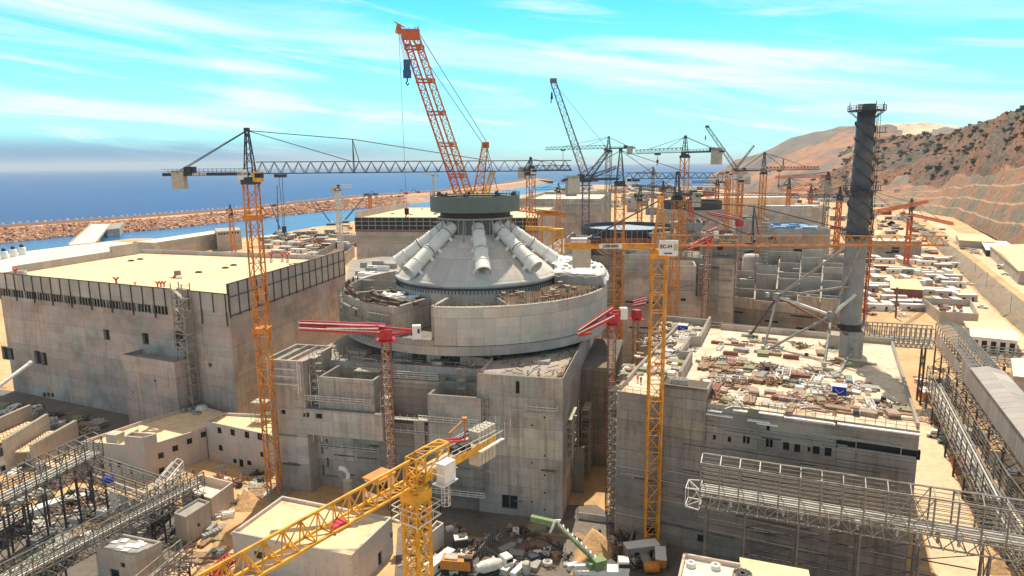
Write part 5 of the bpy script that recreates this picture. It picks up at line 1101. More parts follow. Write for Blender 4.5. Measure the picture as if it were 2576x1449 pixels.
m = MB(); e2 = QY(1240, 432, 266); m.lattice(QY(1205, 540, 260), e2, 2.4, 1.6, 8, .4, .2, up=(0, 1, 0)); part('back_strut', m, M_YEL, cr)
for s in (-1, 1): m = MB(); m.tube([b_+nx*s*2+Vector((1, 0, 1)), mh+nx*s*.9], .13, 5); part('pendant_line', m, M_STEELD, cr)
for q in ((1226, 372, 1252, 480), (1222, 372, 1236, 440)): m = MB(); m.tube([QY(q[0], q[1], 262), QY(q[2], q[3], 268)], .13, 5); part('back_line', m, M_STEELD, cr)
p = QY(1290, 880, 258); m = MB(); m.obox(p.x, p.y+6, 1.2, 7, 14, 4, .1); part('superstructure', m, M_ORA, cr)
for s in (-4.5, 4.5): m = MB(); m.obox(p.x+s, p.y+3, 0, 2.2, 14, 2.4, .1); part('crawler_track', m, M_BLACK, cr)
def luffer(label, x, Y, yb, ys, tipx, tipy, mast, boomm, w0, backs, hook, k=1.0, mw=3.2, cwt=None, Yt=None):
    p = QY(x, ys, Y); t = thing('luffing_crane', label, 'crane', (p.x, Y, 0), 'luffing cranes in the background'); zs = p.z; k *= max(1, Y/300)
    m = MB(); m.lattice((p.x, Y, 0), (p.x, Y, zs), mw, mw, int(zs/3.6), .34*k, .18*k); part('mast', m, mast, t)
    m = MB(); m.obox(p.x, Y, zs, mw*1.5, mw*1.5, 1.6); part('slewing_ring', m, M_STEELD, t)
    a = Vector((p.x, Y, zs+2)); b_ = QY(tipx, tipy, Yt or Y-10); m = MB(); m.lattice(a, b_, w0, w0*.7, max(10, int((b_-a).length/3)), .3*k, .15*k, up=(0, 1, 0)); m.obox(b_.x, b_.y, b_.z-.5, w0*.9, w0*.6, 2); part('boom', m, boomm, t)
    for i, (bx, by, w_) in enumerate(backs):
        q = QY(bx, by, Y+6); m = MB(); m.lattice(a+Vector((1, 0, 0)), q, w_, w_*.6, 8, .28*k, .14*k, up=(0, 1, 0)); part('back_mast', m, M_STEELD, t)
        m = MB(); m.tube([q, b_ if i == 0 else a+Vector((10, 0, -2))], .09*k, 5); part('pendant_line', m, M_STEELD, t)
    if cwt:
        for side, mt in ((cwt[0], M_REDB), (cwt[1], M_REDB)):
            q = QY(side, ys+2, Y); m = MB(); m.beam((p.x, Y, zs+.8), (q.x, Y, zs+.8), 2.4, 1.3); part('counter_arm', m, mt, t)
        q = QY(cwt[2], ys+14, Y); m = MB(); m.obox(q.x, Y-1.4, q.z-4, 5.2, 3, 7.4); part('counterweight', m, M_GREY, t)
    if hook:
        hx = QY(*hook, Yt or Y-10); m = MB(); m.beam(hx, (b_.x-1.2, b_.y, b_.z), .1*k); m.obox(hx.x, hx.y, hx.z-3, 1.2, .8, 3, 0, .6); m.tube([hx-Vector((0, 0, 3)), hx-Vector((.5, 0, 4.2)), hx-Vector((0, 0, 4.8))], .25, 6); part('hook_block', m, M_STEELD, t)
    return t
M_PURPLE = simple('faded_purple_steel', (0.22, 0.15, 0.17), 0.6)
luffer('tall grey crane with a long steep boom and red arms right of the reactor', 1474, 330, 0, 458, 1392, 206, M_PURPLE, M_PURPLE, 3.4, ((1531, 378, 2.6), (1549, 421, 1.8)), (1388, 232), cwt=(1412, 1505, 1436))
luffer('small dark crane with its boom tipped left over the hill edge', 1850, 620, 0, 428, 1779, 320, M_ORA, M_STEELD, 3.2, ((1897, 366, 1.6),), (1775, 341), mw=3.2, k=.42)
# ---- the yellow crane in the foreground
p0 = QY(1045, 1222, 70); zs = p0.z; je = Q(560, 1462, zs+1.5); dj = Vector((je.x-p0.x, je.y-p0.y, 0)).normalized()
yc = thing('tower_crane', 'nearest yellow crane with its jib running to the lower left corner', 'crane', (p0.x, p0.y, 0), GC)
Z = Vector((0, 0, 1)); n = Vector((dj.y, -dj.x, 0)); a = Vector((p0.x, p0.y, zs)); ha = math.atan2(dj.y, dj.x)
m = MB(); m.lattice((a.x, a.y, 0), a-Z*1.4, 2.1, 2.1, 22, .34, .15, up=dj, x=True); part('mast', m, M_YEL, yc)
m = MB(); m.obox(a.x, a.y, zs-1.6, 2.5, 2.5, 1.2, ha); m.lathe([(1.4, zs-.4), (1.5, zs), (0, zs)], 20, a.x, a.y); part('slewing_ring', m, M_YEL, yc)
m = MB(); 
for s in (-1, 1):
    m.beam(a+n*1.9-Z*3.6-dj*1.9*s, a-n*1.9-Z*3.6-dj*1.9*s, .16); m.beam(a+n*1.9*s-Z*3.6-dj*1.9, a+n*1.9*s-Z*3.6+dj*1.9, .16)
    for h_ in (2.6, 2.0): m.beam(a+n*1.9-Z*h_-dj*1.9*s, a-n*1.9-Z*h_-dj*1.9*s, .07); m.beam(a+n*1.9*s-Z*h_-dj*1.9, a+n*1.9*s-Z*h_+dj*1.9, .07)
    for q in (-1.9, -.6, .6, 1.9): m.beam(a+n*1.9*s+dj*q-Z*3.6, a+n*1.9*s+dj*q-Z*2.5, .07); m.beam(a+dj*1.9*s+n*q-Z*3.6, a+dj*1.9*s+n*q-Z*2.5, .07)
part('mast_platform', m, M_STEELW, yc)
m = MB(); hd = a+Z*.2
m.lattice(hd-dj*.2, hd-dj*.2+Z*3.2, 1.5, 1.5, 3, .2, .12, up=dj); m.beam(hd+Z*3.2-dj*.9+n*.75, hd+Z*3.2-dj*5+n*.75, .2); m.beam(hd+Z*3.2-dj*.9-n*.75, hd+Z*3.2-dj*5-n*.75, .2); m.beam(hd+Z*3.2-dj*5+n*.75, hd+Z*3.2-dj*5-n*.75, .2)
for q in (1, 2.4, 3.8): m.beam(hd+Z*3.2-dj*q+n*.75, hd+Z*3.2-dj*(q+1.3)-n*.75, .12)
for s in (-.75, .75): m.beam(hd+Z*3.2-dj*5+n*s, hd+Z*1-dj*5+n*s, .16); m.beam(hd+Z*3.2-dj*5+n*s, hd+Z*1-dj*1+n*s, .14)
part('tower_head', m, M_YEL, yc)
L_ = 34; m = MB(); m.tri(hd+dj*.8+Z*.5, hd+dj*L_+Z*.5, 1.7, 2.5, 17, .24, .12, 2.3); part('jib', m, M_YEL, yc)
for q, h_ in ((11, .3), (24, .3)):
    m = MB(); p = hd+dj*q+Z*.1; m.obox(p.x, p.y, p.z, 1.6, 1.5, .5, ha); m.beam(p+n*.8+Z*.4, p-n*.8+Z*.4, .3); m.beam(p+dj*.6, p+dj*.6-Z*.5, .3); part('jib_trolley', m, M_RED, yc)
cl_ = 14.0; ce = hd-dj*cl_+Z*.6; m = MB()
for s in (-.85, .85): m.beam(hd-dj*.5+n*s+Z*.6, ce+n*s, .3, .9)
part('counter_jib', m, M_YEL, yc)
m = MB(); m.beam(hd-dj*1+Z*1.08, ce+Z*.48, 1.3, .06); part('walkway', m, M_CW, yc)
m = MB()
for s in (-1.15, 1.15):
    for q in range(10): p = hd-dj*(5+q*1.35)+n*s+Z*1; m.beam(p, p+Z*1.1, .06)
    for h_ in (.55, 1.1): m.beam(hd-dj*5+n*s+Z*(1+h_), ce+n*s+Z*h_*1, .06)
    m.beam(ce+dj*4.5+n*s*1.6, ce-dj*.4+n*s*1.6, .5, .12); m.beam(ce+dj*4.5+n*s*1.6+Z*1.1, ce-dj*.4+n*s*1.6+Z*1.1, .07)
    for q in range(6): p = ce+dj*(4.5-q)+n*s*1.8; m.beam(p, p+Z*1.1, .06)
part('walkway_railing', m, M_STEELW, yc)
for s in (-.5, .5): m = MB(); m.tube([hd+Z*3.2-dj*5+n*s, ce+dj*5+n*s+Z*1.4], .12, 6); part('tie_rod', m, M_RED, yc)
for q in range(5): m = MB(); p = ce+dj*(3.0-q*.75); m.obox(p.x, p.y, p.z-2.6, .62, 1.5, 4.4, ha); m.beam(p+n*.4+Z*1.8, p+n*.4+Z*2.1, .1); m.beam(p-n*.4+Z*1.8, p-n*.4+Z*2.1, .1); part('counterweight', m, M_CW, yc)
m = MB(); p = ce+dj*5.4+Z*.5; m.tube([p+n*.9, p-n*.9], .55, 12); m.obox(p.x, p.y, p.z-.3, 1.5, 1.2, .9, ha); m.obox(p.x+dj.x*1.6, p.y+dj.y*1.6, p.z, .9, .8, .7, ha); part('hoist_winch', m, M_BLACK, yc)
m = MB(); p = ce+dj*3.8; m.beam(p+n*.9, p+n*.9+Z*3.4, .2); m.beam(p+n*.9+Z*3.4, p+n*.9+dj*3+Z*2.6, .14); m.obox(*(p+n*.9).xy, p.z+3.4, .6, .6, .2); part('service_post', m, M_ORA, yc)
m = MB(); p = ce+dj*1.5+n*1.75+Z*.1
for k in range(9): q = p+dj*rnd.uniform(-1.8, 1.8)+Z*rnd.uniform(.1, .8); m.obox(q.x, q.y, q.z, .35, .1, .4, rnd.random())
part('blue_cable_bundle', m, M_BLUE, yc)
m = MB(); p = hd-dj*2.6-n*2.1; m.obox(p.x, p.y, p.z-.3, 2.6, 1.6, .12, ha); m.obox(p.x-dj.x*.2, p.y-dj.y*.2, p.z-.2, 1.9, 1.2, 2.3, ha); part('switch_cabinet', m, M_WPAINT, yc)
m = MB()
for k in (-1.3, 1.3): m.beam(p+dj*k+n*.8, p+dj*k+n*.8+Z*1.1, .06); m.beam(p+dj*k+n*.8+Z*1.1, p+dj*k-n*.8+Z*1.1, .06)
m.beam(p+dj*1.3+n*.8+Z*1.1, p-dj*1.3+n*.8+Z*1.1, .06); p = p-Z*3
for k in range(7): an = k*.9; m.beam(p+Vector((math.cos(an)*.5, math.sin(an)*.5, 0)), p+Vector((math.cos(an)*.5, math.sin(an)*.5, 2.6)), .05)
for h_ in (0, .8, 1.6, 2.5):
    for k in range(7): an, bn_ = k*.9, (k+1)*.9; m.beam(p+Vector((math.cos(an)*.5, math.sin(an)*.5, h_)), p+Vector((math.cos(bn_)*.5, math.sin(bn_)*.5, h_)), .05)
part('ladder_cage', m, M_STEELW, yc)
cp = hd+dj*2.8+n*2.6+Z*.2; m = MB(); m.obox(cp.x, cp.y, cp.z-.9, 2.6, 1.9, 2.1, ha); cb = part('cab', m, M_WPAINT, yc)
m = MB(); m.obox(cp.x, cp.y, cp.z+1.22, 3.0, 2.2, .18, ha); part('cab_roof', m, M_ORB, cb)
m = MB(); q = cp+dj*.6; m.obox(q.x, q.y, cp.z-.1, 1.6, 1.96, 1.0, ha); part('cab_window', m, M_GLASS, cb)
# ---- concrete placing booms on red lattice columns
def placing_boom(label, foot, zt, tips, cwx, s=1.0, z0=0, colm=M_RED):
    t = thing('placing_boom', label, 'crane', (foot.x, foot.y, z0), 'red concrete placing booms'); f = Vector((foot.x, foot.y, z0)); Z = Vector((0, 0, 1)); top = Vector((foot.x, foot.y, zt))
    n_ = int((zt-z0)/2.2); h1 = z0+(zt-z0)*.55
    m = MB(); m.lattice((f.x, f.y, z0), (f.x, f.y, zt-1), 1.9*s, 1.9*s, n_, .17, .09); part('column', m, M_REDB if colm is M_RED else colm, t)
    m = MB(); m.tube([f+Z*.2+Vector((.2, -.9, 0)), top+Vector((.2, -.9, -2))], .13, 6); part('riser_pipe', m, M_ORA, t)
    m = MB(); m.lattice((f.x, f.y, z0), (f.x, f.y, z0+(zt-z0)*.97), 1.7*s, 1.7*s, n_, .02, .11); part('column_ladder', m, M_STEELW, t)
    m = MB(); m.obox(top.x, top.y, zt-1.2, 2.6*s, 2.6*s, 2.4, .3); m.obox(top.x, top.y, zt-1.5, 4.4*s, 4.4*s, .2, .3); part('slewing_head', m, M_RED, t)
    m = MB()
    for k in range(10): an = k*.628; q = top+Vector((math.cos(an)*2.3*s, math.sin(an)*2.3*s, -1.4)); m.beam(q, q+Z*1.1, .08)
    part('head_railing', m, M_RED, t)
    for i, (q0, q1) in enumerate(tips):
        m = MB(); q0, q1 = top+Vector(q0), top+Vector(q1); m.beam(q0, q1, .75*s, .9*s); m.tube([q0+Z*.75*s, q1+Z*.6*s], .16, 6); arm = part('boom_arm', m, M_RED, t)
        m = MB(); m.tube([q0+Vector((0, -.6*s, .3)), q1+Vector((0, -.6*s, .3))], .15, 6); part('delivery_pipe', m, M_STEELW, arm)
    if cwx:
        q = top+Vector(cwx); m = MB(); m.beam(top+Z*1.4, q+Z*.3, .5, .5); m.beam(top-Z*.3, q+Z*.1, .5, .5); part('counter_arm', m, M_RED, t)
        m = MB(); m.obox(q.x, q.y, q.z-1.6, 1.9*s, 1.7*s, 3.1*s, .1); part('counterweight', m, M_WPAINT, t)
        if s > .9: m = MB(); m.obox(q.x+.55, q.y-.86*s, q.z-.2, .5, .06, 1.0, .1); part('door_panel', m, M_STEELD, t)
p = QY(970, 840, 150); placing_boom('red placing boom folded to the left in front of the round drum', p, p.z, (((0, 0, 1.6), (-18.5, -2.5, 3.2)), ((-18.3, -3.2, 2.2), (-1, -1, .6)), ((-1.2, -1.3, 1.4), (-12.5, -2.4, 1.8))), (6.9, 1.0, 0.2))
p = QY(1540, 800, 150); placing_boom('red placing boom in the gap left of the banded building', p, p.z, (((0, 0, 2.2), (-8.0, -4, -2.0)), ((-8.2, -4.4, -2.6), (.3, -1.0, .6)), ((-5, -2.6, -2.6), (-8.0, -4.0, -2.8))), (2.6, .6, 1.2), .85)
p = QY(1601, 790, 186); placing_boom('orange placing boom on a thin pole with bundled red and white arms', p, p.z, (((-.8, 0, 3.0), (2.2, -2.5, 4.4)), ((-1.2, -.6, 2.4), (1.9, -2.9, 3.6)), ((-1.0, .6, 3.4), (2.4, -1.6, 4.9))), None, .8, colm=M_ORA)
p = QY(1779, 610, 250); placing_boom('red placing boom among the orange jibs right of the white cab', p, p.z, (((0, 0, 2), (-8, -4, -1)), ((-8, -4, -2), (0, 0, .5)), ((0, 0, 4), (4, 2, 5.2))), (3, 0, 3), .9)
p = QY(1860, 560, 330); placing_boom('red and white placing boom beside the blue roofed unit', p, p.z, (((0, 0, 2), (-15, 2, 5)), ((-14, 2, 4), (1, 0, 1.2))), None, 1.1)
# ---- telescopic mobile cranes
def mobile_boom(label, a, b_, w_, mat, k=1.0):
    t = thing('mobile_crane', label, 'crane', Vector((a.x, a.y, a.z)), 'mobile cranes on the channel shore'); m = MB(); m.obox(a.x, a.y, a.z, 9*k, 3*k, 1.8*k, .3); part('carrier', m, mat, t)
    m = MB(); m.obox(a.x+1, a.y, a.z+1.8*k, 4*k, 2.6*k, 1.6*k, .3); part('cab', m, M_STEELW, t)
    for i in (-3, -1, 1, 3): m = MB(); q = a+Vector((i*k, i*.3*k, .5*k)); m.tube([q+Vector((.4, -1.5, 0))*k, q+Vector((-.4, 1.5, 0))*k], .6*k, 10); part('wheels', m, M_BLACK, t)
    m = MB(); s = a+Vector((0, 0, 2.4*k)); m.beam(s, s.lerp(b_, .4), w_, w_); m.beam(s.lerp(b_, .36), s.lerp(b_, .72), w_*.8, w_*.8); m.beam(s.lerp(b_, .7), b_, w_*.6, w_*.6); part('boom', m, mat, t)
for lab, x, y, tx, ty, w_ in (('mobile crane with a short slanting blue boom left of the upright one', 707, 586, 680, 512, 1.2), ('mobile crane with an upright blue boom by the channel', 701, 590, 697, 466, 1.2), ('mobile crane with a dark blue boom leaning left over the water', 833, 567, 790, 505, 1.5), ('mobile crane with a blue boom leaning right beside the second hall', 867, 561, 924, 487, 1.7)):
    a = Q(x, y, 0); mobile_boom(lab, a, QY(tx, ty, a.y-6), w_, M_BLUEB, 1.4)
# green articulated boom crane in the yard
a = Q(1505, 1447, 0); t = thing('mobile_crane', 'green truck crane with its jointed boom raised across the yard', 'crane', a)
j1, j2 = QY(1402, 1318, a.y+3), QY(1336, 1303, a.y+5); s = a+Vector((0, 0, 2.6))
m = MB(); m.obox(a.x+.5, a.y-.6, 1.0, 10.5, 2.6, 1.0, -.05); ca_ = part('carrier', m, M_WPAINT, t)
for k in (-4, -2.6, 2.2, 3.6): m = MB(); m.tube([(a.x+k+.5, a.y-2.0, .55), (a.x+k+.5, a.y+.8, .55)], .55, 12); part('wheels', m, M_BLACK, t)
m = MB(); m.obox(a.x+4.8, a.y-.7, 2.0, 2.2, 2.5, 1.9, -.05, .9); cb = part('cab', m, M_WPAINT, t); m = MB(); m.obox(a.x+4.8, a.y-.75, 2.7, 2.05, 2.52, .75, -.05); part('cab_window', m, M_GLASS, cb)
m = MB(); m.obox(a.x, a.y-.6, 2.0, 2.4, 2.2, 2.0, .4); m.obox(a.x-1.6, a.y-.4, 2.0, 1.2, 2.0, 1.2, .4); part('turret', m, M_GREEN, t)
m = MB(); m.beam(s, s.lerp(j1, .55), .8, .9); m.beam(s.lerp(j1, .5), j1, .62, .7); part('boom', m, M_GREEN, t)
m = MB(); m.tube([s+Vector((0, -.5, .6)), j1+Vector((0, -.4, .6))], .12, 6); m.tube([s+Vector((0, -.5, .2)), j1+Vector((0, -.4, .2))], .09, 6)
for k in range(9): q = s.lerp(j1, .08+.11*k); m.obox(q.x, q.y-.1, q.z+.2, .25, 1.1, .7)
part('hoses', m, M_STEELW, t)
m = MB(); m.beam(j1, j2, 1.0, 1.1); m.beam(j1+Vector((-.5, 0, -1)), j2.lerp(j1, .5)-Vector((0, 0, .5)), .4, .4); part('boom_tip', m, M_GREEN, t)
m = MB(); m.tube([j1+Vector((.6, -.5, 1)), j1+Vector((-.4, -.6, 1.1)), j1+Vector((-1.0, -.6, -.4)), j1+Vector((-1.5, -.6, -1.5))], .26, 8); part('end_hose', m, M_WPAINT, t)
# orange portal hoist and low jib crane behind the dome
t = thing('portal_hoist', 'yellow gantry hoist with a square roof behind the right hand ducts', 'crane', QY(1400, 700, 250)); q = QY(1400, 640, 250)
tp = QY(1392, 575, 250); m = MB(); m.obox(tp.x+1, tp.y, tp.z-.5, 5.4, 4, .5, .1); part('roof', m, M_YEL, t)
m = MB(); m.lattice((tp.x+1.5, tp.y, 20), (tp.x+1.5, tp.y, tp.z-.6), 3.4, 3.4, 12, .4, .25); part('column', m, M_YEL, t)
l2 = QY(1322, 573, 252); m = MB(); m.beam((tp.x, tp.y, tp.z-.2), (l2.x, l2.y, l2.z), 1.4, 1.4); part('beam', m, M_YEL, t)
t = thing('jib_crane', 'small orange jib crane lying low behind the reactor ring', 'crane', QY(1358, 600, 300)); q0, q1 = QY(1300, 530, 310), QY(1425, 545, 290)
m = MB(); m.tri(q0, q1, 1.4, 1.6, 14, .35, .2); part('jib', m, M_ORA, t); q = QY(1358, 540, 300); m = MB(); m.lattice((q.x, q.y, 0), q, 2, 2, 16, .4, .2); part('mast', m, M_ORA, t); m = MB(); m.obox(q.x+3, q.y-1, q.z-.3, 9, 2, 2.2, -.1); part('machinery', m, M_ORB, t)
# ================================================================== buildings farther off
def gbox(name, label, cat, x0, x1, ybase, ytop, depth, mat=M_CON, roofm=M_ROOFW, z0=0, Y=None, par=.8, holes={}, tilt=-.25, group=None, glass=M_VOID):
    """block whose front foot runs from (x0, ybase) to (x1, ...) on the ground, or stands at distance Y"""
    a = Q(x0, ybase, z0) if Y is None else QY(x0, ytop, Y); a = Vector((a.x, a.y, 0)); z1 = ZA(ytop, a)
    d = Vector((math.cos(tilt), math.sin(tilt), 0)); r1 = ray(x1, ytop); 
    k = (a.x*r1.y-a.y*r1.x)/(d.y*r1.x-d.x*r1.y); b_ = a+d*k; nrm = Vector((-d.y, d.x, 0))*depth
    t = thing(name, label, cat, (*a.lerp(b_, .5).xy, z0), group)
    shell(t, [a, b_, b_+nrm, a+nrm], z0, z1, mat, roofm, par, .6, holes, glass, None, .6); dress(t, a, b_, z0, z1, max(4, int((z1-z0)/5))); return t, a, b_, nrm, z1
def dress(t, a, b_, z0, z1, n_, seed=1):                          # pour ledges, boards and slots on a far facade
    q = random.Random(a.x*3.1+z1); e = (b_-a).normalized(); nn = Vector((e.y, -e.x, 0)); L_ = (b_-a).length
    for k in range(n_):
        z = z0+(z1-z0)*q.uniform(.25, .97); u0 = q.uniform(0, .7); u1 = min(1, u0+q.uniform(.12, .5)); r_ = q.random()
        if r_ < .45: part('ledge', MB().beam(a+e*L_*u0+nn*.6+Vector((0, 0, z)), a+e*L_*u1+nn*.6+Vector((0, 0, z)), 1.1, .3), M_CW if r_ < .25 else M_STEELW, t)
        elif r_ < .75: part('dark_slot', MB().beam(a+e*L_*u0+nn*.02+Vector((0, 0, z)), a+e*L_*min(u1, u0+.16)+nn*.02+Vector((0, 0, z)), .2, q.uniform(.8, 2.2)), M_VOID, t)
        else: part('string_course', MB().beam(a+nn*.1+Vector((0, 0, z)), b_+nn*.1+Vector((0, 0, z)), .5, .5), M_CON, t)
# second hall
t, a, b_, nr_, z1 = gbox('turbine_hall', 'second long hall with a dark gridded band under its roof, behind the reactor dome', 'building', 893, 1352, 0, 547, 120, M_CONL, M_ROOF, Y=470, tilt=-.16)
e = (b_-a).normalized(); nn = Vector((e.y, -e.x, 0)); Lh = (b_-a).length
m = MB(); m.add([a+nn*.3+Vector((0, 0, z1-8.6)), b_+nn*.3+Vector((0, 0, z1-8.6)), b_+nn*.3+Vector((0, 0, z1-.3)), a+nn*.3+Vector((0, 0, z1-.3))], [(0, 1, 2, 3)]); part('dark_band', m, M_VOID, t)
m = MB()
for i in range(27): p = a+e*(Lh*i/26)+nn*.5; m.beam(p+Vector((0, 0, z1-8.6)), p+Vector((0, 0, z1)), .45)
for z in (z1-8.5, z1-5.4, z1-2.6, z1): m.beam(a+nn*.5+Vector((0, 0, z)), b_+nn*.5+Vector((0, 0, z)), .5)
part('band_grid', m, M_STEEL, t)
m = MB(); m.beam(a+nn*.6+Vector((0, 0, z1-9.2)), b_+nn*.6+Vector((0, 0, z1-9.2)), 1.2, .8); part('ledge', m, M_RUST, t)
m = MB(); p = a+nr_*.02; m.beam((*p.xy, z1+1.5), (*(a+nr_).xy, z1+1.5), .8, 4.5); part('side_parapet', m, M_PANEL, t)
for k in range(16):
    p = a+e*rnd.uniform(8, Lh*.6)+nr_*rnd.uniform(.25, .8); m = MB(); m.obox(p.x, p.y, z1-.8, rnd.uniform(1, 4), rnd.uniform(.8, 1.6), rnd.uniform(.5, 1.2), rnd.random()*3); solo('roof_pallet', m, M_GREY, 'small grey pallet lying on the cream roof of the second hall', 'pallet', 'pallets on the second hall')
t, a, b_, nr_, z1 = gbox('turbine_hall', 'distant grey hall behind the grey ring crane', 'building', 1306, 1512, 0, 500, 150, M_CON, M_ROOFW, Y=600, tilt=-.2, par=3)
# second unit
u2 = thing('reactor_building', 'second unfinished reactor building with a dark liner ring behind the yellow mast', 'building', QY(1580, 640, 330)); c2 = QY(1580, 570, 330)
m = MB(); m.lathe([(22.5, c2.z-6.5), (22.5, c2.z+.5), (22.1, c2.z+.5), (22.1, c2.z-3)], 64, c2.x, c2.y, smooth=False); part('liner_ring', m, M_STEELD, u2)
m = MB(); m.lathe([(22.0, c2.z-1.2), (21.0, c2.z-1.6), (0, c2.z+1.0)], 64, c2.x, c2.y); part('liner_dome', m, simple('liner_blue', (0.30, 0.36, 0.42), .5), u2)
m = MB(); m.lathe([(26, 20), (26, c2.z-6), (22.5, c2.z-6)], 64, c2.x, c2.y, smooth=False); part('cylinder_wall', m, M_CON, u2)
m = MB(); m.obox(c2.x+6, c2.y+8, 0, 88, 70, c2.z-11, A2); part('base_block', m, M_CON, u2)
q_ = Vector((c2.x+6, c2.y+8, 0))-AY*35.1; dress(u2, q_-AX*43, q_+AX*43, 4, c2.z-11, 26)
for k in range(9): p = q_+AX*rnd.uniform(-40, 36); m = MB(); w_ = rnd.uniform(6, 14); m.obox(p.x, p.y-1.5, 0, w_, rnd.uniform(4, 8), rnd.uniform(18, c2.z-12), A2); part('annex_block', m, rnd.choice((M_CON, M_CONL, M_CONR)), u2)
m = MB()
for k in range(90): p = q_+AX*(-43+86*k/90)+AY*.3; m.beam((p.x, p.y, c2.z-11), (p.x, p.y, c2.z-11+rnd.uniform(.8, 2.6)), .2)
tag(part('starter_bars', m, M_REBAR, u2), kind='stuff')
m = MB()
for k in range(60): an = k*.105; m.beam((c2.x+22.6*math.cos(an), c2.y+22.6*math.sin(an), c2.z-6), (c2.x+22.6*math.cos(an), c2.y+22.6*math.sin(an), c2.z+.8), .3)
part('liner_ribs', m, M_STEEL, u2)
for i, (x0, x1, yt, Y, dp, mt, h_) in enumerate(((1566, 1672, 640, 262, 16, M_CON, {0: [(3, 26, 10, .8), (3, 16, 12, .6)]}), (1672, 1752, 668, 256, 14, M_CONL, {}))):
    gbox('annex_building', ['grey annex block with dark slots behind the yellow mast', 'pale annex block between the orange mast and the open cells'][i], 'building', x0, x1, 0, yt, dp, mt, M_ROOFS, Y=Y, tilt=-.2, par=3, holes=h_)
# unit three
u3 = thing('reactor_building', 'third reactor drum with a black ring low on the skyline', 'building', QY(1760, 560, 600)); c3 = QY(1742, 504, 600)
m = MB(); m.lathe([(25, c3.z-7), (25, c3.z), (24, c3.z), (24, c3.z-4)], 48, c3.x, c3.y, smooth=False); part('liner_ring', m, M_STEELD, u3)
m = MB(); m.lathe([(29, 0), (29, c3.z-7), (22, c3.z-7)], 48, c3.x, c3.y, smooth=False); part('cylinder_wall', m, M_CON, u3)
m = MB(); m.obox(c3.x+18, c3.y+14, 0, 80, 70, c3.z-16, A2); part('base_block', m, M_CON, u3); q_ = Vector((c3.x+18, c3.y+14, 0))-AY*35.2; dress(u3, q_-AX*40, q_+AX*40, 4, c3.z-16, 16)
# open cells, blue roofed unit, white hall
oc = thing('unfinished_building', 'low roofless building of open concrete cells strewn with white sheets', 'building', Q(1955, 800, 0)); zo_ = 16
cor = [Q(1796, 745, zo_), Q(2122, 775, zo_), Q(2128, 655, zo_), Q(1800, 650, zo_)]
m = MB(); m.wall(cor[0], cor[1], 0, zo_, [(6, 9, 8, .7), (24, 6, 6, 1), (35, 10, 12, .6), (38, 4, 8, 1.2)], .7); m.wall(cor[1], cor[2], 0, zo_); m.wall(cor[3], cor[0], 0, zo_); m.add([(*p.xy, zo_-4.5) for p in cor], [(0, 1, 2, 3)]); wl = part('wall', m, M_CONR, oc)
panes(wl, cor[0], cor[1], [(6, 9, 8, .7), (24, 6, 6, 1), (35, 10, 12, .6), (38, 4, 8, 1.2)], .7, M_VOID, 'opening')
bil = lambda u, v: (cor[0].lerp(cor[1], u)).lerp(cor[3].lerp(cor[2], u), v)
for v in (0, .16, .34, .55, .78, 1):
    for u in range(6):
        if rnd.random() < .86: m = MB(); pwall(m, bil(u/6, v), bil((u+.94)/6, v), zo_-4.4, zo_+rnd.choice((0, .6, 2.2, 3.8))+v*3, .8); part('cell_wall', m, M_CONL if v > .3 else M_CON, oc)
for u in range(7):
    for v0, v1 in ((0, .16), (.16, .34), (.34, .55), (.55, .78), (.78, 1)):
        if rnd.random() < .75: m = MB(); pwall(m, bil(u/6, v0), bil(u/6, v1), zo_-4.4, zo_+rnd.choice((0, .4, 2)), .8); part('cell_wall', m, M_CON, oc)
for k in range(75):
    p = bil(rnd.random(), rnd.random()*.95); m = MB(); m.obox(p.x, p.y, zo_-4.4+rnd.random()*4, rnd.uniform(1, 5), rnd.uniform(.8, 3), rnd.uniform(.4, 2.6), rnd.random()*3)
    r_ = rnd.random(); kd = ('white sheeted stack', M_TARP) if r_ < .5 else (('grey formwork panel', M_GREY) if r_ < .8 else ('rusty rebar bundle', M_RUST)); solo('building_material', m, kd[1], kd[0]+' lying among the roofless concrete cells', 'material', kd[0]+'s among the open cells')
bu = gbox('unfinished_building', 'grey unit roofed with loose blue sheets left of the stack', 'building', 1846, 2090, 0, 576, 60, M_CON, M_LBLUE, Y=470, tilt=-.12, par=1.5, holes={0: [(40, 14, 3, 2), (50, 14, 2, 2)]})
t, a, b_, nr_, z1 = bu; e = (b_-a).normalized()
for k in range(36):
    p = a+e*rnd.uniform(2, (b_-a).length-2)+nr_*rnd.uniform(.03, .95); m = MB(); m.obox(p.x, p.y, z1-1.4, rnd.uniform(2, 9), rnd.uniform(1.5, 6), rnd.uniform(.5, 3), A2); r_ = rnd.random()
    solo('building_material', m, M_LBLUE if r_ < .55 else (M_GREY if r_ < .8 else M_TARP), ('faded blue sheet' if r_ < .55 else ('grey panel stack' if r_ < .8 else 'white sheet bundle'))+' on the blue roofed unit', 'material', ('blue' if r_ < .55 else ('grey' if r_ < .8 else 'white'))+' materials on the blue roofed unit')
gbox('white_hall', 'long white roofed hall behind the blue roofed unit', 'building', 1935, 2078, 0, 519, 30, M_CONL, M_TARP, Y=640, tilt=-.05)
gbox('white_hall', 'wide pale hall under the red jib before the far sheds', 'building', 1795, 2000, 0, 497, 40, M_ROOF, M_TARP, Y=820, tilt=-.05, holes={0: [(4+7*i, 4, 3.5, 7) for i in range(12)]})
dk = gbox('litter_topped_block', 'grey block with littered roof right of the stack behind the trestle', 'building', 2195, 2320, 648, 606, 30, M_CON, M_ROOFW, tilt=-.2, holes={0: [(14, 4, 6, 5)]})
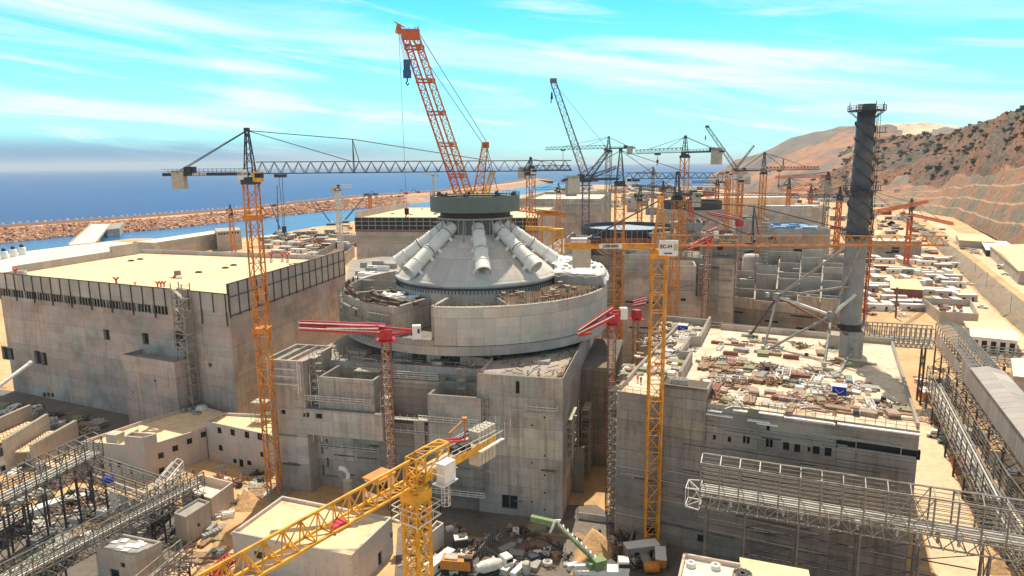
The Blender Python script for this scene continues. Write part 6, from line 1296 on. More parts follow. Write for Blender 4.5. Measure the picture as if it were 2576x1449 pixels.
# roofless box, sheds and garages by the lower road
rbx = thing('open_concrete_box', 'roofless concrete box with debris inside beside the lower road', 'building', Q(2400, 815, 0)); f = Q(2361, 814, 0); zt_ = ZA(784, f)
poly = [f, Q(2459, 820, 0), Q(2440, 782, 0), Q(2317, 776, 0)]
shell(rbx, poly, 0, zt_, M_CONL, M_ROOFW, 3.5, .6)
for k in range(34):
    p = poly[0].lerp(poly[1], rnd.uniform(.05, .9)).lerp(poly[3].lerp(poly[2], rnd.uniform(.1, .9)), rnd.uniform(.1, .9)); m = MB(); m.obox(p.x, p.y, zt_-3.5, rnd.uniform(.8, 3), rnd.uniform(.6, 2), rnd.uniform(.4, 2.4), rnd.random()*3); r_ = rnd.random() < .5
    solo('building_material', m, M_GREY if r_ else M_REDB, ('grey formwork piece' if r_ else 'red oxide beam pile')+' inside the roofless box', 'material', ('grey' if r_ else 'red')+' materials inside the roofless box')
def shed(label, pts, z0, h_, ridge, wallm, roofm, name='shed', doors=0, group=None):
    q = [Q(x, y, z0) for x, y in pts]; a, b_, c_, d_ = q; t = thing(name, label, 'shed', a.lerp(c_, .5), group); Z = Vector((0, 0, 1))
    dl = max(.1, (b_-a).length); hs = [(dl*(i+.2)/doors, z0+.1, dl*.6/doors, h_*.75) for i in range(doors)] if doors else []
    m = MB(); m.wall(a, b_, z0, z0+h_, hs, .4); m.wall(b_, c_, z0, z0+h_); m.wall(c_, d_, z0, z0+h_); m.wall(d_, a, z0, z0+h_); wl = part('wall', m, wallm, t)
    if hs: panes(wl, a, b_, hs, .4, M_VOID, 'door_opening')
    m = MB(); o = [p+Z*h_ for p in q]; r0_, r1_ = o[0].lerp(o[3], .5)+Z*ridge, o[1].lerp(o[2], .5)+Z*ridge; x_ = (o[1]-o[0]).normalized()*.5; y_ = (o[3]-o[0]).normalized()*.5
    o = [o[0]-x_-y_, o[1]+x_-y_, o[2]+x_+y_, o[3]-x_+y_]; r0_ -= x_; r1_ += x_; dn = Vector((0, 0, -.25))
    m.add([*o, r0_, r1_, *[p+dn for p in o]], [(0, 1, 5, 4), (2, 3, 4, 5), (1, 2, 5), (3, 0, 4), (6, 7, 1, 0), (8, 9, 3, 2), (7, 8, 2, 1), (9, 6, 0, 3)]); part('roof', m, roofm, t); return t
shed('long pale shed with a cream roof on the upper terrace', ((2412, 622), (2500, 628), (2474, 606), (2404, 604)), 8, 6, .6, M_CONL, M_ROOF)
shed('white shed with dark open front on the upper terrace', ((2480, 645), (2562, 652), (2528, 622), (2466, 620)), 8, 5, .5, M_VOID, M_TARP, doors=3)
shed('big tan roofed workshop at the right edge below the cut slope', ((2560, 715), (2720, 720), (2580, 640), (2488, 644)), 8, 8, 1.5, M_CONL, M_ROOF)
shed('white garage row with dark doors beside the lower road', ((2440, 880), (2556, 892), (2548, 864), (2438, 856)), 0, 6, .3, M_WPAINT, M_ROOFW, doors=5)
shed('pale flat roofed shed behind the white garages', ((2432, 850), (2530, 858), (2512, 838), (2424, 834)), 0, 5, .3, M_WHITE, M_ROOF)
shed('grey box shed at the right edge behind the covered gallery', ((2545, 1010), (2640, 1020), (2640, 960), (2540, 962)), 0, 9, .1, M_CON, M_ROOFW)
shed('tan hut with red walls in the container yard', ((2240, 745), (2320, 750), (2300, 722), (2238, 722)), 0, 5, 1.4, M_REDB, M_ROOF)
# containers: one made, the others copied
def make_box(name, label, mat, sx, sy, sz, roofm=M_TARP, loc=(0, 0, 0), group=None):
    t = thing(name, label, 'container', (0, 0, 0), group); m = MB(); m.obox(0, 0, 0, sx, sy, sz)
    for k in range(int(sx/.8)): m.obox(-sx/2+.4+k*.8, -sy/2-.04, .15, .35, .1, sz-.3)
    part('body', m, mat, t, local=True); m = MB(); m.obox(0, 0, sz+.004, sx+.25, sy+.25, .22); part('roof', m, roofm, t, local=True)
    m = MB(); m.obox(sx*.25, -sy/2-.08, .1, 1.1, .1, 2.1); part('door', m, M_STEELD, t, local=True); m = MB(); m.obox(-sx*.2, -sy/2-.08, 1, 1.4, .1, 1.0); part('window', m, M_GLASS, t, local=True); return t
CB = {}
def put_box(kind, x, y, z, a, label, group, sc=1.0):
    loc = Q(x, y, z)
    if kind not in CB:
        mt, sx, sy, sz = {'white': (M_WPAINT, 12, 3, 3), 'cream': (M_WHITE, 9, 4, 3.2), 'red': (M_REDB, 8, 3, 3), 'orange': (M_ORB, 6, 2.5, 2.6), 'blue': (M_BLUE, 6, 2.5, 2.6), 'grey': (M_GREY, 10, 3.4, 3.4)}[kind]
        CB[kind] = make_box('site_cabin', label, mt, sx, sy, sz); t = CB[kind]
    else: t = dup(CB[kind], loc)
    t.location = loc; t.rotation_euler = (0, 0, a); t.scale = (sc, sc, sc); t['label'] = label; t['group'] = group; t.name = 'site_cabin'
yard = [(2150+(i*37) % 260+rnd.uniform(-14, 14), 610+(i*53) % 170+rnd.uniform(-9, 9), ('white', 'cream', 'white', 'grey')[i % 4]) for i in range(46)]+[(2205, 655, 'white'), (2232, 662, 'cream'), (2262, 655, 'white'), (2290, 664, 'white'), (2330, 668, 'white'), (2368, 660, 'cream'), (2390, 672, 'white'), (2215, 680, 'red'), (2255, 684, 'cream'), (2300, 690, 'white'), (2345, 696, 'white'), (2382, 690, 'white'), (2200, 705, 'cream'), (2235, 710, 'white'), (2275, 706, 'white'), (2330, 716, 'cream'), (2370, 712, 'grey'), (2398, 722, 'white'), (2205, 730, 'white'), (2265, 736, 'cream'), (2350, 742, 'white'), (2392, 745, 'white'), (2430, 756, 'cream'), (2170, 690, 'white'), (2180, 660, 'blue'), (2190, 768, 'white'), (2230, 778, 'cream'), (2280, 770, 'white')]
for i, (x, y, k) in enumerate(yard): put_box(k, x, y, 0, rnd.choice((A2, A2, A2+1.57))+rnd.uniform(-.06, .06), k+' site cabin in the crowded yard right of the stack', k+' cabins in the yard right of the stack', 1.12)
for i, (x, y, k) in enumerate([(668, 655, 'white'), (700, 640, 'cream'), (725, 650, 'white'), (752, 636, 'white'), (780, 628, 'cream'), (742, 618, 'white'), (795, 645, 'white'), (822, 622, 'red'), (770, 610, 'white'), (810, 606, 'cream'), (835, 612, 'white'), (700, 616, 'white'), (672, 625, 'cream'), (690, 603, 'grey'), (850, 630, 'red'), (720, 630, 'cream'), (862, 618, 'white'), (665, 606, 'grey'), (735, 600, 'grey'), (785, 590, 'grey'), (830, 586, 'grey'), (760, 665, 'cream'), (700, 668, 'white')]):
    put_box(k, x, y, 0, A2+rnd.choice((0, 0, 1.57))+rnd.uniform(-.1, .1), k+' cabin between the long hall and the channel', k+' cabins between the hall and the channel', 1.25)
farp = []
for i in range(104):
    x, y = rnd.uniform(1800, 2320), rnd.uniform(478, 560)
    if i > 50: x, y = rnd.uniform(1390, 1800), rnd.uniform(470, 496)
    if y < 486 and 1800 < x < 1950: y += 14
    if x > 2250 and y < 520: y = rnd.uniform(532, 560)
    k = rnd.choice(('white', 'white', 'cream', 'grey', 'red', 'white')); put_box(k, x, y, 0, A2+rnd.uniform(-.15, .15), k+' shed far off at the foot of the hills', k+' sheds at the foot of the hills', rnd.uniform(1.6, 4.0) if y < 500 else rnd.uniform(1.1, 2.2))
for i in range(40):
    x, y = rnd.uniform(2090, 2330), rnd.uniform(566, 640); k = rnd.choice(('white', 'cream', 'grey', 'red', 'white', 'orange')); put_box(k, x, y, 0, A2+rnd.uniform(-.3, .3), k+' cabin in the crowd of huts behind the stack', k+' cabins behind the stack', rnd.uniform(.7, 1.1))
for i in range(5):
    p = Q(862+i*9, 612+i*.5, 0); m = MB(); m.lathe([(4, 0), (4, 9), (3.2, 9.6), (0, 9.8)], 16, p.x, p.y); solo('silo', m, M_CONL, 'pale round silo in the row beside the second hall', 'silo', 'silos beside the second hall')
ob2 = thing('open_concrete_box', 'low roofless concrete box with rusty inside behind the long hall', 'building', Q(830, 660, 0)); shell(ob2, [Q(790, 672, 0), Q(860, 676, 0), Q(893, 646, 0), Q(846, 634, 0)], 0, 10, M_CON, M_RUST, 6, .8)
# scaffold clutter left of the drum
for i in range(30):
    x, y = rnd.uniform(880, 1000), rnd.uniform(655, 715); p = Q(x, y, 22); m = MB(); m.obox(p.x, p.y, 20, rnd.uniform(2, 8), rnd.uniform(1, 4), rnd.uniform(.6, 3), A2+rnd.uniform(-.2, .2)); r_ = rnd.random() < .5
    solo('building_material', m, M_GREY if r_ else M_TARP, ('grey stack' if r_ else 'white bundle')+' on the deck between the halls and the drum', 'material', ('grey stacks' if r_ else 'white bundles')+' between the halls and the drum')
dk = thing('concrete_deck', 'low grey concrete deck between the long hall and the drum', 'building', Q(930, 700, 0)); m = MB(); m.prism([Q(868, 720, 20), Q(880, 655, 20), Q(1010, 640, 20), Q(1030, 700, 20)], 0, 20); part('slab', m, M_CON, dk)
for i in range(9):
    x = 1440+i*13+rnd.uniform(-4, 4); k = rnd.choice(('white', 'grey', 'cream')); put_box(k, x, 520+rnd.uniform(-4, 6), 0, A2, k+' store beside the distant hall', k+' stores beside the distant hall', 2)
p = QY(2030, 560, 560); m = MB(); m.lathe([(5, 0), (5, 24), (4, 26), (0, 26)], 20, *QY(1893, 600, 400).xy); solo('silo', m, M_WHITE, 'single tall pale silo left of the blue roofed unit', 'silo')

# ================================================================== steel galleries and racks
def gallery(label, a, b_, w_, h_, nb, z_top, legs=(), mat=M_STEEL, legm=M_STEELD, rails=5, roof=True, sides=True, k=1.0, floor_pipes=4, cross=(), name='pipe_gallery'):
    a, b_ = Vector(a), Vector(b_); a.z = b_.z = 0; d = (b_-a).normalized(); n = Vector((d.y, -d.x, 0)); Z = Vector((0, 0, 1)); L_ = (b_-a).length; t = thing(name, label, 'gallery', (*a.lerp(b_, .5).xy, 0))
    zb_ = z_top-h_; P = lambda u, s, z: a+d*u+n*(w_/2*s)+Z*z
    m = MB()
    for i in range(nb+1):
        u = L_*i/nb
        for s in (-1, 1): m.beam(P(u, s, zb_), P(u, s, z_top), .26*k)
        m.beam(P(u, -1, zb_), P(u, 1, zb_), .26*k)
        if roof: m.beam(P(u, -1, z_top), P(u, 0, z_top+.9), .2*k); m.beam(P(u, 1, z_top), P(u, 0, z_top+.9), .2*k)
    for s in (-1, 1):
        for z in (zb_, z_top): m.beam(P(0, s, z), P(L_, s, z), .3*k)
    if roof: m.beam(P(0, 0, z_top+.9), P(L_, 0, z_top+.9), .2*k)
    part('frame', m, mat, t)
    m = MB()
    for s in (-1, 1):
        for q in range(1, rails+1): z = zb_+h_*q/(rails+1); m.beam(P(0, s, z), P(L_, s, z), .12*k)
    for i in cross:
        u0, u1 = L_*i/nb, L_*(i+1)/nb
        for s in (-1, 1): m.beam(P(u0, s, zb_), P(u1, s, z_top), .16*k); m.beam(P(u1, s, zb_), P(u0, s, z_top), .16*k)
    part('side_rails', m, mat, t)
    m = MB(); zl = zb_-2.0
    for s in (-1, 1): m.beam(P(0, s, zl), P(L_, s, zl), .3*k)
    for i in range(nb*2):
        u0, u1 = L_*i/(nb*2), L_*(i+1)/(nb*2)
        for s in (-1, 1): m.beam(P(u0, s, zl if i % 2 else zb_), P(u1, s, zb_ if i % 2 else zl), .17*k)
        m.beam(P(u0, -1.25, zl), P(u0, 1.25, zl), .2*k)
    part('floor_truss', m, mat, t)
    for q in range(floor_pipes):
        s = -.75+1.5*q/max(1, floor_pipes-1); part('pipe', MB().tube([P(0, s, zb_+.5), P(L_, s, zb_+.5)], .22*k+.05*(q % 2), 8), M_STEELW if q % 2 else M_STEEL, t)
    for u in legs:
        m = MB(); u = u*L_
        for s in (-1, 1): m.beam(P(u, s, 0), P(u, s, zl), .45*k)
        m.beam(P(u, -1, 0), P(u, 1, zl*.5), .2*k); m.beam(P(u, 1, 0), P(u, -1, zl*.5), .2*k); m.beam(P(u, -1, zl*.5), P(u, 1, zl*.5), .22*k); m.beam(P(u, -1, zl*.5), P(u, 1, zl), .2*k); m.beam(P(u, 1, zl*.5), P(u, -1, zl), .2*k); part('support_trestle', m, legm, t)
    return t, P, L_
M_STEELG = simple('worn_grey_steel', (.24, .225, .20), .5, .3, var=.35)
ga, gb = S(-18.5, 122.5), S(62, 125.5)
gt, P, L_ = gallery('long grey steel gallery on trestles in front of the banded building', ga, gb, 4.6, 6.4, 24, 26, (.015, .10, .21, .33, .44, .56, .7, .86), M_STEELG, M_STEELM, 7, True, cross=(9, 10), floor_pipes=5, k=.8)
m = MB()
for u in (.10, .21, .33, .44):
    for k in range(6): z = 2+2.6*k; m.beam(P(u*L_, 1, z), P((u+.1)*L_, 1, z), .16); m.beam(P(u*L_, 1, z), P((u+.1)*L_, 1, z+2.6) if k % 2 else P(u*L_, 1, z+2.6), .12)
part('side_bracing', m, M_STEELD, gt)
for k in range(26):
    u = (.03+.037*k)*L_; m = MB(); m.obox(*(P(u, 0, 0).xy), 18.6, rnd.uniform(.5, 1.4), rnd.uniform(.6, 2.8), rnd.uniform(.4, 1.5), ANG); m.beam(P(u, .2, 17.5), P(u, .2, 18.7), .35); part('valve_unit', m, M_STEELW if k % 3 else M_STEEL, gt)
m = MB(); m.lattice(P(-2.6, 0, 18.6), P(-.1, 0, 18.6), 3.6, 4.0, 1, .2, .14); part('end_platform', m, M_STEELW, gt)
# left galleries
gallery('long pale truss gallery at the bottom left', Q(505, 1240, 6), Q(20, 1500, 6), 3.2, 3.2, 22, 11.5, (.02, .27, .52, .78), M_STEELG, M_STEELD, 3, False, k=.62, cross=range(0, 22), floor_pipes=4)
gallery('broad steel frame gallery with cladding sheets left of the bin', Q(250, 1215, 6), Q(-60, 1385, 6), 4.6, 4.6, 12, 18, (.02, .14, .27, .4, .55, .7, .85), M_STEELM, M_STEELD, 7, True, k=.7, cross=range(0, 18, 2), floor_pipes=6)
gt2, P, L_ = gallery('dark clad steel frame joining the two galleries', Q(236, 1215, 6), Q(400, 1275, 6), 4.4, 4.4, 6, 12, (.02, .35, .7, 1), M_STEELG, M_STEELD, 5, True, k=.65, floor_pipes=3)
for i, u in enumerate((.42, .58, .74, .88)): m = MB(); m.beam(P(u*L_, 1.06, 5.6), P((u+.12)*L_, 1.06, 5.6), .12, 4.2); part('cladding_sheet', m, M_GREY if i else M_STEELW, gt2)
m = MB(); m.obox(*(P(.3*L_, .3, 0).xy), 8.2, 2.2, 1.6, 1.3, .3); solo('blue_sheet_bundle', m, M_BLUE, 'small blue sheeted bundle in the steel frame left of the bin', 'tarpaulin')
gallery('thin truss bridge running to the white offices', Q(385, 1290, 5), Q(452, 1205, 5), 2.4, 2.6, 7, 9.5, (.1, .5, .9), M_STEELW, M_STEELD, 2, True, k=.8, floor_pipes=3)
gallery('short truss walkway at the bottom beside the beige roofed building', Q(472, 1400, 4), Q(345, 1510, 4), 2.4, 2.6, 8, 7.5, (.1, .5, .9), M_STEEL, M_STEELD, 2, False, k=.7, floor_pipes=2)
gallery('dark lower pipe rack under the broad left gallery', Q(60, 1330, 0), Q(-90, 1420, 0), 6, 3.0, 6, 6.5, (.1, .5, .9), M_STEELD, M_STEELD, 3, False, k=.9, floor_pipes=6)
gallery('low rusty pipe rack at the far bottom left', Q(170, 1400, 0), Q(-40, 1530, 0), 6, 2.2, 8, 4.6, (.1, .4, .7), M_STEELD, M_STEELD, 2, False, k=.9, floor_pipes=7)
for i, (x, y, r_) in enumerate(((112, 1404, 3.0),)):
    p = Q(x, y, 3); t = thing('cooling_fan', 'round green machine with a big cross ribbed fan under the left gallery', 'machine', (p.x, p.y, 0)); m = MB(); m.lathe([(r_*.75, 0), (r_*.7, 2.2), (r_, 3), (r_, 3.3), (r_*.92, 3.3), (r_*.9, 2.6), (0, 2.6)], 28, p.x, p.y); part('housing', m, M_GREEN, t)
    m = MB(); [m.beam((p.x, p.y, 3.2), (p.x+r_*math.cos(k*.785), p.y+r_*math.sin(k*.785), 3.2), .16) for k in range(8)]; part('fan_guard', m, M_STEELW, t)
# trestle behind the banded building and covered gallery on the right
gallery('low dark trestle gallery crossing behind the banded building', Q(1690, 806, 28), Q(2128, 846, 28), 5, 4.0, 34, 28, (.1, .3, .5, .7, .9), M_STEEL, M_STEELD, 2, False, k=1.0, floor_pipes=3)
gallery('dark trestle running right behind the stack to the covered gallery', Q(2150, 812, 26), Q(2350, 824, 26), 5, 4.6, 16, 26, (.1, .5, .9), M_STEEL, M_STEELD, 2, False, k=1.0, floor_pipes=3)
p0, p1 = Q(2385, 815, 20), Q(2640, 1120, 20); gt3, P, L_ = gallery('open roofed steel gallery with grey sheet cladding running down the right side', p0, p1, 7.5, 5.6, 26, 20, (.03, .14, .26, .38, .5, .62, .74, .86), M_STEELG, M_STEELD, 3, True, k=.9, floor_pipes=4)
M_CLAD = concrete('corrugated_sheet', (0.44, 0.42, 0.40), pw=.9, ph=30, line=.72, blotch=.12, streak=.2, hue=.2)
m = MB(); u0 = .42
for s in (-1.04, 1.04): m.add([P(u0*L_, s, 14), P(L_, s, 14), P(L_, s, 20.2), P(u0*L_, s, 20.2)], [(0, 1, 2, 3)])
part('side_cladding', m, M_CLAD, gt3)
m = MB(); m.add([P(.52*L_, -1.1, 20.3), P(L_, -1.1, 20.3), P(L_, 0, 21.3), P(.52*L_, 0, 21.3), P(L_, 1.1, 20.3), P(.52*L_, 1.1, 20.3)], [(0, 1, 2, 3), (3, 2, 4, 5)]); part('roof_cladding', m, M_CLAD, gt3)
m = MB(); m.add([P(.0*L_, 1.04, 14), P(.4*L_, 1.04, 14), P(.4*L_, 1.04, 17.6), P(.0*L_, 1.04, 17.6)], [(0, 1, 2, 3)]); part('side_cladding', m, M_CLAD, gt3)
m = MB()
for i in range(60): u = L_*i/120; m.beam(P(u, -1, 20.1), P(u, 0, 21), .12); m.beam(P(u, 1, 20.1), P(u, 0, 21), .12)
for s in (-.75, -.5, -.25, .25, .5, .75): m.beam(P(0, s, 21-.9*abs(s)), P(.52*L_, s, 21-.9*abs(s)), .12)
part('purlins', m, M_STEEL, gt3)
q0, q1 = Q(2350, 960, 9), Q(2500, 1250, 9); gallery('tall dark pipe rack left of the covered gallery', q0, q1, 4.5, 6, 14, 14, (.05, .2, .35, .5, .65, .8), M_STEELM, M_STEELD, 4, False, k=.8, floor_pipes=6, name='pipe_rack')
q0, q1 = Q(2480, 1210, 6), Q(2620, 1420, 6); gallery('low crowded pipe rack under the covered gallery at the right edge', q0, q1, 6, 5, 10, 10, (.05, .3, .55, .8), M_STEELM, M_STEELD, 5, False, k=.8, floor_pipes=7, name='pipe_rack')
gallery('pale horizontal pipe rack right of the covered gallery', Q(2470, 905, 4), Q(2640, 925, 4), 5, 4, 9, 9, (.05, .35, .7), M_STEEL, M_STEELD, 3, False, k=1, floor_pipes=5, name='pipe_rack')
# ================================================================== loose things
def proto_copy(store, key, make, loc, rz, label, group, sc=None, flat=1.0):
    if key not in store: store[key] = make(); t = store[key]
    else: t = dup(store[key], loc)
    t.location = loc; t.rotation_euler = (0, 0, rz)
    if sc: t.scale = (sc, sc, sc*flat)
    t['label'] = label
    if group: t['group'] = group
    return t
PR = {}
def mk(name, cat, parts):
    def f():
        if len(parts) == 1: o = part(name, parts[0][1](), parts[0][2]); ROOT[o.name] = Vector(); return tag(o, 'x', cat)
        t = thing(name, 'x', cat)
        for n_, g_, m_ in parts: part(n_, g_(), m_, t, local=True)
        return t
    return f
def planks(l, w_, rows, cols_, th, seed):
    def g():
        q = random.Random(seed); m = MB()
        for r_ in range(rows):
            for c in range(cols_): m.obox(q.uniform(-.15, .15), -w_/2+w_*(c+.5)/cols_, r_*th, l*q.uniform(.8, 1), w_/cols_*.88, th*.92, q.uniform(-.03, .03))
        return m
    return g
def blocks(n_, sx, sy, sz, gap):
    def g():
        m = MB()
        for i in range(n_): m.obox((i-(n_-1)/2)*(sx+gap), 0, 0, sx, sy, sz, 0, .93)
        return m
    return g
def jumble(n_, r_, h_, seed, lo=.4, hi=2.2):
    def g():
        q = random.Random(seed); m = MB()
        for i in range(n_):
            a = q.random()*6.28; x, y = q.gauss(0, r_*.5), q.gauss(0, r_*.5); l = q.uniform(lo, hi)
            m.beam((x, y, .1+q.random()*h_*.4), (x+math.cos(a)*l, y+math.sin(a)*l, .1+q.random()*h_), q.uniform(.08, .35), q.uniform(.06, .2))
        m.obox(0, 0, 0, r_*.8, r_*.7, h_*.35, .4, .8); return m
    return g
def grid_crate(n_, s):
    def g():
        m = MB()
        for i in range(n_+1):
            for z in (0, s): m.beam((i*s-n_*s/2, -s/2, z), (i*s-n_*s/2, s/2, z), .14)
            for y in (-s/2, s/2): m.beam((i*s-n_*s/2, y, 0), (i*s-n_*s/2, y, s), .14)
        for y in (-s/2, s/2):
            for z in (0, s): m.beam((-n_*s/2, y, z), (n_*s/2, y, z), .14)
        m.obox(0, 0, .05, n_*s*.95, s*.8, s*.35); return m
    return g
KINDS = {
 'timber stack': ('timber_stack', 'timber', planks(4.2, 1.8, 5, 4, .16, 1), M_WOOD), 'long plank pile': ('timber_stack', 'timber', planks(6.5, 1.2, 3, 3, .14, 2), M_WOOD),
 'red oxide beam stack': ('beam_stack', 'beams', planks(4.6, 1.5, 4, 3, .3, 3), M_REDB), 'grey formwork stack': ('panel_stack', 'panels', planks(3.2, 2.2, 6, 1, .17, 4), M_GREY),
 'rusty scrap heap': ('scrap_heap', 'scrap', jumble(26, 2.2, 1.1, 5), M_RUST), 'pale scrap heap': ('scrap_heap', 'scrap', jumble(30, 2.0, .9, 6), M_STEELW), 'dark scrap heap': ('scrap_heap', 'scrap', jumble(26, 1.8, 1.0, 7), M_STEELD),
 'row of grey blocks': ('block_row', 'blocks', blocks(6, .5, 1.2, 1.1, .12), M_GREY), 'white sheeted pallet': ('sheeted_pallet', 'pallet', blocks(1, 1.7, 1.4, .8, 0), M_TARP), 'brown crate': ('crate', 'crate', blocks(1, 1.5, 1.2, 1.2, 0), M_WOOD),
 'black box': ('equipment_box', 'box', blocks(1, 1.1, .9, 1.3, 0), M_STEELD), 'rusty rebar bundle': ('rebar_bundle', 'rebar', planks(6, .7, 2, 5, .12, 8), M_RUST), 'pinkish plywood stack': ('panel_stack', 'panels', planks(2.6, 1.9, 8, 1, .11, 9), simple('pink_plywood', (.38, .26, .19), .8)),
 'open steel crate row': ('steel_crate_row', 'crates', grid_crate(4, 1.3), M_STEELW), 'olive formwork stack': ('panel_stack', 'panels', planks(3.6, 2.4, 4, 1, .2, 10), simple('olive_formwork', (.26, .25, .15), .8))}
def litter(kind, loc, rz, where, sc=None, flat=1.0):
    nm, cat, g_, mt = KINDS[kind]; return proto_copy(PR, kind, mk(nm, cat, [('', g_, mt)]), loc, rz, kind+' '+where, kind+'s '+where, sc, flat)
def inq(p, q):
    s = [(q[(i+1) % 4][0]-q[i][0])*(p[1]-q[i][1])-(q[(i+1) % 4][1]-q[i][1])*(p[0]-q[i][0]) for i in range(4)]
    return all(v > 0 for v in s) or all(v < 0 for v in s)
zones = [('in the left bay of the littered roof', [(1560, 950), (1672, 812), (1770, 822), (1700, 945)], 90), ('near the front edge of the littered roof', [(1785, 1010), (1770, 960), (2255, 1010), (2300, 1060)], 90), ('in the middle of the littered roof', [(1770, 960), (1765, 900), (2080, 930), (2250, 1000)], 130), ('near the stack foot on the littered roof', [(1800, 880), (1800, 840), (2080, 870), (2220, 930)], 34)]
kn = list(KINDS)
for where, q, n_ in zones:
    c = 0
    while c < n_:
        p = (rnd.uniform(min(v[0] for v in q), max(v[0] for v in q)), rnd.uniform(min(v[1] for v in q), max(v[1] for v in q)))
        if not inq(p, q): continue
        c += 1; k = rnd.choice([q for q in kn if q not in ('red oxide beam stack', 'open steel crate row', 'white sheeted pallet')]+['red oxide beam stack', 'open steel crate row', 'white sheeted pallet', 'pale scrap heap', 'dark scrap heap', 'timber stack', 'timber stack', 'long plank pile', 'long plank pile', 'long plank pile', 'rusty rebar bundle', 'rusty rebar bundle', 'rusty rebar bundle', 'rusty scrap heap', 'rusty scrap heap', 'pinkish plywood stack', 'olive formwork stack'])
        if 'left bay' in where: k = rnd.choice(('white sheeted pallet', 'pale scrap heap', 'grey formwork stack', 'pale scrap heap', 'olive formwork stack', 'rusty scrap heap', 'dark scrap heap', 'brown crate'))
        litter(k, rq(*p)+Vector((0, 0, .004)), ANG+rnd.choice((0, 0, 1.57))+rnd.uniform(-.2, .2), where, rnd.uniform(.7, 1.3), rnd.uniform(.35, .95))
def blue_box(label, p, sx, sy, sz, rz):
    m = MB(); m.obox(0, 0, 0, sx, sy, sz, 0, .96); t = thing('sheeted_box', label, 'box', p); b_ = part('blue_sheet', m, M_BLUE, t, local=True); m = MB(); m.obox(0, 0, sz, sx*1.02, sy*1.02, .12); m.beam((-sx*.3, -sy/2-.05, sz*.8), (sx*.02, -sy/2-.06, sz*.45), .35, .06); m.beam((sx*.02, -sy/2-.06, sz*.45), (sx*.3, -sy/2-.05, sz*.75), .3, .06); part('white_top', m, M_TARP, t, local=True); t.rotation_euler = (0, 0, rz)
blue_box('bright blue sheeted box with a white top near the front of the littered roof', rq(2110, 997), 2.7, 2.2, 2.3, ANG); blue_box('blue sheeted box in the far left corner of the littered roof', rq(1718, 832), 2.6, 1.8, 1.7, ANG)
litter('open steel crate row', rq(2048, 975), ANG, 'left of the blue sheeted box', 1.1)
for x, y in ((1830, 905), (1990, 902), (1838, 893)): litter('red oxide beam stack', rq(x, y), ANG, 'among the brace feet', .8)
# things on the long hall's roof
def rz_(x, y): return Q(x, y, hz-1.2)
def y_vent(label, p, k, base=False, grp=None):
    t = thing('roof_vent', label, 'vent', p, grp); m = MB(); b0 = 1.1*k if base else 0
    if base: part('vent_base', MB().obox(p.x, p.y, p.z, .9*k, .9*k, b0, .2), M_WPAINT, t)
    m.tube([p+Vector((0, 0, b0)), p+Vector((0, 0, b0+1.0*k))], .28*k, 8)
    for s in (-1, 1): m.tube([p+Vector((0, 0, b0+.9*k)), p+Vector((.5*k*s, 0, b0+1.7*k)), p+Vector((.85*k*s, 0, b0+1.75*k))], .27*k, 8)
    part('forked_pipe', m, M_RED, t)
for lab, x, y, k in (('tallest red forked vent near the front edge of the cream roof', 293, 713, 1.3), ('small red forked vent alone on the cream roof front', 340, 718, .7), ('red forked vent at the left corner of the cream roof', 40, 691, 1.4)): y_vent(lab, rz_(x, y), k*.85)
for x in (397, 405, 413): y_vent('red forked vent of the close trio on the cream roof', rz_(x, 721), .9, grp='trio of red vents')
for x in (742, 746, 750, 756, 760, 764): y_vent('small red forked vent in the far row by the panel parapet', rz_(x, 671), .8, grp='row of red vents by the panels')
y_vent('lone small red vent right of the orange mast', rz_(731, 673), .8)
for x, y in ((683, 659), (711, 658), (724, 660)): y_vent('red vent on a white box at the back of the cream roof', rz_(x, y), 1.25, True, 'red vents on white boxes')
for x, y in ((330, 657), (353, 653), (567, 675), (588, 668), (500, 686)): p = rz_(x, y); m = MB(); m.obox(p.x, p.y, p.z, 2.2, 1.4, .35, A2); m.obox(p.x, p.y, p.z+.35, 1.6, .9, .2, A2); solo('roof_pad', m, M_BLACK, 'flat black pad lying on the cream hall roof', 'pad', 'black pads on the cream roof')
litter('white sheeted pallet', rz_(452, 701), .3, 'beside the brown crate on the cream hall roof', 1.2); litter('brown crate', rz_(447, 694), .5, 'on the cream hall roof', 1.5); litter('dark scrap heap', rz_(440, 700), 0, 'beside the brown crate on the cream hall roof', .7); p = rz_(57, 693); m = MB(); m.lathe([(1.5, p.z), (1.5, p.z+1.8), (1.3, p.z+1.8), (1.3, p.z+1.5), (0, p.z+1.5)], 16, p.x, p.y); solo('roof_tub', m, M_CW, 'round tan tub at the left end of the cream roof', 'tub')

# vehicles: one made of each kind, the others copied
def car_body(l, w_, h0, h1, cab, seed=0):
    def g():
        m = MB(); x0, x1 = -l/2, l/2; pr = [(x0, .35), (x1, .35), (x1, h0*.9), (x1-.15, h0), (x0+.1, h0*1.02), (x0, h0*.92)]
        n_ = len(pr); vs = [(x, s*w_/2*(1 if z < h0*.95 else .96), z) for s in (-1, 1) for x, z in pr]
        m.add(vs, [tuple(range(n_)), tuple(range(n_, 2*n_))[::-1]]+[(i, n_+i, n_+(i+1) % n_, (i+1) % n_) for i in range(n_)])
        a, b_ = cab; q = [(a, h0), (b_, h0), (b_-.35, h1), (a+.25, h1)]; vs = [(x, s*w_/2*(.94 if z < h1 else .8), z) for s in (-1, 1) for x, z in q]
        m.add(vs, [(0, 1, 2, 3), (7, 6, 5, 4)]+[(i, 4+i, 4+(i+1) % 4, (i+1) % 4) for i in range(4)]); return m
    return g
def car_glass(w_, h0, h1, cab):
    def g():
        m = MB(); a, b_ = cab; m.obox((a+b_)/2, 0, h0+.08, (b_-a)-.25, w_*.95, (h1-h0)*.62, 0, .86); return m
    return g
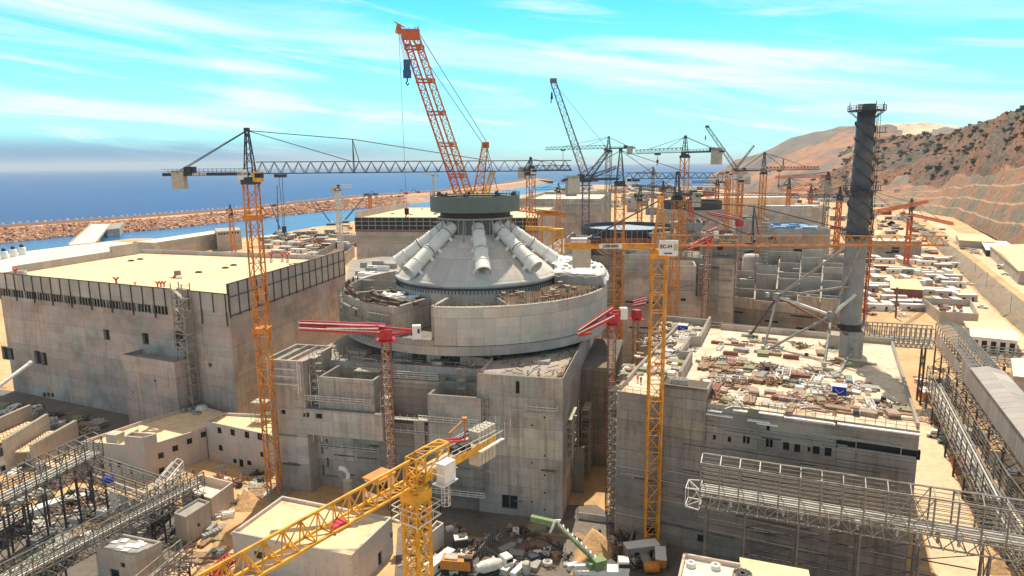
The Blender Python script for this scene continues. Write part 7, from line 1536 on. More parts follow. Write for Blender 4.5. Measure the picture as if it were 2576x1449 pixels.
def wheels4(l, w_, r_):
    def g():
        m = MB()
        for x in (-l*.31, l*.32):
            for s in (-1, 1): m.tube([(x, s*(w_/2-.2), r_), (x, s*(w_/2+.02), r_)], r_, 12)
        return m
    return g
CARP = {'white': M_WPAINT, 'grey': simple('grey_car_paint', (.25, .27, .3), .3, .3), 'dark': simple('dark_car_paint', (.04, .05, .07), .3, .2), 'silver': simple('silver_car_paint', (.5, .5, .5), .3, .5)}
def vehicle(kind, colr, p, rz, label, sc=1.0):
    l, w_, h0, h1, cab = {'car': (4.4, 1.8, .95, 1.5, (-1.5, 1.1)), 'pickup': (5.3, 1.9, 1.0, 1.75, (-.5, 1.5)), 'van': (5.4, 2.0, 1.1, 2.2, (-2.6, 1.9))}[kind]
    nm = {'car': 'parked_car', 'pickup': 'pickup_truck', 'van': 'van'}[kind]
    proto_copy(PR, kind+colr, mk(nm, {'car': 'car', 'pickup': 'pickup', 'van': 'van'}[kind], [('body', car_body(l, w_, h0, h1, cab), CARP[colr]), ('windows', car_glass(w_, h0, h1, cab), M_GLASS), ('wheels', wheels4(l, w_, .36), M_BLACK)]), p, rz, label, 'vehicles on the site roads', sc)
for kd, c, x, y, z, rz, lab in (('car', 'white', 2447, 630, 8.1, 2.1, 'white car ahead on the upper terrace road'), ('van', 'white', 2450, 638, 8.1, 2.1, 'white van following on the upper terrace road'), ('pickup', 'white', 2358, 657, .1, 2.2, 'white pickup farthest along the lower dirt road'), ('pickup', 'white', 2437, 716, .1, 2.1, 'white pickup midway down the lower dirt road'), ('van', 'white', 2327, 557, 8.1, .3, 'white van where the upper road meets the hill foot'),
        ('pickup', 'white', 2472, 775, .1, 2.2, 'white pickup on the lower road behind the roofless box'), ('car', 'dark', 2500, 893, .1, .2, 'dark car parked before the white garages'), ('van', 'white', 2357, 1100, .1, 2.7, 'white van parked beside the banded building'), ('car', 'grey', 2380, 1115, .1, 2.8, 'grey car in front of the parked white van'), ('car', 'silver', 2420, 1130, .1, 2.8, 'silver car under the tall pipe rack'), ('car', 'dark', 2418, 598, 8.1, .4, 'dark car parked by the pale terrace shed'), ('car', 'silver', 2430, 600, 8.1, .4, 'silver car parked by the pale terrace shed'), ('car', 'white', 2529, 692, 8.1, 2.1, 'white car behind the tank truck'), ('car', 'dark', 1345, 1412, .1, .6, 'dark car parked in the shaded yard'), ('pickup', 'silver', 1162, 1440, .1, .3, 'silver pickup beside the orange excavator')):
    vehicle(kd, c, Q(x, y, z), rz, lab, 1.0)
def truck(label, p, rz, bodym, cabm, kind='box', name='truck', sc=1.0):
    t = thing(name, label, 'truck', p); m = MB(); m.obox(0, 0, .7, 8, 2.2, .4); part('chassis', m, M_STEELD, t, local=True); m = MB(); m.obox(3.2, 0, 1.0, 1.9, 2.4, 2.1, 0, .92); cb = part('cab', m, cabm, t, local=True); m = MB(); m.obox(3.35, 0, 2.0, 1.7, 2.36, .75, 0, .95); part('windscreen', m, M_GLASS, cb, local=True)
    m = MB()
    if kind == 'tank': m.tube([(-3.9, 0, 2.2), (2, 0, 2.2)], 1.15, 18)
    elif kind == 'mixer': m.tube([(-3.8, 0, 2.8), (-2.4, 0, 2.5), (.3, 0, 2.2), (1.9, 0, 2.1)], [.6, 1.2, 1.25, .7], 16)
    else: m.obox(-1, 0, 1.15, 5.8, 2.5, 2.2)
    part('load_body', m, bodym, t, local=True)
    for x in (-3, -1.9, 3.0):
        m = MB()
        for s in (-1, 1): m.tube([(x, s*.8, .5), (x, s*1.2, .5)], .5, 12)
        part('wheels', m, M_BLACK, t, local=True)
    t.rotation_euler = (0, 0, rz); t.scale = (sc,)*3
truck('white tank truck beside the tan roofed workshop', Q(2527, 678, 8.1), 2.1, M_WPAINT, M_WPAINT, 'tank'); truck('dark lorry on the upper road at the hill foot', Q(2288, 551, 8.1), .4, M_STEELD, M_WPAINT); truck('white concrete mixer truck at the bottom of the yard', Q(1240, 1446, .05), .6, M_STEELW, M_WPAINT, 'mixer'); truck('white lorry under the covered gallery', Q(2438, 1108, .05), 2.3, M_GREY, M_WPAINT)
t = thing('excavator', 'orange excavator with a black arm at the foot of the yellow mast', 'excavator', Q(1150, 1438, 0)); p = Q(1150, 1438, 0)
m = MB(); m.obox(p.x, p.y, 1.2, 6.2, 3.0, 1.9, -.15, .96); part('body', m, M_ORB, t); m = MB(); m.obox(p.x-1, p.y, 3.1, 2.6, 1.8, .3, -.15); m.obox(p.x+1, p.y+.3, 3.1, 1.6, .8, .5, -.15); part('engine_cover', m, M_CW, t); m = MB(); m.obox(p.x+2.4, p.y-.9, 1.4, 1.6, 1.2, 2.4, -.15); cb = part('cab', m, M_STEELD, t); m = MB(); m.obox(p.x+2.5, p.y-.92, 2.4, 1.45, 1.22, 1.0, -.15); part('cab_window', m, M_GLASS, cb)
m = MB(); m.beam((p.x+2.6, p.y+.3, 2.2), (p.x+5.4, p.y+1.2, 4.6), .5, .7); m.beam((p.x+5.4, p.y+1.2, 4.6), (p.x+8.0, p.y+1.8, 2.2), .4, .55); m.obox(p.x+8.1, p.y+1.8, .9, 1.1, 1.2, 1.3, .2, .7); part('arm', m, M_STEELD, t)
for s in (-1.2, 1.2): m = MB(); m.obox(p.x+s*.15, p.y+s, 0, 4.6, .7, 1.1, -.15); part('track', m, M_BLACK, t)
# boxes and small plant in the yard
def yq(x, y): return Q(1006.2+x/3.84, 1207.5+y/3.84, .03)
for k, x, y, rz, lab, sc in (('white', 390, 830, 1.0, 'long white site cabin left of the orange excavator', .62), ('cream', 1040, 880, 1.1, 'taller cream box in the sunlit strip of the yard', .45), ('white', 1145, 895, 1.0, 'smaller white box right of the taller cream box', .36), ('grey', 2330, 720, .2, 'grey container at the foot of the yellow mast', .7), ('orange', 2515, 800, 1.4, 'orange container behind the yellow mast foot', .8), ('white', 1715, 850, .3, 'small white cabin on the sand mound foot', .36), ('orange', -10000, 0, 1.4, 'upright orange container by the banded building', 1.0)):
    p = yq(x, y) if x > -9000 else Q(2323, 1000, .03); put_box(k, 100, 1440, 0, rz, lab, None, sc); o = [q for q in bpy.data.objects if q.get('label') == lab][0]; o.location = p; o['group'] = ''; del o['group']
p = yq(590, 650); t = thing('generator_box', 'dark cube machine with a pale hatch on top in the shaded yard', 'machine', p); m = MB(); m.obox(p.x, p.y, .1, 2.9, 2.4, 2.2, .2); part('body', m, M_STEELD, t); m = MB(); m.obox(p.x, p.y, 2.3, 2.9, 2.4, .25, .2); part('top', m, M_STEELW, t); m = MB(); m.obox(p.x+.2, p.y, 2.55, 1.3, 1.1, .25, .2); part('hatch', m, M_STEELD, t)
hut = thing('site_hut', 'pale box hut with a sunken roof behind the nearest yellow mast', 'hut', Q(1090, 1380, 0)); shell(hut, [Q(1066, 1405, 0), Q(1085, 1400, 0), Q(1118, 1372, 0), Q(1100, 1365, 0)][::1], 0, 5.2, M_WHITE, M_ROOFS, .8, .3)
m = MB(); a, b_ = yq(770, 770), yq(950, 520); 
for i in range(9): q0, q1 = a.lerp(b_, i/9), a.lerp(b_, (i+.93)/9); m.beam((*q0.xy, 1.3), (*q1.xy, 1.3), .12, 2.4)
t = thing('hoarding', 'pale panel hoarding crossing the shaded yard', 'fence', a.lerp(b_, .5)); part('panels', m, M_STEEL, t); m = MB(); [m.beam((*a.lerp(b_, i/9).xy, 0), (*a.lerp(b_, i/9).xy, 2.7), .18) for i in range(10)]; part('posts', m, M_STEELD, t)
m = MB(); a, b_ = Q(1455, 1305, 0), Q(1600, 1325, 0); m.beam((*a.xy, .9), (*b_.xy, .9), .3, 1.4); m.beam((*b_.xy, .89), (*Q(1585, 1375, 0).xy, .89), .3, 1.4); solo('low_wall', m, M_CON, 'low concrete wall in the gap before the banded building', 'wall')
for i, (x, y, lab, kd) in enumerate(((480, 480, 'among the bundles by the reactor wall', 'white sheeted pallet'), (585, 500, 'in the dark strip by the reactor wall', 'black box'), (1120, 510, 'beside the double doorway', 'white sheeted pallet'), (1180, 505, 'right of the double doorway', 'dark scrap heap'), (700, 690, 'beside the dark cube machine', 'rusty scrap heap'), (660, 690, 'right of the dark cube machine', 'pale scrap heap'), (1020, 690, 'in the middle of the shaded yard', 'grey formwork stack'), (1130, 735, 'in the middle of the shaded yard', 'grey formwork stack'), (1075, 750, 'in the middle of the shaded yard', 'dark scrap heap'), (930, 770, 'by the end of the hoarding', 'white sheeted pallet'), (1330, 740, 'beside the dark yard car', 'white sheeted pallet'), (1510, 760, 'left of the sand mound', 'brown crate'), (1570, 730, 'left of the sand mound', 'dark scrap heap'), (1300, 850, 'in front of the dark yard car', 'grey formwork stack'), (1480, 540, 'below the raised green boom', 'long plank pile'), (1320, 490, 'below the raised green boom', 'olive formwork stack'), (850, 910, 'by the excavator arm', 'timber stack'), (300, 790, 'by the nearest yellow mast', 'pale scrap heap'), (2130, 760, 'between the green crane and the yellow mast', 'dark scrap heap'), (2200, 720, 'between the green crane and the yellow mast', 'rusty scrap heap'), (2040, 830, 'beside the green crane', 'white sheeted pallet'), (1800, 600, 'on the sand mound', 'long plank pile'))):
    litter(kd, yq(x, y), rnd.random()*3, lab, rnd.uniform(.8, 1.3))
p = yq(1220, 895); m = MB(); m.lathe([(.85, 0), (.85, 2.2), (.7, 2.3), (0, 2.35)], 16, p.x, p.y); solo('barrel_tank', m, M_CW, 'upright tan tank right of the white boxes', 'tank')
p = yq(1425, 820); m = MB(); m.lathe([(1.0, 0), (1.0, .9), (.7, .9), (.7, .4), (0, .4)], 16, p.x, p.y); solo('concrete_ring', m, M_STEELW, 'short pale concrete ring left of the sand mound', 'ring')
p = yq(2430, 890); m = MB(); m.tube([(p.x-1.6, p.y, 1.2), (p.x-1.4, p.y, 1.2), (p.x+1.4, p.y, 1.2), (p.x+1.6, p.y, 1.2)], [.5, 1.1, 1.1, .5], 14); solo('fuel_tank', m, M_ORB, 'lying orange tank beside the green crane cab', 'tank')
# vent pipe beside the sand coloured roof
p = Q(879, 1262, 0); p = Vector((p.x, p.y, 0)); zt_ = ZA(1208, p); t = thing('vent_pipe', 'tan riser with a bent white pipe above it beside the yellow jib', 'pipe', p); m = MB(); m.lathe([(1.25, 0), (1.25, zt_), (1.35, zt_+.1), (1.35, zt_+.5), (0, zt_+.5)], 18, p.x, p.y); part('riser', m, M_CW, t); m = MB(); q = Vector((p.x, p.y, zt_)); m.tube([q, q+Vector((0, 0, 1.6)), q+Vector((-.3, 0, 2.5)), q+Vector((-1.0, 0, 3.0)), q+Vector((-2.0, 0, 3.2))], [.55, .55, .58, .6, .62], 12); part('bent_pipe', m, M_WPAINT, t)
# mounds of soil
M_SAND = soil('orange_soil', [(0.3, (0.42, 0.24, 0.11)), (0.55, (0.66, 0.41, 0.20)), (0.8, (0.72, 0.50, 0.28))], .15, 1.0, 1.0)
def mound(label, pts, h_, seed, z0=0.0):
    c = sum((Q(*p, 0) for p in pts), Vector())/len(pts); m = MB(); n_, rings = len(pts)*4, 9; vs = []
    ed = [Q(*pts[i//4], 0).lerp(Q(*pts[(i//4+1) % len(pts)], 0), (i % 4)/4) for i in range(n_)]
    for r_ in range(rings+1):
        s = r_/rings
        for e in ed: p = c.lerp(e, s); z = h_*(1-s)**1.1+noise.fractal(Vector((p.x*.25+seed, p.y*.25, 0)), 1, 2, 5)*h_*.22*(1-s*.9); vs.append((p.x, p.y, z0+(z if r_ < rings else -.3)))
    m.add(vs, [(r_*n_+i, (r_+1)*n_+i, (r_+1)*n_+(i+1) % n_, r_*n_+(i+1) % n_) for r_ in range(rings) for i in range(n_)], True); solo('soil_mound', m, M_SAND, label, 'mound')
mound('orange sand mound beside the green crane in the yard', [(1430, 1450), (1440, 1395), (1470, 1350), (1490, 1325), (1520, 1345), (1550, 1375), (1535, 1420), (1500, 1450)], 4.5, 1)
mound('orange soil heap beside the foot of the tall orange mast', [(588, 1290), (596, 1250), (615, 1235), (650, 1250), (668, 1272), (640, 1290)], 3.2, 2)
mound('low orange soil heap between the bin and the beige roof', [(530, 1380), (545, 1320), (580, 1300), (610, 1310), (600, 1360), (570, 1400)], 1.6, 3)
mound('brown soil heap by the concrete walls at the left edge', [(-20, 1230), (20, 1195), (80, 1185), (115, 1205), (90, 1235)], 2.2, 4)
mound('sand heap at the bottom right under the pipe rack', [(2450, 1449), (2480, 1410), (2540, 1400), (2560, 1449)], 2.0, 5)
for x, y, rz, kd, lab, sc in ((535, 1350, .9, 'row of grey blocks', 'on the soil left of the beige roof', 1.2), (552, 1338, .9, 'row of grey blocks', 'behind the soil heap', 1.0), (485, 1420, .4, 'long plank pile', 'at the bottom near the red lattice', 1.2), (505, 1405, .1, 'timber stack', 'at the bottom near the red lattice', 1.2), (575, 1300, .3, 'white sheeted pallet', 'beside the open bin', 1.5), (560, 1302, .3, 'open steel crate row', 'in front of the open bin', 1.0), (600, 1268, .2, 'dark scrap heap', 'on the soil near the tall orange mast', 1.0), (60, 1255, .8, 'pale scrap heap', 'on the sand at the left edge', 1.3), (90, 1240, .8, 'white sheeted pallet', 'on the sand at the left edge', 1.5), (45, 1270, .8, 'grey formwork stack', 'on the sand at the left edge', 1.3), (620, 1150, .2, 'dark scrap heap', 'in the shade by the office wing', 1.4), (590, 1215, .2, 'rusty scrap heap', 'in the shade by the office wing', 1.4), (650, 1225, .2, 'pale scrap heap', 'beside the tall orange mast foot', 1.0), (2470, 1010, .3, 'pale scrap heap', 'right of the tall pipe rack', 1.2), (2330, 1040, .8, 'pale scrap heap', 'in the gap right of the banded building', 1.3), (2345, 1065, .8, 'rusty scrap heap', 'in the gap right of the banded building', 1.2), (2310, 960, .8, 'white sheeted pallet', 'in the gap right of the banded building', 1.4), (2500, 1250, .3, 'red oxide beam stack', 'under the low pipe rack', 1.6)): litter(kd, Q(x, y, .02), rz, lab, sc)
p = Q(78, 1303, 0); q = Q(150, 1276, 0); m = MB(); m.beam((*p.xy, 1.0), (*q.xy, 1.0), 2.4, 2.0); m.beam((*p.xy, 2.04), (*q.xy, 2.04), 2.6, .1); solo('long_trough', m, M_TARP, 'long white covered box on the sand at the left edge', 'box')
p = Q(115, 1262, 0); m = MB(); m.lathe([(0, 0), (1.5, .2), (2.0, 1.4), (1.7, 2.5), (0, 3.1)], 16, p.x, p.y); solo('round_tank', m, M_STEEL, 'round grey tank on the sand at the left edge', 'tank')
for i in range(12):
    x, y = 2400+rnd.uniform(0, 26), 1172+rnd.uniform(-10, 20); p = Q(x, y, 0); m = MB(); s = rnd.uniform(0, 1.4); m.lathe([(0, s), (.7, s), (.8, s+.3), (.7, s+1.0), (0, s+1.0)], 12, p.x, p.y); solo('orange_drum', m, M_ORB, 'orange drum in the heap right of the banded building', 'drum', 'orange drums in the heap')
m = MB(); a, b_ = Q(528, 1449, 3), Q(582, 1402, 3); m.lattice(a, b_, 1.6, 1.6, 7, .2, .12); solo('lattice_section', m, M_RED, 'red lattice crane section lying left of the beige roof', 'lattice')
m = MB(); a, b_ = Q(2470, 1228, 2), Q(2520, 1245, 1.5); m.tri(a, b_, 1.4, 1.4, 5, .22, .12); solo('lattice_section', m, M_RED, 'red lattice piece under the low pipe rack at the right edge', 'lattice')
m = MB(); a = QY(-20, 984, 150); b_ = QY(72, 916, 160); m.tube([a, b_], .45, 10); m.tube([b_, b_+(b_-a).normalized()*.8], .55, 10); solo('pipe_boom', m, M_STEELW, 'pale pole sticking in from the left edge', 'pole')
# scaffolds on the reactor annex
for lab, x, y, z, u, v, nx, ny, nz, w_ in (('small scaffold cage on the left stepped block of the reactor', -53, 6, 26.2, 2.2, 1.8, 3, 2, 2, .13), ('small pale scaffold tower on the middle annex of the reactor', -26, 5, 25.8, 1.8, 1.8, 1, 1, 3, .14), ('scaffold strip beside the far left annex block', -62.6, 2.0, 14, 1.5, 1.8, 1, 2, 10, .12), ('scaffold at the lower right side of the reactor annex', 1.2, 22, 0, 2.0, 2.4, 1, 4, 9, .12), ('scaffold bay between the reactor annex and the banded building', 5, 36, 0, 2.2, 2.4, 3, 2, 8, .12), ('scaffold ledge on the right side of the middle annex', -18.0, -1.4, 22, 1.2, 1.8, 1, 4, 3, .12)):
    scaffold('scaffold', lab, A(x, y, z), AX*u, AY*v, nx, ny, nz, 2.0, w_=w_)
def ledge_sc(lab, x0, x1, y, z, n_=3):
    t = thing('scaffold_bracket', lab, 'scaffold', A((x0+x1)/2, y, z)); m = MB()
    for k in range(n_): m.beam(A(x0, y-.9, z+.55*k), A(x1, y-.9, z+.55*k), .14)
    for k in range(int(abs(x1-x0)/1.8)+1): x = x0+(x1-x0)*k/max(1, int(abs(x1-x0)/1.8)); m.beam(A(x, y, z), A(x, y-1.1, z), .12); m.beam(A(x, y-.9, z), A(x, y-.9, z+1.3), .1)
    part('rails', m, M_STEELW, t); m = MB(); m.beam(A(x0, y-.55, z-.05), A(x1, y-.55, z-.05), .95, .12); part('boards', m, M_CW, t)
for i, (x0, y0, z0_, wx, wy, n_, lab) in enumerate(((-62.5, 1.5, 15, 2.2, 3.5, 8, 'stack of scaffold boards between the far left block and the stepped block'), (-17.9, -1.5, 9, 1.6, 4.5, 8, 'stack of scaffold boards on the right flank of the middle annex'), (-43.6, .4, 18, 1.6, 3, 5, 'stack of scaffold boards right of the stepped block'), (.3, 4, 13, 1.4, 9, 6, 'scaffold boards stepping along the right side of the annex corner'), (-72, -1.3, 28, 8, 1.2, 3, 'white boards under the top of the far left block'))):
    t = thing('scaffold_boards', lab, 'scaffold', A(x0, y0, z0_)); m = MB()
    for k in range(n_): c_ = A(x0+wx/2+rnd.uniform(-.3, .3), y0+wy/2+rnd.uniform(-.3, .3)); m.obox(c_.x, c_.y, z0_+k*1.9, wx*rnd.uniform(.7, 1), wy*rnd.uniform(.6, 1), .14, A2)
    for dx in (0, wx):
        for dy in (0, wy): m.beam(A(x0+dx, y0+dy, z0_-2), A(x0+dx, y0+dy, z0_+n_*1.9), .12)
    part('boards', m, M_TARP if i in (0, 4) else M_CW, t)
ledge_sc('bracket scaffold halfway down the right annex corner', -8, -1, -.05, 26.5, 2); ledge_sc('low pale boards at the foot of the stepped block wall', -62, -46, 4.1, 11, 2); ledge_sc('pale boards along the drum foot under the red boom', -44, -32, 9, 28.6, 4)
ledge_sc('pale bracket scaffold across the middle annex block', -33, -19, -1.6, 22.4); ledge_sc('pale bracket scaffold across the left stepped block', -64, -46, 1.0, 24.2); ledge_sc('low bracket scaffold under the middle annex block', -31, -17.6, -1.9, 5.0); ledge_sc('bracket scaffold on the recessed wall right of the red column', -45, -32, 2.8, 20.4, 2); ledge_sc('bracket scaffold on the recessed wall below the red boom', -45, -32, 2.8, 17.2, 2)
# workers
def person(label, p, rz, pose, topm, legm, sc=1.0):
    me = bpy.data.meshes.new('person'); J = {'pel': (0, 0, .95), 'ch': (0, 0, 1.35), 'nk': (0, 0, 1.5), 'hd': (0, -.02, 1.66), 'lh': (.1, 0, .9), 'lk': (.11, -.02, .5), 'la': (.11, .02, .07), 'lt': (.11, -.17, .04), 'rh': (-.1, 0, .9), 'rk': (-.12, -.08, .5), 'ra': (-.13, .02, .07), 'rt': (-.13, -.17, .04), 'ls': (.2, 0, 1.42), 'le': (.26, .02, 1.14), 'lw': (.24, -.12, .9), 'lf': (.24, -.18, .82), 'rs': (-.2, 0, 1.42), 're': (-.28, -.02, 1.14), 'rw': (-.2, -.22, 1.0), 'rf': (-.18, -.3, .97)}
    if pose == 'sit': J.update({k: (v[0], v[1], v[2]-.45) for k, v in J.items() if k not in ('lk', 'la', 'lt', 'rk', 'ra', 'rt')}); J.update(lk=(.12, -.42, .48), la=(.12, -.4, .07), lt=(.12, -.56, .04), rk=(-.13, -.42, .48), ra=(-.13, -.4, .07), rt=(-.13, -.56, .04))
    E_ = [('pel', 'ch'), ('ch', 'nk'), ('nk', 'hd'), ('pel', 'lh'), ('lh', 'lk'), ('lk', 'la'), ('la', 'lt'), ('pel', 'rh'), ('rh', 'rk'), ('rk', 'ra'), ('ra', 'rt'), ('ch', 'ls'), ('ls', 'le'), ('le', 'lw'), ('lw', 'lf'), ('ch', 'rs'), ('rs', 're'), ('re', 'rw'), ('rw', 'rf')]
    rad = dict(pel=.15, ch=.16, nk=.065, hd=.115, lh=.1, lk=.07, la=.05, lt=.045, ls=.075, le=.052, lw=.04, lf=.035); ks = list(J); ix = {k: i for i, k in enumerate(ks)}
    me.from_pydata([J[k] for k in ks], [(ix[a], ix[b_]) for a, b_ in E_], []); o = bpy.data.objects.new('person', me); col.objects.link(o)
    md = o.modifiers.new('skin', 'SKIN'); sv = me.skin_vertices[0].data
    for k in ks: r_ = rad.get(k, rad.get('l'+k[1:], .05)); sv[ix[k]].radius = (r_, r_)
    sv[0].use_root = True; ss = o.modifiers.new('s', 'SUBSURF'); ss.levels = 1; ss.render_levels = 1
    dg = bpy.context.evaluated_depsgraph_get(); m2 = bpy.data.meshes.new_from_object(o.evaluated_get(dg)); bpy.data.objects.remove(o)
    for mt in (M_SKIN, topm, legm): m2.materials.append(mt)
    hd = J['hd'][2]-.1; wz = J['pel'][2]
    for q in m2.polygons: z = q.center.z; q.material_index = 0 if (z > hd-.06 or (abs(q.center.x) > .14 and q.center.y < -.1 and z < J['lw'][2]+.12 and z > J['lf'][2]-.15 and pose != 'sit')) else (1 if z > wz-.02 else 2); q.use_smooth = True
    b_ = bpy.data.objects.new('person', m2); col.objects.link(b_); ROOT[b_.name] = Vector(); tag(b_, label, 'person')
    hz_ = J['hd'][2]; m = MB(); m.lathe([(.17, hz_+.03), (.135, hz_+.05), (.12, hz_+.12), (.06, hz_+.17), (0, hz_+.18)], 14, 0, -.02); part('hard_hat', m, M_WPAINT, b_, local=True)
    b_.location = p; b_.rotation_euler = (0, 0, rz); b_.scale = (sc,)*3
pw = Vector((CX+39.3*math.cos(R(219)), CY+39.3*math.sin(R(219)), 41.1)); person('worker in dark clothes standing on the walkway round the drum', pw, .3, 'stand', M_STEELD, M_BLACK)
person('worker in white sitting on the office roof beside the roof hut', Q(297, 1124, zo-.9), .4, 'sit', M_WPAINT, M_WPAINT)
person('worker in an orange vest near the left corner of the littered roof', rq(1604, 962), -.4, 'stand', M_HIVIS, M_BLACK); person('worker in dark clothes beside the orange vest on the littered roof', rq(1612, 966), .5, 'stand', M_STEELD, M_BLACK)
person('worker in a white top in the middle of the shaded yard', yq(975, 800), .5, 'stand', M_WPAINT, M_BLACK)
# bushes on the hill
def bush(seed):
    def g():
        q = random.Random(seed); m = MB()
        for i in range(60):
            u = Vector((q.gauss(0, 1), q.gauss(0, 1), q.gauss(0, .7))).normalized()*q.uniform(.35, 1.0); c = Vector((u.x, u.y, max(.05, .55+u.z*.6))); s = q.uniform(.18, .36)
            a = Vector((q.gauss(0, 1), q.gauss(0, 1), q.gauss(0, 1))).normalized(); b_ = a.cross(Vector((q.random(), q.random(), q.random()+.1))).normalized()
            m.add([c+a*s, c+b_*s, c-a*s, c-b_*s], [(0, 1, 2, 3)])
        m.beam((0, 0, -.3), (.05, 0, .6), .12); return m
    return g
M_BUSH, t_, b2 = mat_new('bush_leaves', .9); g_ = node(t_, 'ShaderNodeNewGeometry'); t_.links.new(ramp(t_, g_.outputs['Random Per Island'], [(0, (.035, .045, .022)), (.5, (.055, .062, .03)), (1, (.08, .085, .045))]), b2.inputs['Base Color'])
M_BUSH2, t_, b2 = mat_new('dry_bush_leaves', .9); g_ = node(t_, 'ShaderNodeNewGeometry'); t_.links.new(ramp(t_, g_.outputs['Random Per Island'], [(0, (.10, .095, .05)), (1, (.17, .15, .085))]), b2.inputs['Base Color'])
cnt = 0
while cnt < 292:
    i, j = rnd.randint(8, hnx-20), rnd.randint(20, int(hny*.85)); k = i/hnx*(len(NEARC)-1); a = min(int(k), len(NEARC)-2); x = NEARC[a][0]+(NEARC[a+1][0]-NEARC[a][0])*(k-a)
    if (j/hny)/.85 < bl(x)+.04 or x > 2640: continue
    if x < 2180 and rnd.random() < .6: continue
    if j < hny*.55 and rnd.random() < .45: continue
    p = Vector(hv[i*(hny+1)+j])+Vector((rnd.uniform(-3, 3), 0, 0)); dry = rnd.random() < .2
    proto_copy(PR, 'bush%d%d' % (cnt % 3, dry), mk('shrub', 'shrub', [('', bush(cnt % 3+(10 if dry else 0)), M_BUSH2 if dry else M_BUSH)]), p-Vector((0, 0, .3)), rnd.random()*6, ('dry olive shrub' if dry else 'dark green shrub')+' on the brown hillside above the cut slope', ('dry olive' if dry else 'dark green')+' shrubs on the hillside', rnd.uniform(1.8, 5.2)*(1 if rnd.random() < .8 else 1.5)); cnt += 1
# lamp posts along the roads
def post():
    m = MB(); m.tube([(0, 0, 0), (0, 0, 9)], .14, 8); m.beam((0, 0, 8.9), (1.8, 0, 9.2), .12); return m
def lampm():
    m = MB(); m.obox(1.8, 0, 9.1, .8, .35, .16); return m
for x, y in ((2452, 690), (2420, 640), (2480, 722), (2540, 790), (2400, 622)): proto_copy(PR, 'lamp', mk('street_lamp', 'lamp', [('post', post, M_STEEL), ('lamp_head', lampm, M_STEELW)]), Q(x, y, 4), 2.0, 'thin grey lamp post on the edge of the rocky bank', 'lamp posts on the rocky bank')
m = MB(); p = Q(2253, 800, 0); m.tube([p, p+Vector((-.6, 0, 16))], .5, 8); solo('steel_pole', m, M_RUST, 'leaning dark steel pole in the hut yard right of the stack', 'pole')
# machines on the breakwater
for i, (x, y) in enumerate(((947, 490), (1022, 487), (1052, 484), (575, 529), (690, 518))):
    p = Q(x, y+2, 7); t = thing('excavator' if i < 3 else 'dump_truck', ['small dark excavator on the breakwater nearest the stubby crane', 'small red excavator on the breakwater left of the ring', 'small red excavator with raised arm closest to the ring', 'tiny dark truck on the breakwater above the causeway', 'tiny dark truck on the breakwater above the upright blue boom'][i], 'excavator' if i < 3 else 'truck', p)
    k = p.y/900; mt = M_RED if i in (1, 2) else M_STEELD; m = MB(); m.obox(p.x, p.y, p.z+1, 5*k, 3*k, 2.2*k); m.obox(p.x+1, p.y, p.z+3, 2*k, 2*k, 1.6*k); part('body', m, mt, t); m = MB(); m.obox(p.x, p.y, p.z, 5.5*k, 3.4*k, 1.1); part('tracks', m, M_BLACK, t)
    if i < 3: m = MB(); q = p+Vector((-2*k, 0, 3)); m.tube([q, q+Vector((-4*k, 0, 5*k)), q+Vector((-7*k, 0, 1))], .45*k, 6); part('arm', m, M_STEELD, t)
# ================================================================== crowded ground
def scatter(q, n_, kinds, where, z, s0, s1, rz=None):
    c = 0
    while c < n_:
        p = (rnd.uniform(min(v[0] for v in q), max(v[0] for v in q)), rnd.uniform(min(v[1] for v in q), max(v[1] for v in q)))
        if not inq(p, q): continue
        c += 1; litter(rnd.choice(kinds), Q(*p, z), (A2+rnd.choice((0, 1.57))+rnd.uniform(-.3, .3)) if rz is None else rz, where, rnd.uniform(s0, s1))
dk_ = ['dark scrap heap', 'rusty scrap heap', 'pale scrap heap', 'grey formwork stack', 'olive formwork stack', 'timber stack', 'rusty rebar bundle', 'white sheeted pallet', 'black box']
scatter([(0, 1330), (190, 1225), (420, 1300), (120, 1449)], 70, dk_, 'on the ground under the left galleries', .02, .9, 1.7)
scatter([(400, 1449), (440, 1330), (560, 1290), (560, 1449)], 24, dk_, 'on the soil between the galleries and the beige roof', .02, .7, 1.3)
scatter([(1010, 1449), (1020, 1320), (1420, 1320), (1430, 1449)], 70, [q for q in dk_ if q != 'white sheeted pallet']+['brown crate', 'rusty scrap heap', 'timber stack'], 'on the shaded yard floor', .03, .4, .85)
scatter([(1460, 1400), (1500, 1330), (1640, 1330), (1700, 1449)], 26, dk_, 'on the ground before the banded building', .03, .5, 1.1)
scatter([(540, 1230), (540, 1170), (690, 1200), (690, 1260)], 18, dk_, 'in the shade under the office wing', .02, .6, 1.2)
scatter([(2310, 1010), (2290, 930), (2370, 930), (2420, 1060)], 26, dk_+['brown crate'], 'in the lane right of the banded building', .02, .7, 1.5)
scatter([(2420, 1260), (2400, 1150), (2560, 1150), (2576, 1300)], 30, dk_, 'under the right hand pipe racks', .02, .8, 1.6)
scatter([(2150, 800), (2130, 600), (2330, 600), (2440, 800)], 110, ['white sheeted pallet', 'pale scrap heap', 'rusty scrap heap', 'red oxide beam stack', 'grey formwork stack', 'dark scrap heap', 'pinkish plywood stack'], 'among the huts right of the stack', .02, 1.3, 2.6)
scatter([(660, 610), (720, 585), (890, 565), (890, 640)], 46, ['dark scrap heap', 'grey formwork stack', 'dark scrap heap', 'pale scrap heap', 'rusty scrap heap', 'olive formwork stack'], 'on the dark channel shore', .02, 2.2, 4.2)
scatter([(660, 680), (660, 620), (860, 620), (870, 660)], 36, ['white sheeted pallet', 'pale scrap heap', 'rusty scrap heap', 'grey formwork stack'], 'among the cabins behind the long hall', .02, 1.4, 2.8)
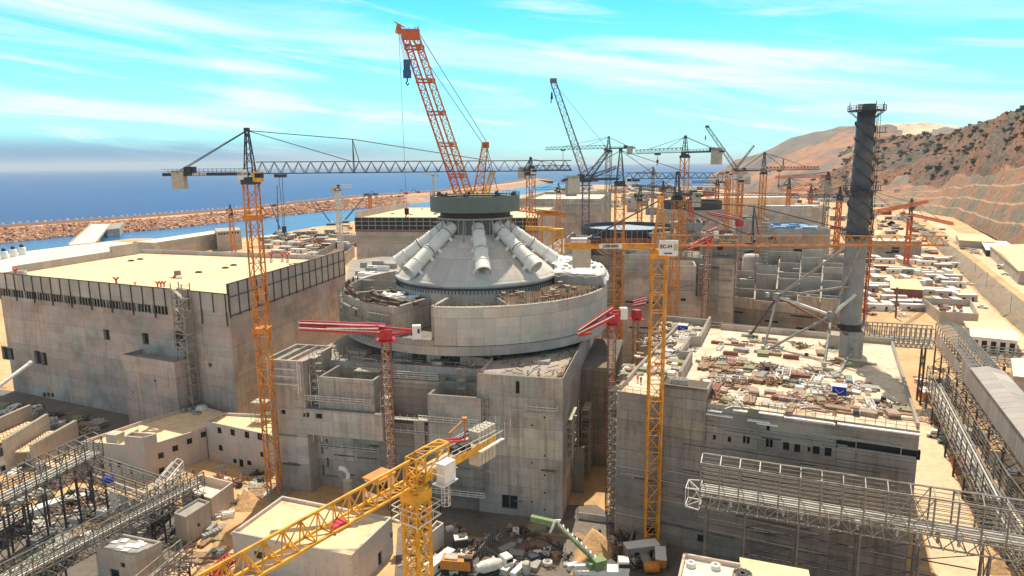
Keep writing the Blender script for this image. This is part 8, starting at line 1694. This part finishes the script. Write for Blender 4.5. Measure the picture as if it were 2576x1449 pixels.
scatter([(1800, 560), (1800, 500), (2330, 520), (2330, 600)], 60, ['white sheeted pallet', 'rusty scrap heap', 'red oxide beam stack', 'grey formwork stack', 'pale scrap heap', 'pinkish plywood stack'], 'in the far yard before the hills', .02, 1.8, 3.6)
scatter([(2330, 590), (2300, 545), (2420, 600), (2480, 650)], 22, dk_, 'along the upper terrace road', 8.02, .9, 2.0)
scatter([(30, 1235), (0, 1180), (120, 1180), (150, 1240)], 16, dk_, 'beside the concrete bay walls', .02, .8, 1.4)
scatter([(2480, 900), (2480, 830), (2576, 860), (2576, 950)], 14, dk_, 'by the white garages', .02, .9, 1.6)
scatter([(10, 1040), (0, 1010), (300, 1060), (200, 1110)], 34, dk_, 'in the shade before the long hall', .03, .9, 1.7)
# more half built blocks behind
for i, (x0, x1, yt, Y, dp, mt, lab) in enumerate(((1690, 1768, 560, 330, 30, M_CON, 'grey block with open top between the second drum and the silo'), (1768, 1856, 592, 300, 26, M_CONR, 'banded block in front of the third drum'), (1640, 1700, 585, 300, 24, M_CONL, 'pale block beside the dark liner ring'), (1850, 1935, 552, 430, 40, M_CON, 'grey roofless block left of the blue sheets'), (1420, 1480, 600, 300, 30, M_CON, 'grey block below the grey ring crane'), (1880, 2060, 522, 560, 24, M_CONL, 'long pale hall wall above the blue sheets'), (1520, 1575, 628, 270, 16, M_CONR, 'banded block between the drum and the yellow mast'))):
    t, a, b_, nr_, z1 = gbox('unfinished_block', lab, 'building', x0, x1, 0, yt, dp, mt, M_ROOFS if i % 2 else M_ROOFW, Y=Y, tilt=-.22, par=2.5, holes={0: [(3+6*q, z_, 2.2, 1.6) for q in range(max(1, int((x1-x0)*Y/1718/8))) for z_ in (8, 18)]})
    L_ = (b_-a).length
    for q in range(7):
        p = a+(b_-a)*rnd.uniform(.05, .95)+nr_*rnd.uniform(.06, .9); kd = rnd.choice(('grey formwork stack', 'white sheeted pallet', 'rusty scrap heap', 'dark scrap heap', 'pale scrap heap')); litter(kd, Vector((p.x, p.y, z1-2.48)), rnd.random()*3, 'on top of the '+' '.join(lab.split()[:3])+(' behind' if i > 4 else ' beyond'), rnd.uniform(1.2, 2.4))
    m = MB()
    for q in range(int(L_/1.4)): p = a+(b_-a)*((q+.3)/(L_/1.4))+nr_*.02; m.beam((p.x, p.y, z1), (p.x, p.y, z1+rnd.uniform(.8, 2.2)), .16)
    tag(part('starter_bars', m, M_REBAR, t), kind='stuff')
for i in range(34):
    x0 = rnd.uniform(1395, 2020); yb = rnd.uniform(486, 545); wd = rnd.uniform(28, 75)*(1 if yb < 510 else .8); mt, nm_ = rnd.choice(((M_CON, 'grey concrete'), (M_CONL, 'pale concrete'), (M_WHITE, 'white walled'), (M_CONR, 'dark banded'))); ht = rnd.uniform(7, 17)*(1.3 if yb > 515 else .8)
    if 1690 < x0 < 1790 and yb < 500: continue
    t = gbox('far_block', nm_+' block in the crowded ground between the drums and the hills', 'building', x0, x0+wd, yb, yb-ht, rnd.uniform(15, 40), mt, rnd.choice((M_TARP, M_ROOFW, M_ROOF, M_ROOFS)), tilt=-.2, group=nm_+' blocks between the drums and the hills')
for lab, x, Y, yt, nx, nz in (('tall thin scaffold left of the banded far block', 1762, 290, 585, 2, 16), ('scaffold wall behind the roofless cells', 2010, 480, 615, 12, 8), ('scaffold by the pale silo', 1905, 390, 560, 3, 14), ('scaffold right of the dark liner ring', 1700, 290, 600, 3, 15)):
    p = QY(x, yt, Y); scaffold('scaffold', lab, (p.x, p.y, max(0, p.z-nz*2)), AX*2.4, AY*2.4, nx, 1, nz, 2.0, w_=.18)
# ================================================================== air
hzm = bpy.data.materials.new('haze_air'); hzm.use_nodes = True; nt2 = hzm.node_tree; nt2.nodes.clear(); o2 = nt2.nodes.new('ShaderNodeOutputMaterial'); pv = nt2.nodes.new('ShaderNodeVolumePrincipled')
pv.inputs['Color'].default_value = (.86, .93, 1, 1); pv.inputs['Density'].default_value = HAZE; pv.inputs['Anisotropy'].default_value = .2; nt2.links.new(pv.outputs[0], o2.inputs['Volume'])
if HAZE > 0: m = MB(); m.obox(0, 18600, -8, 82000, 43800, 330); tag(part('haze', m, hzm), kind='stuff')
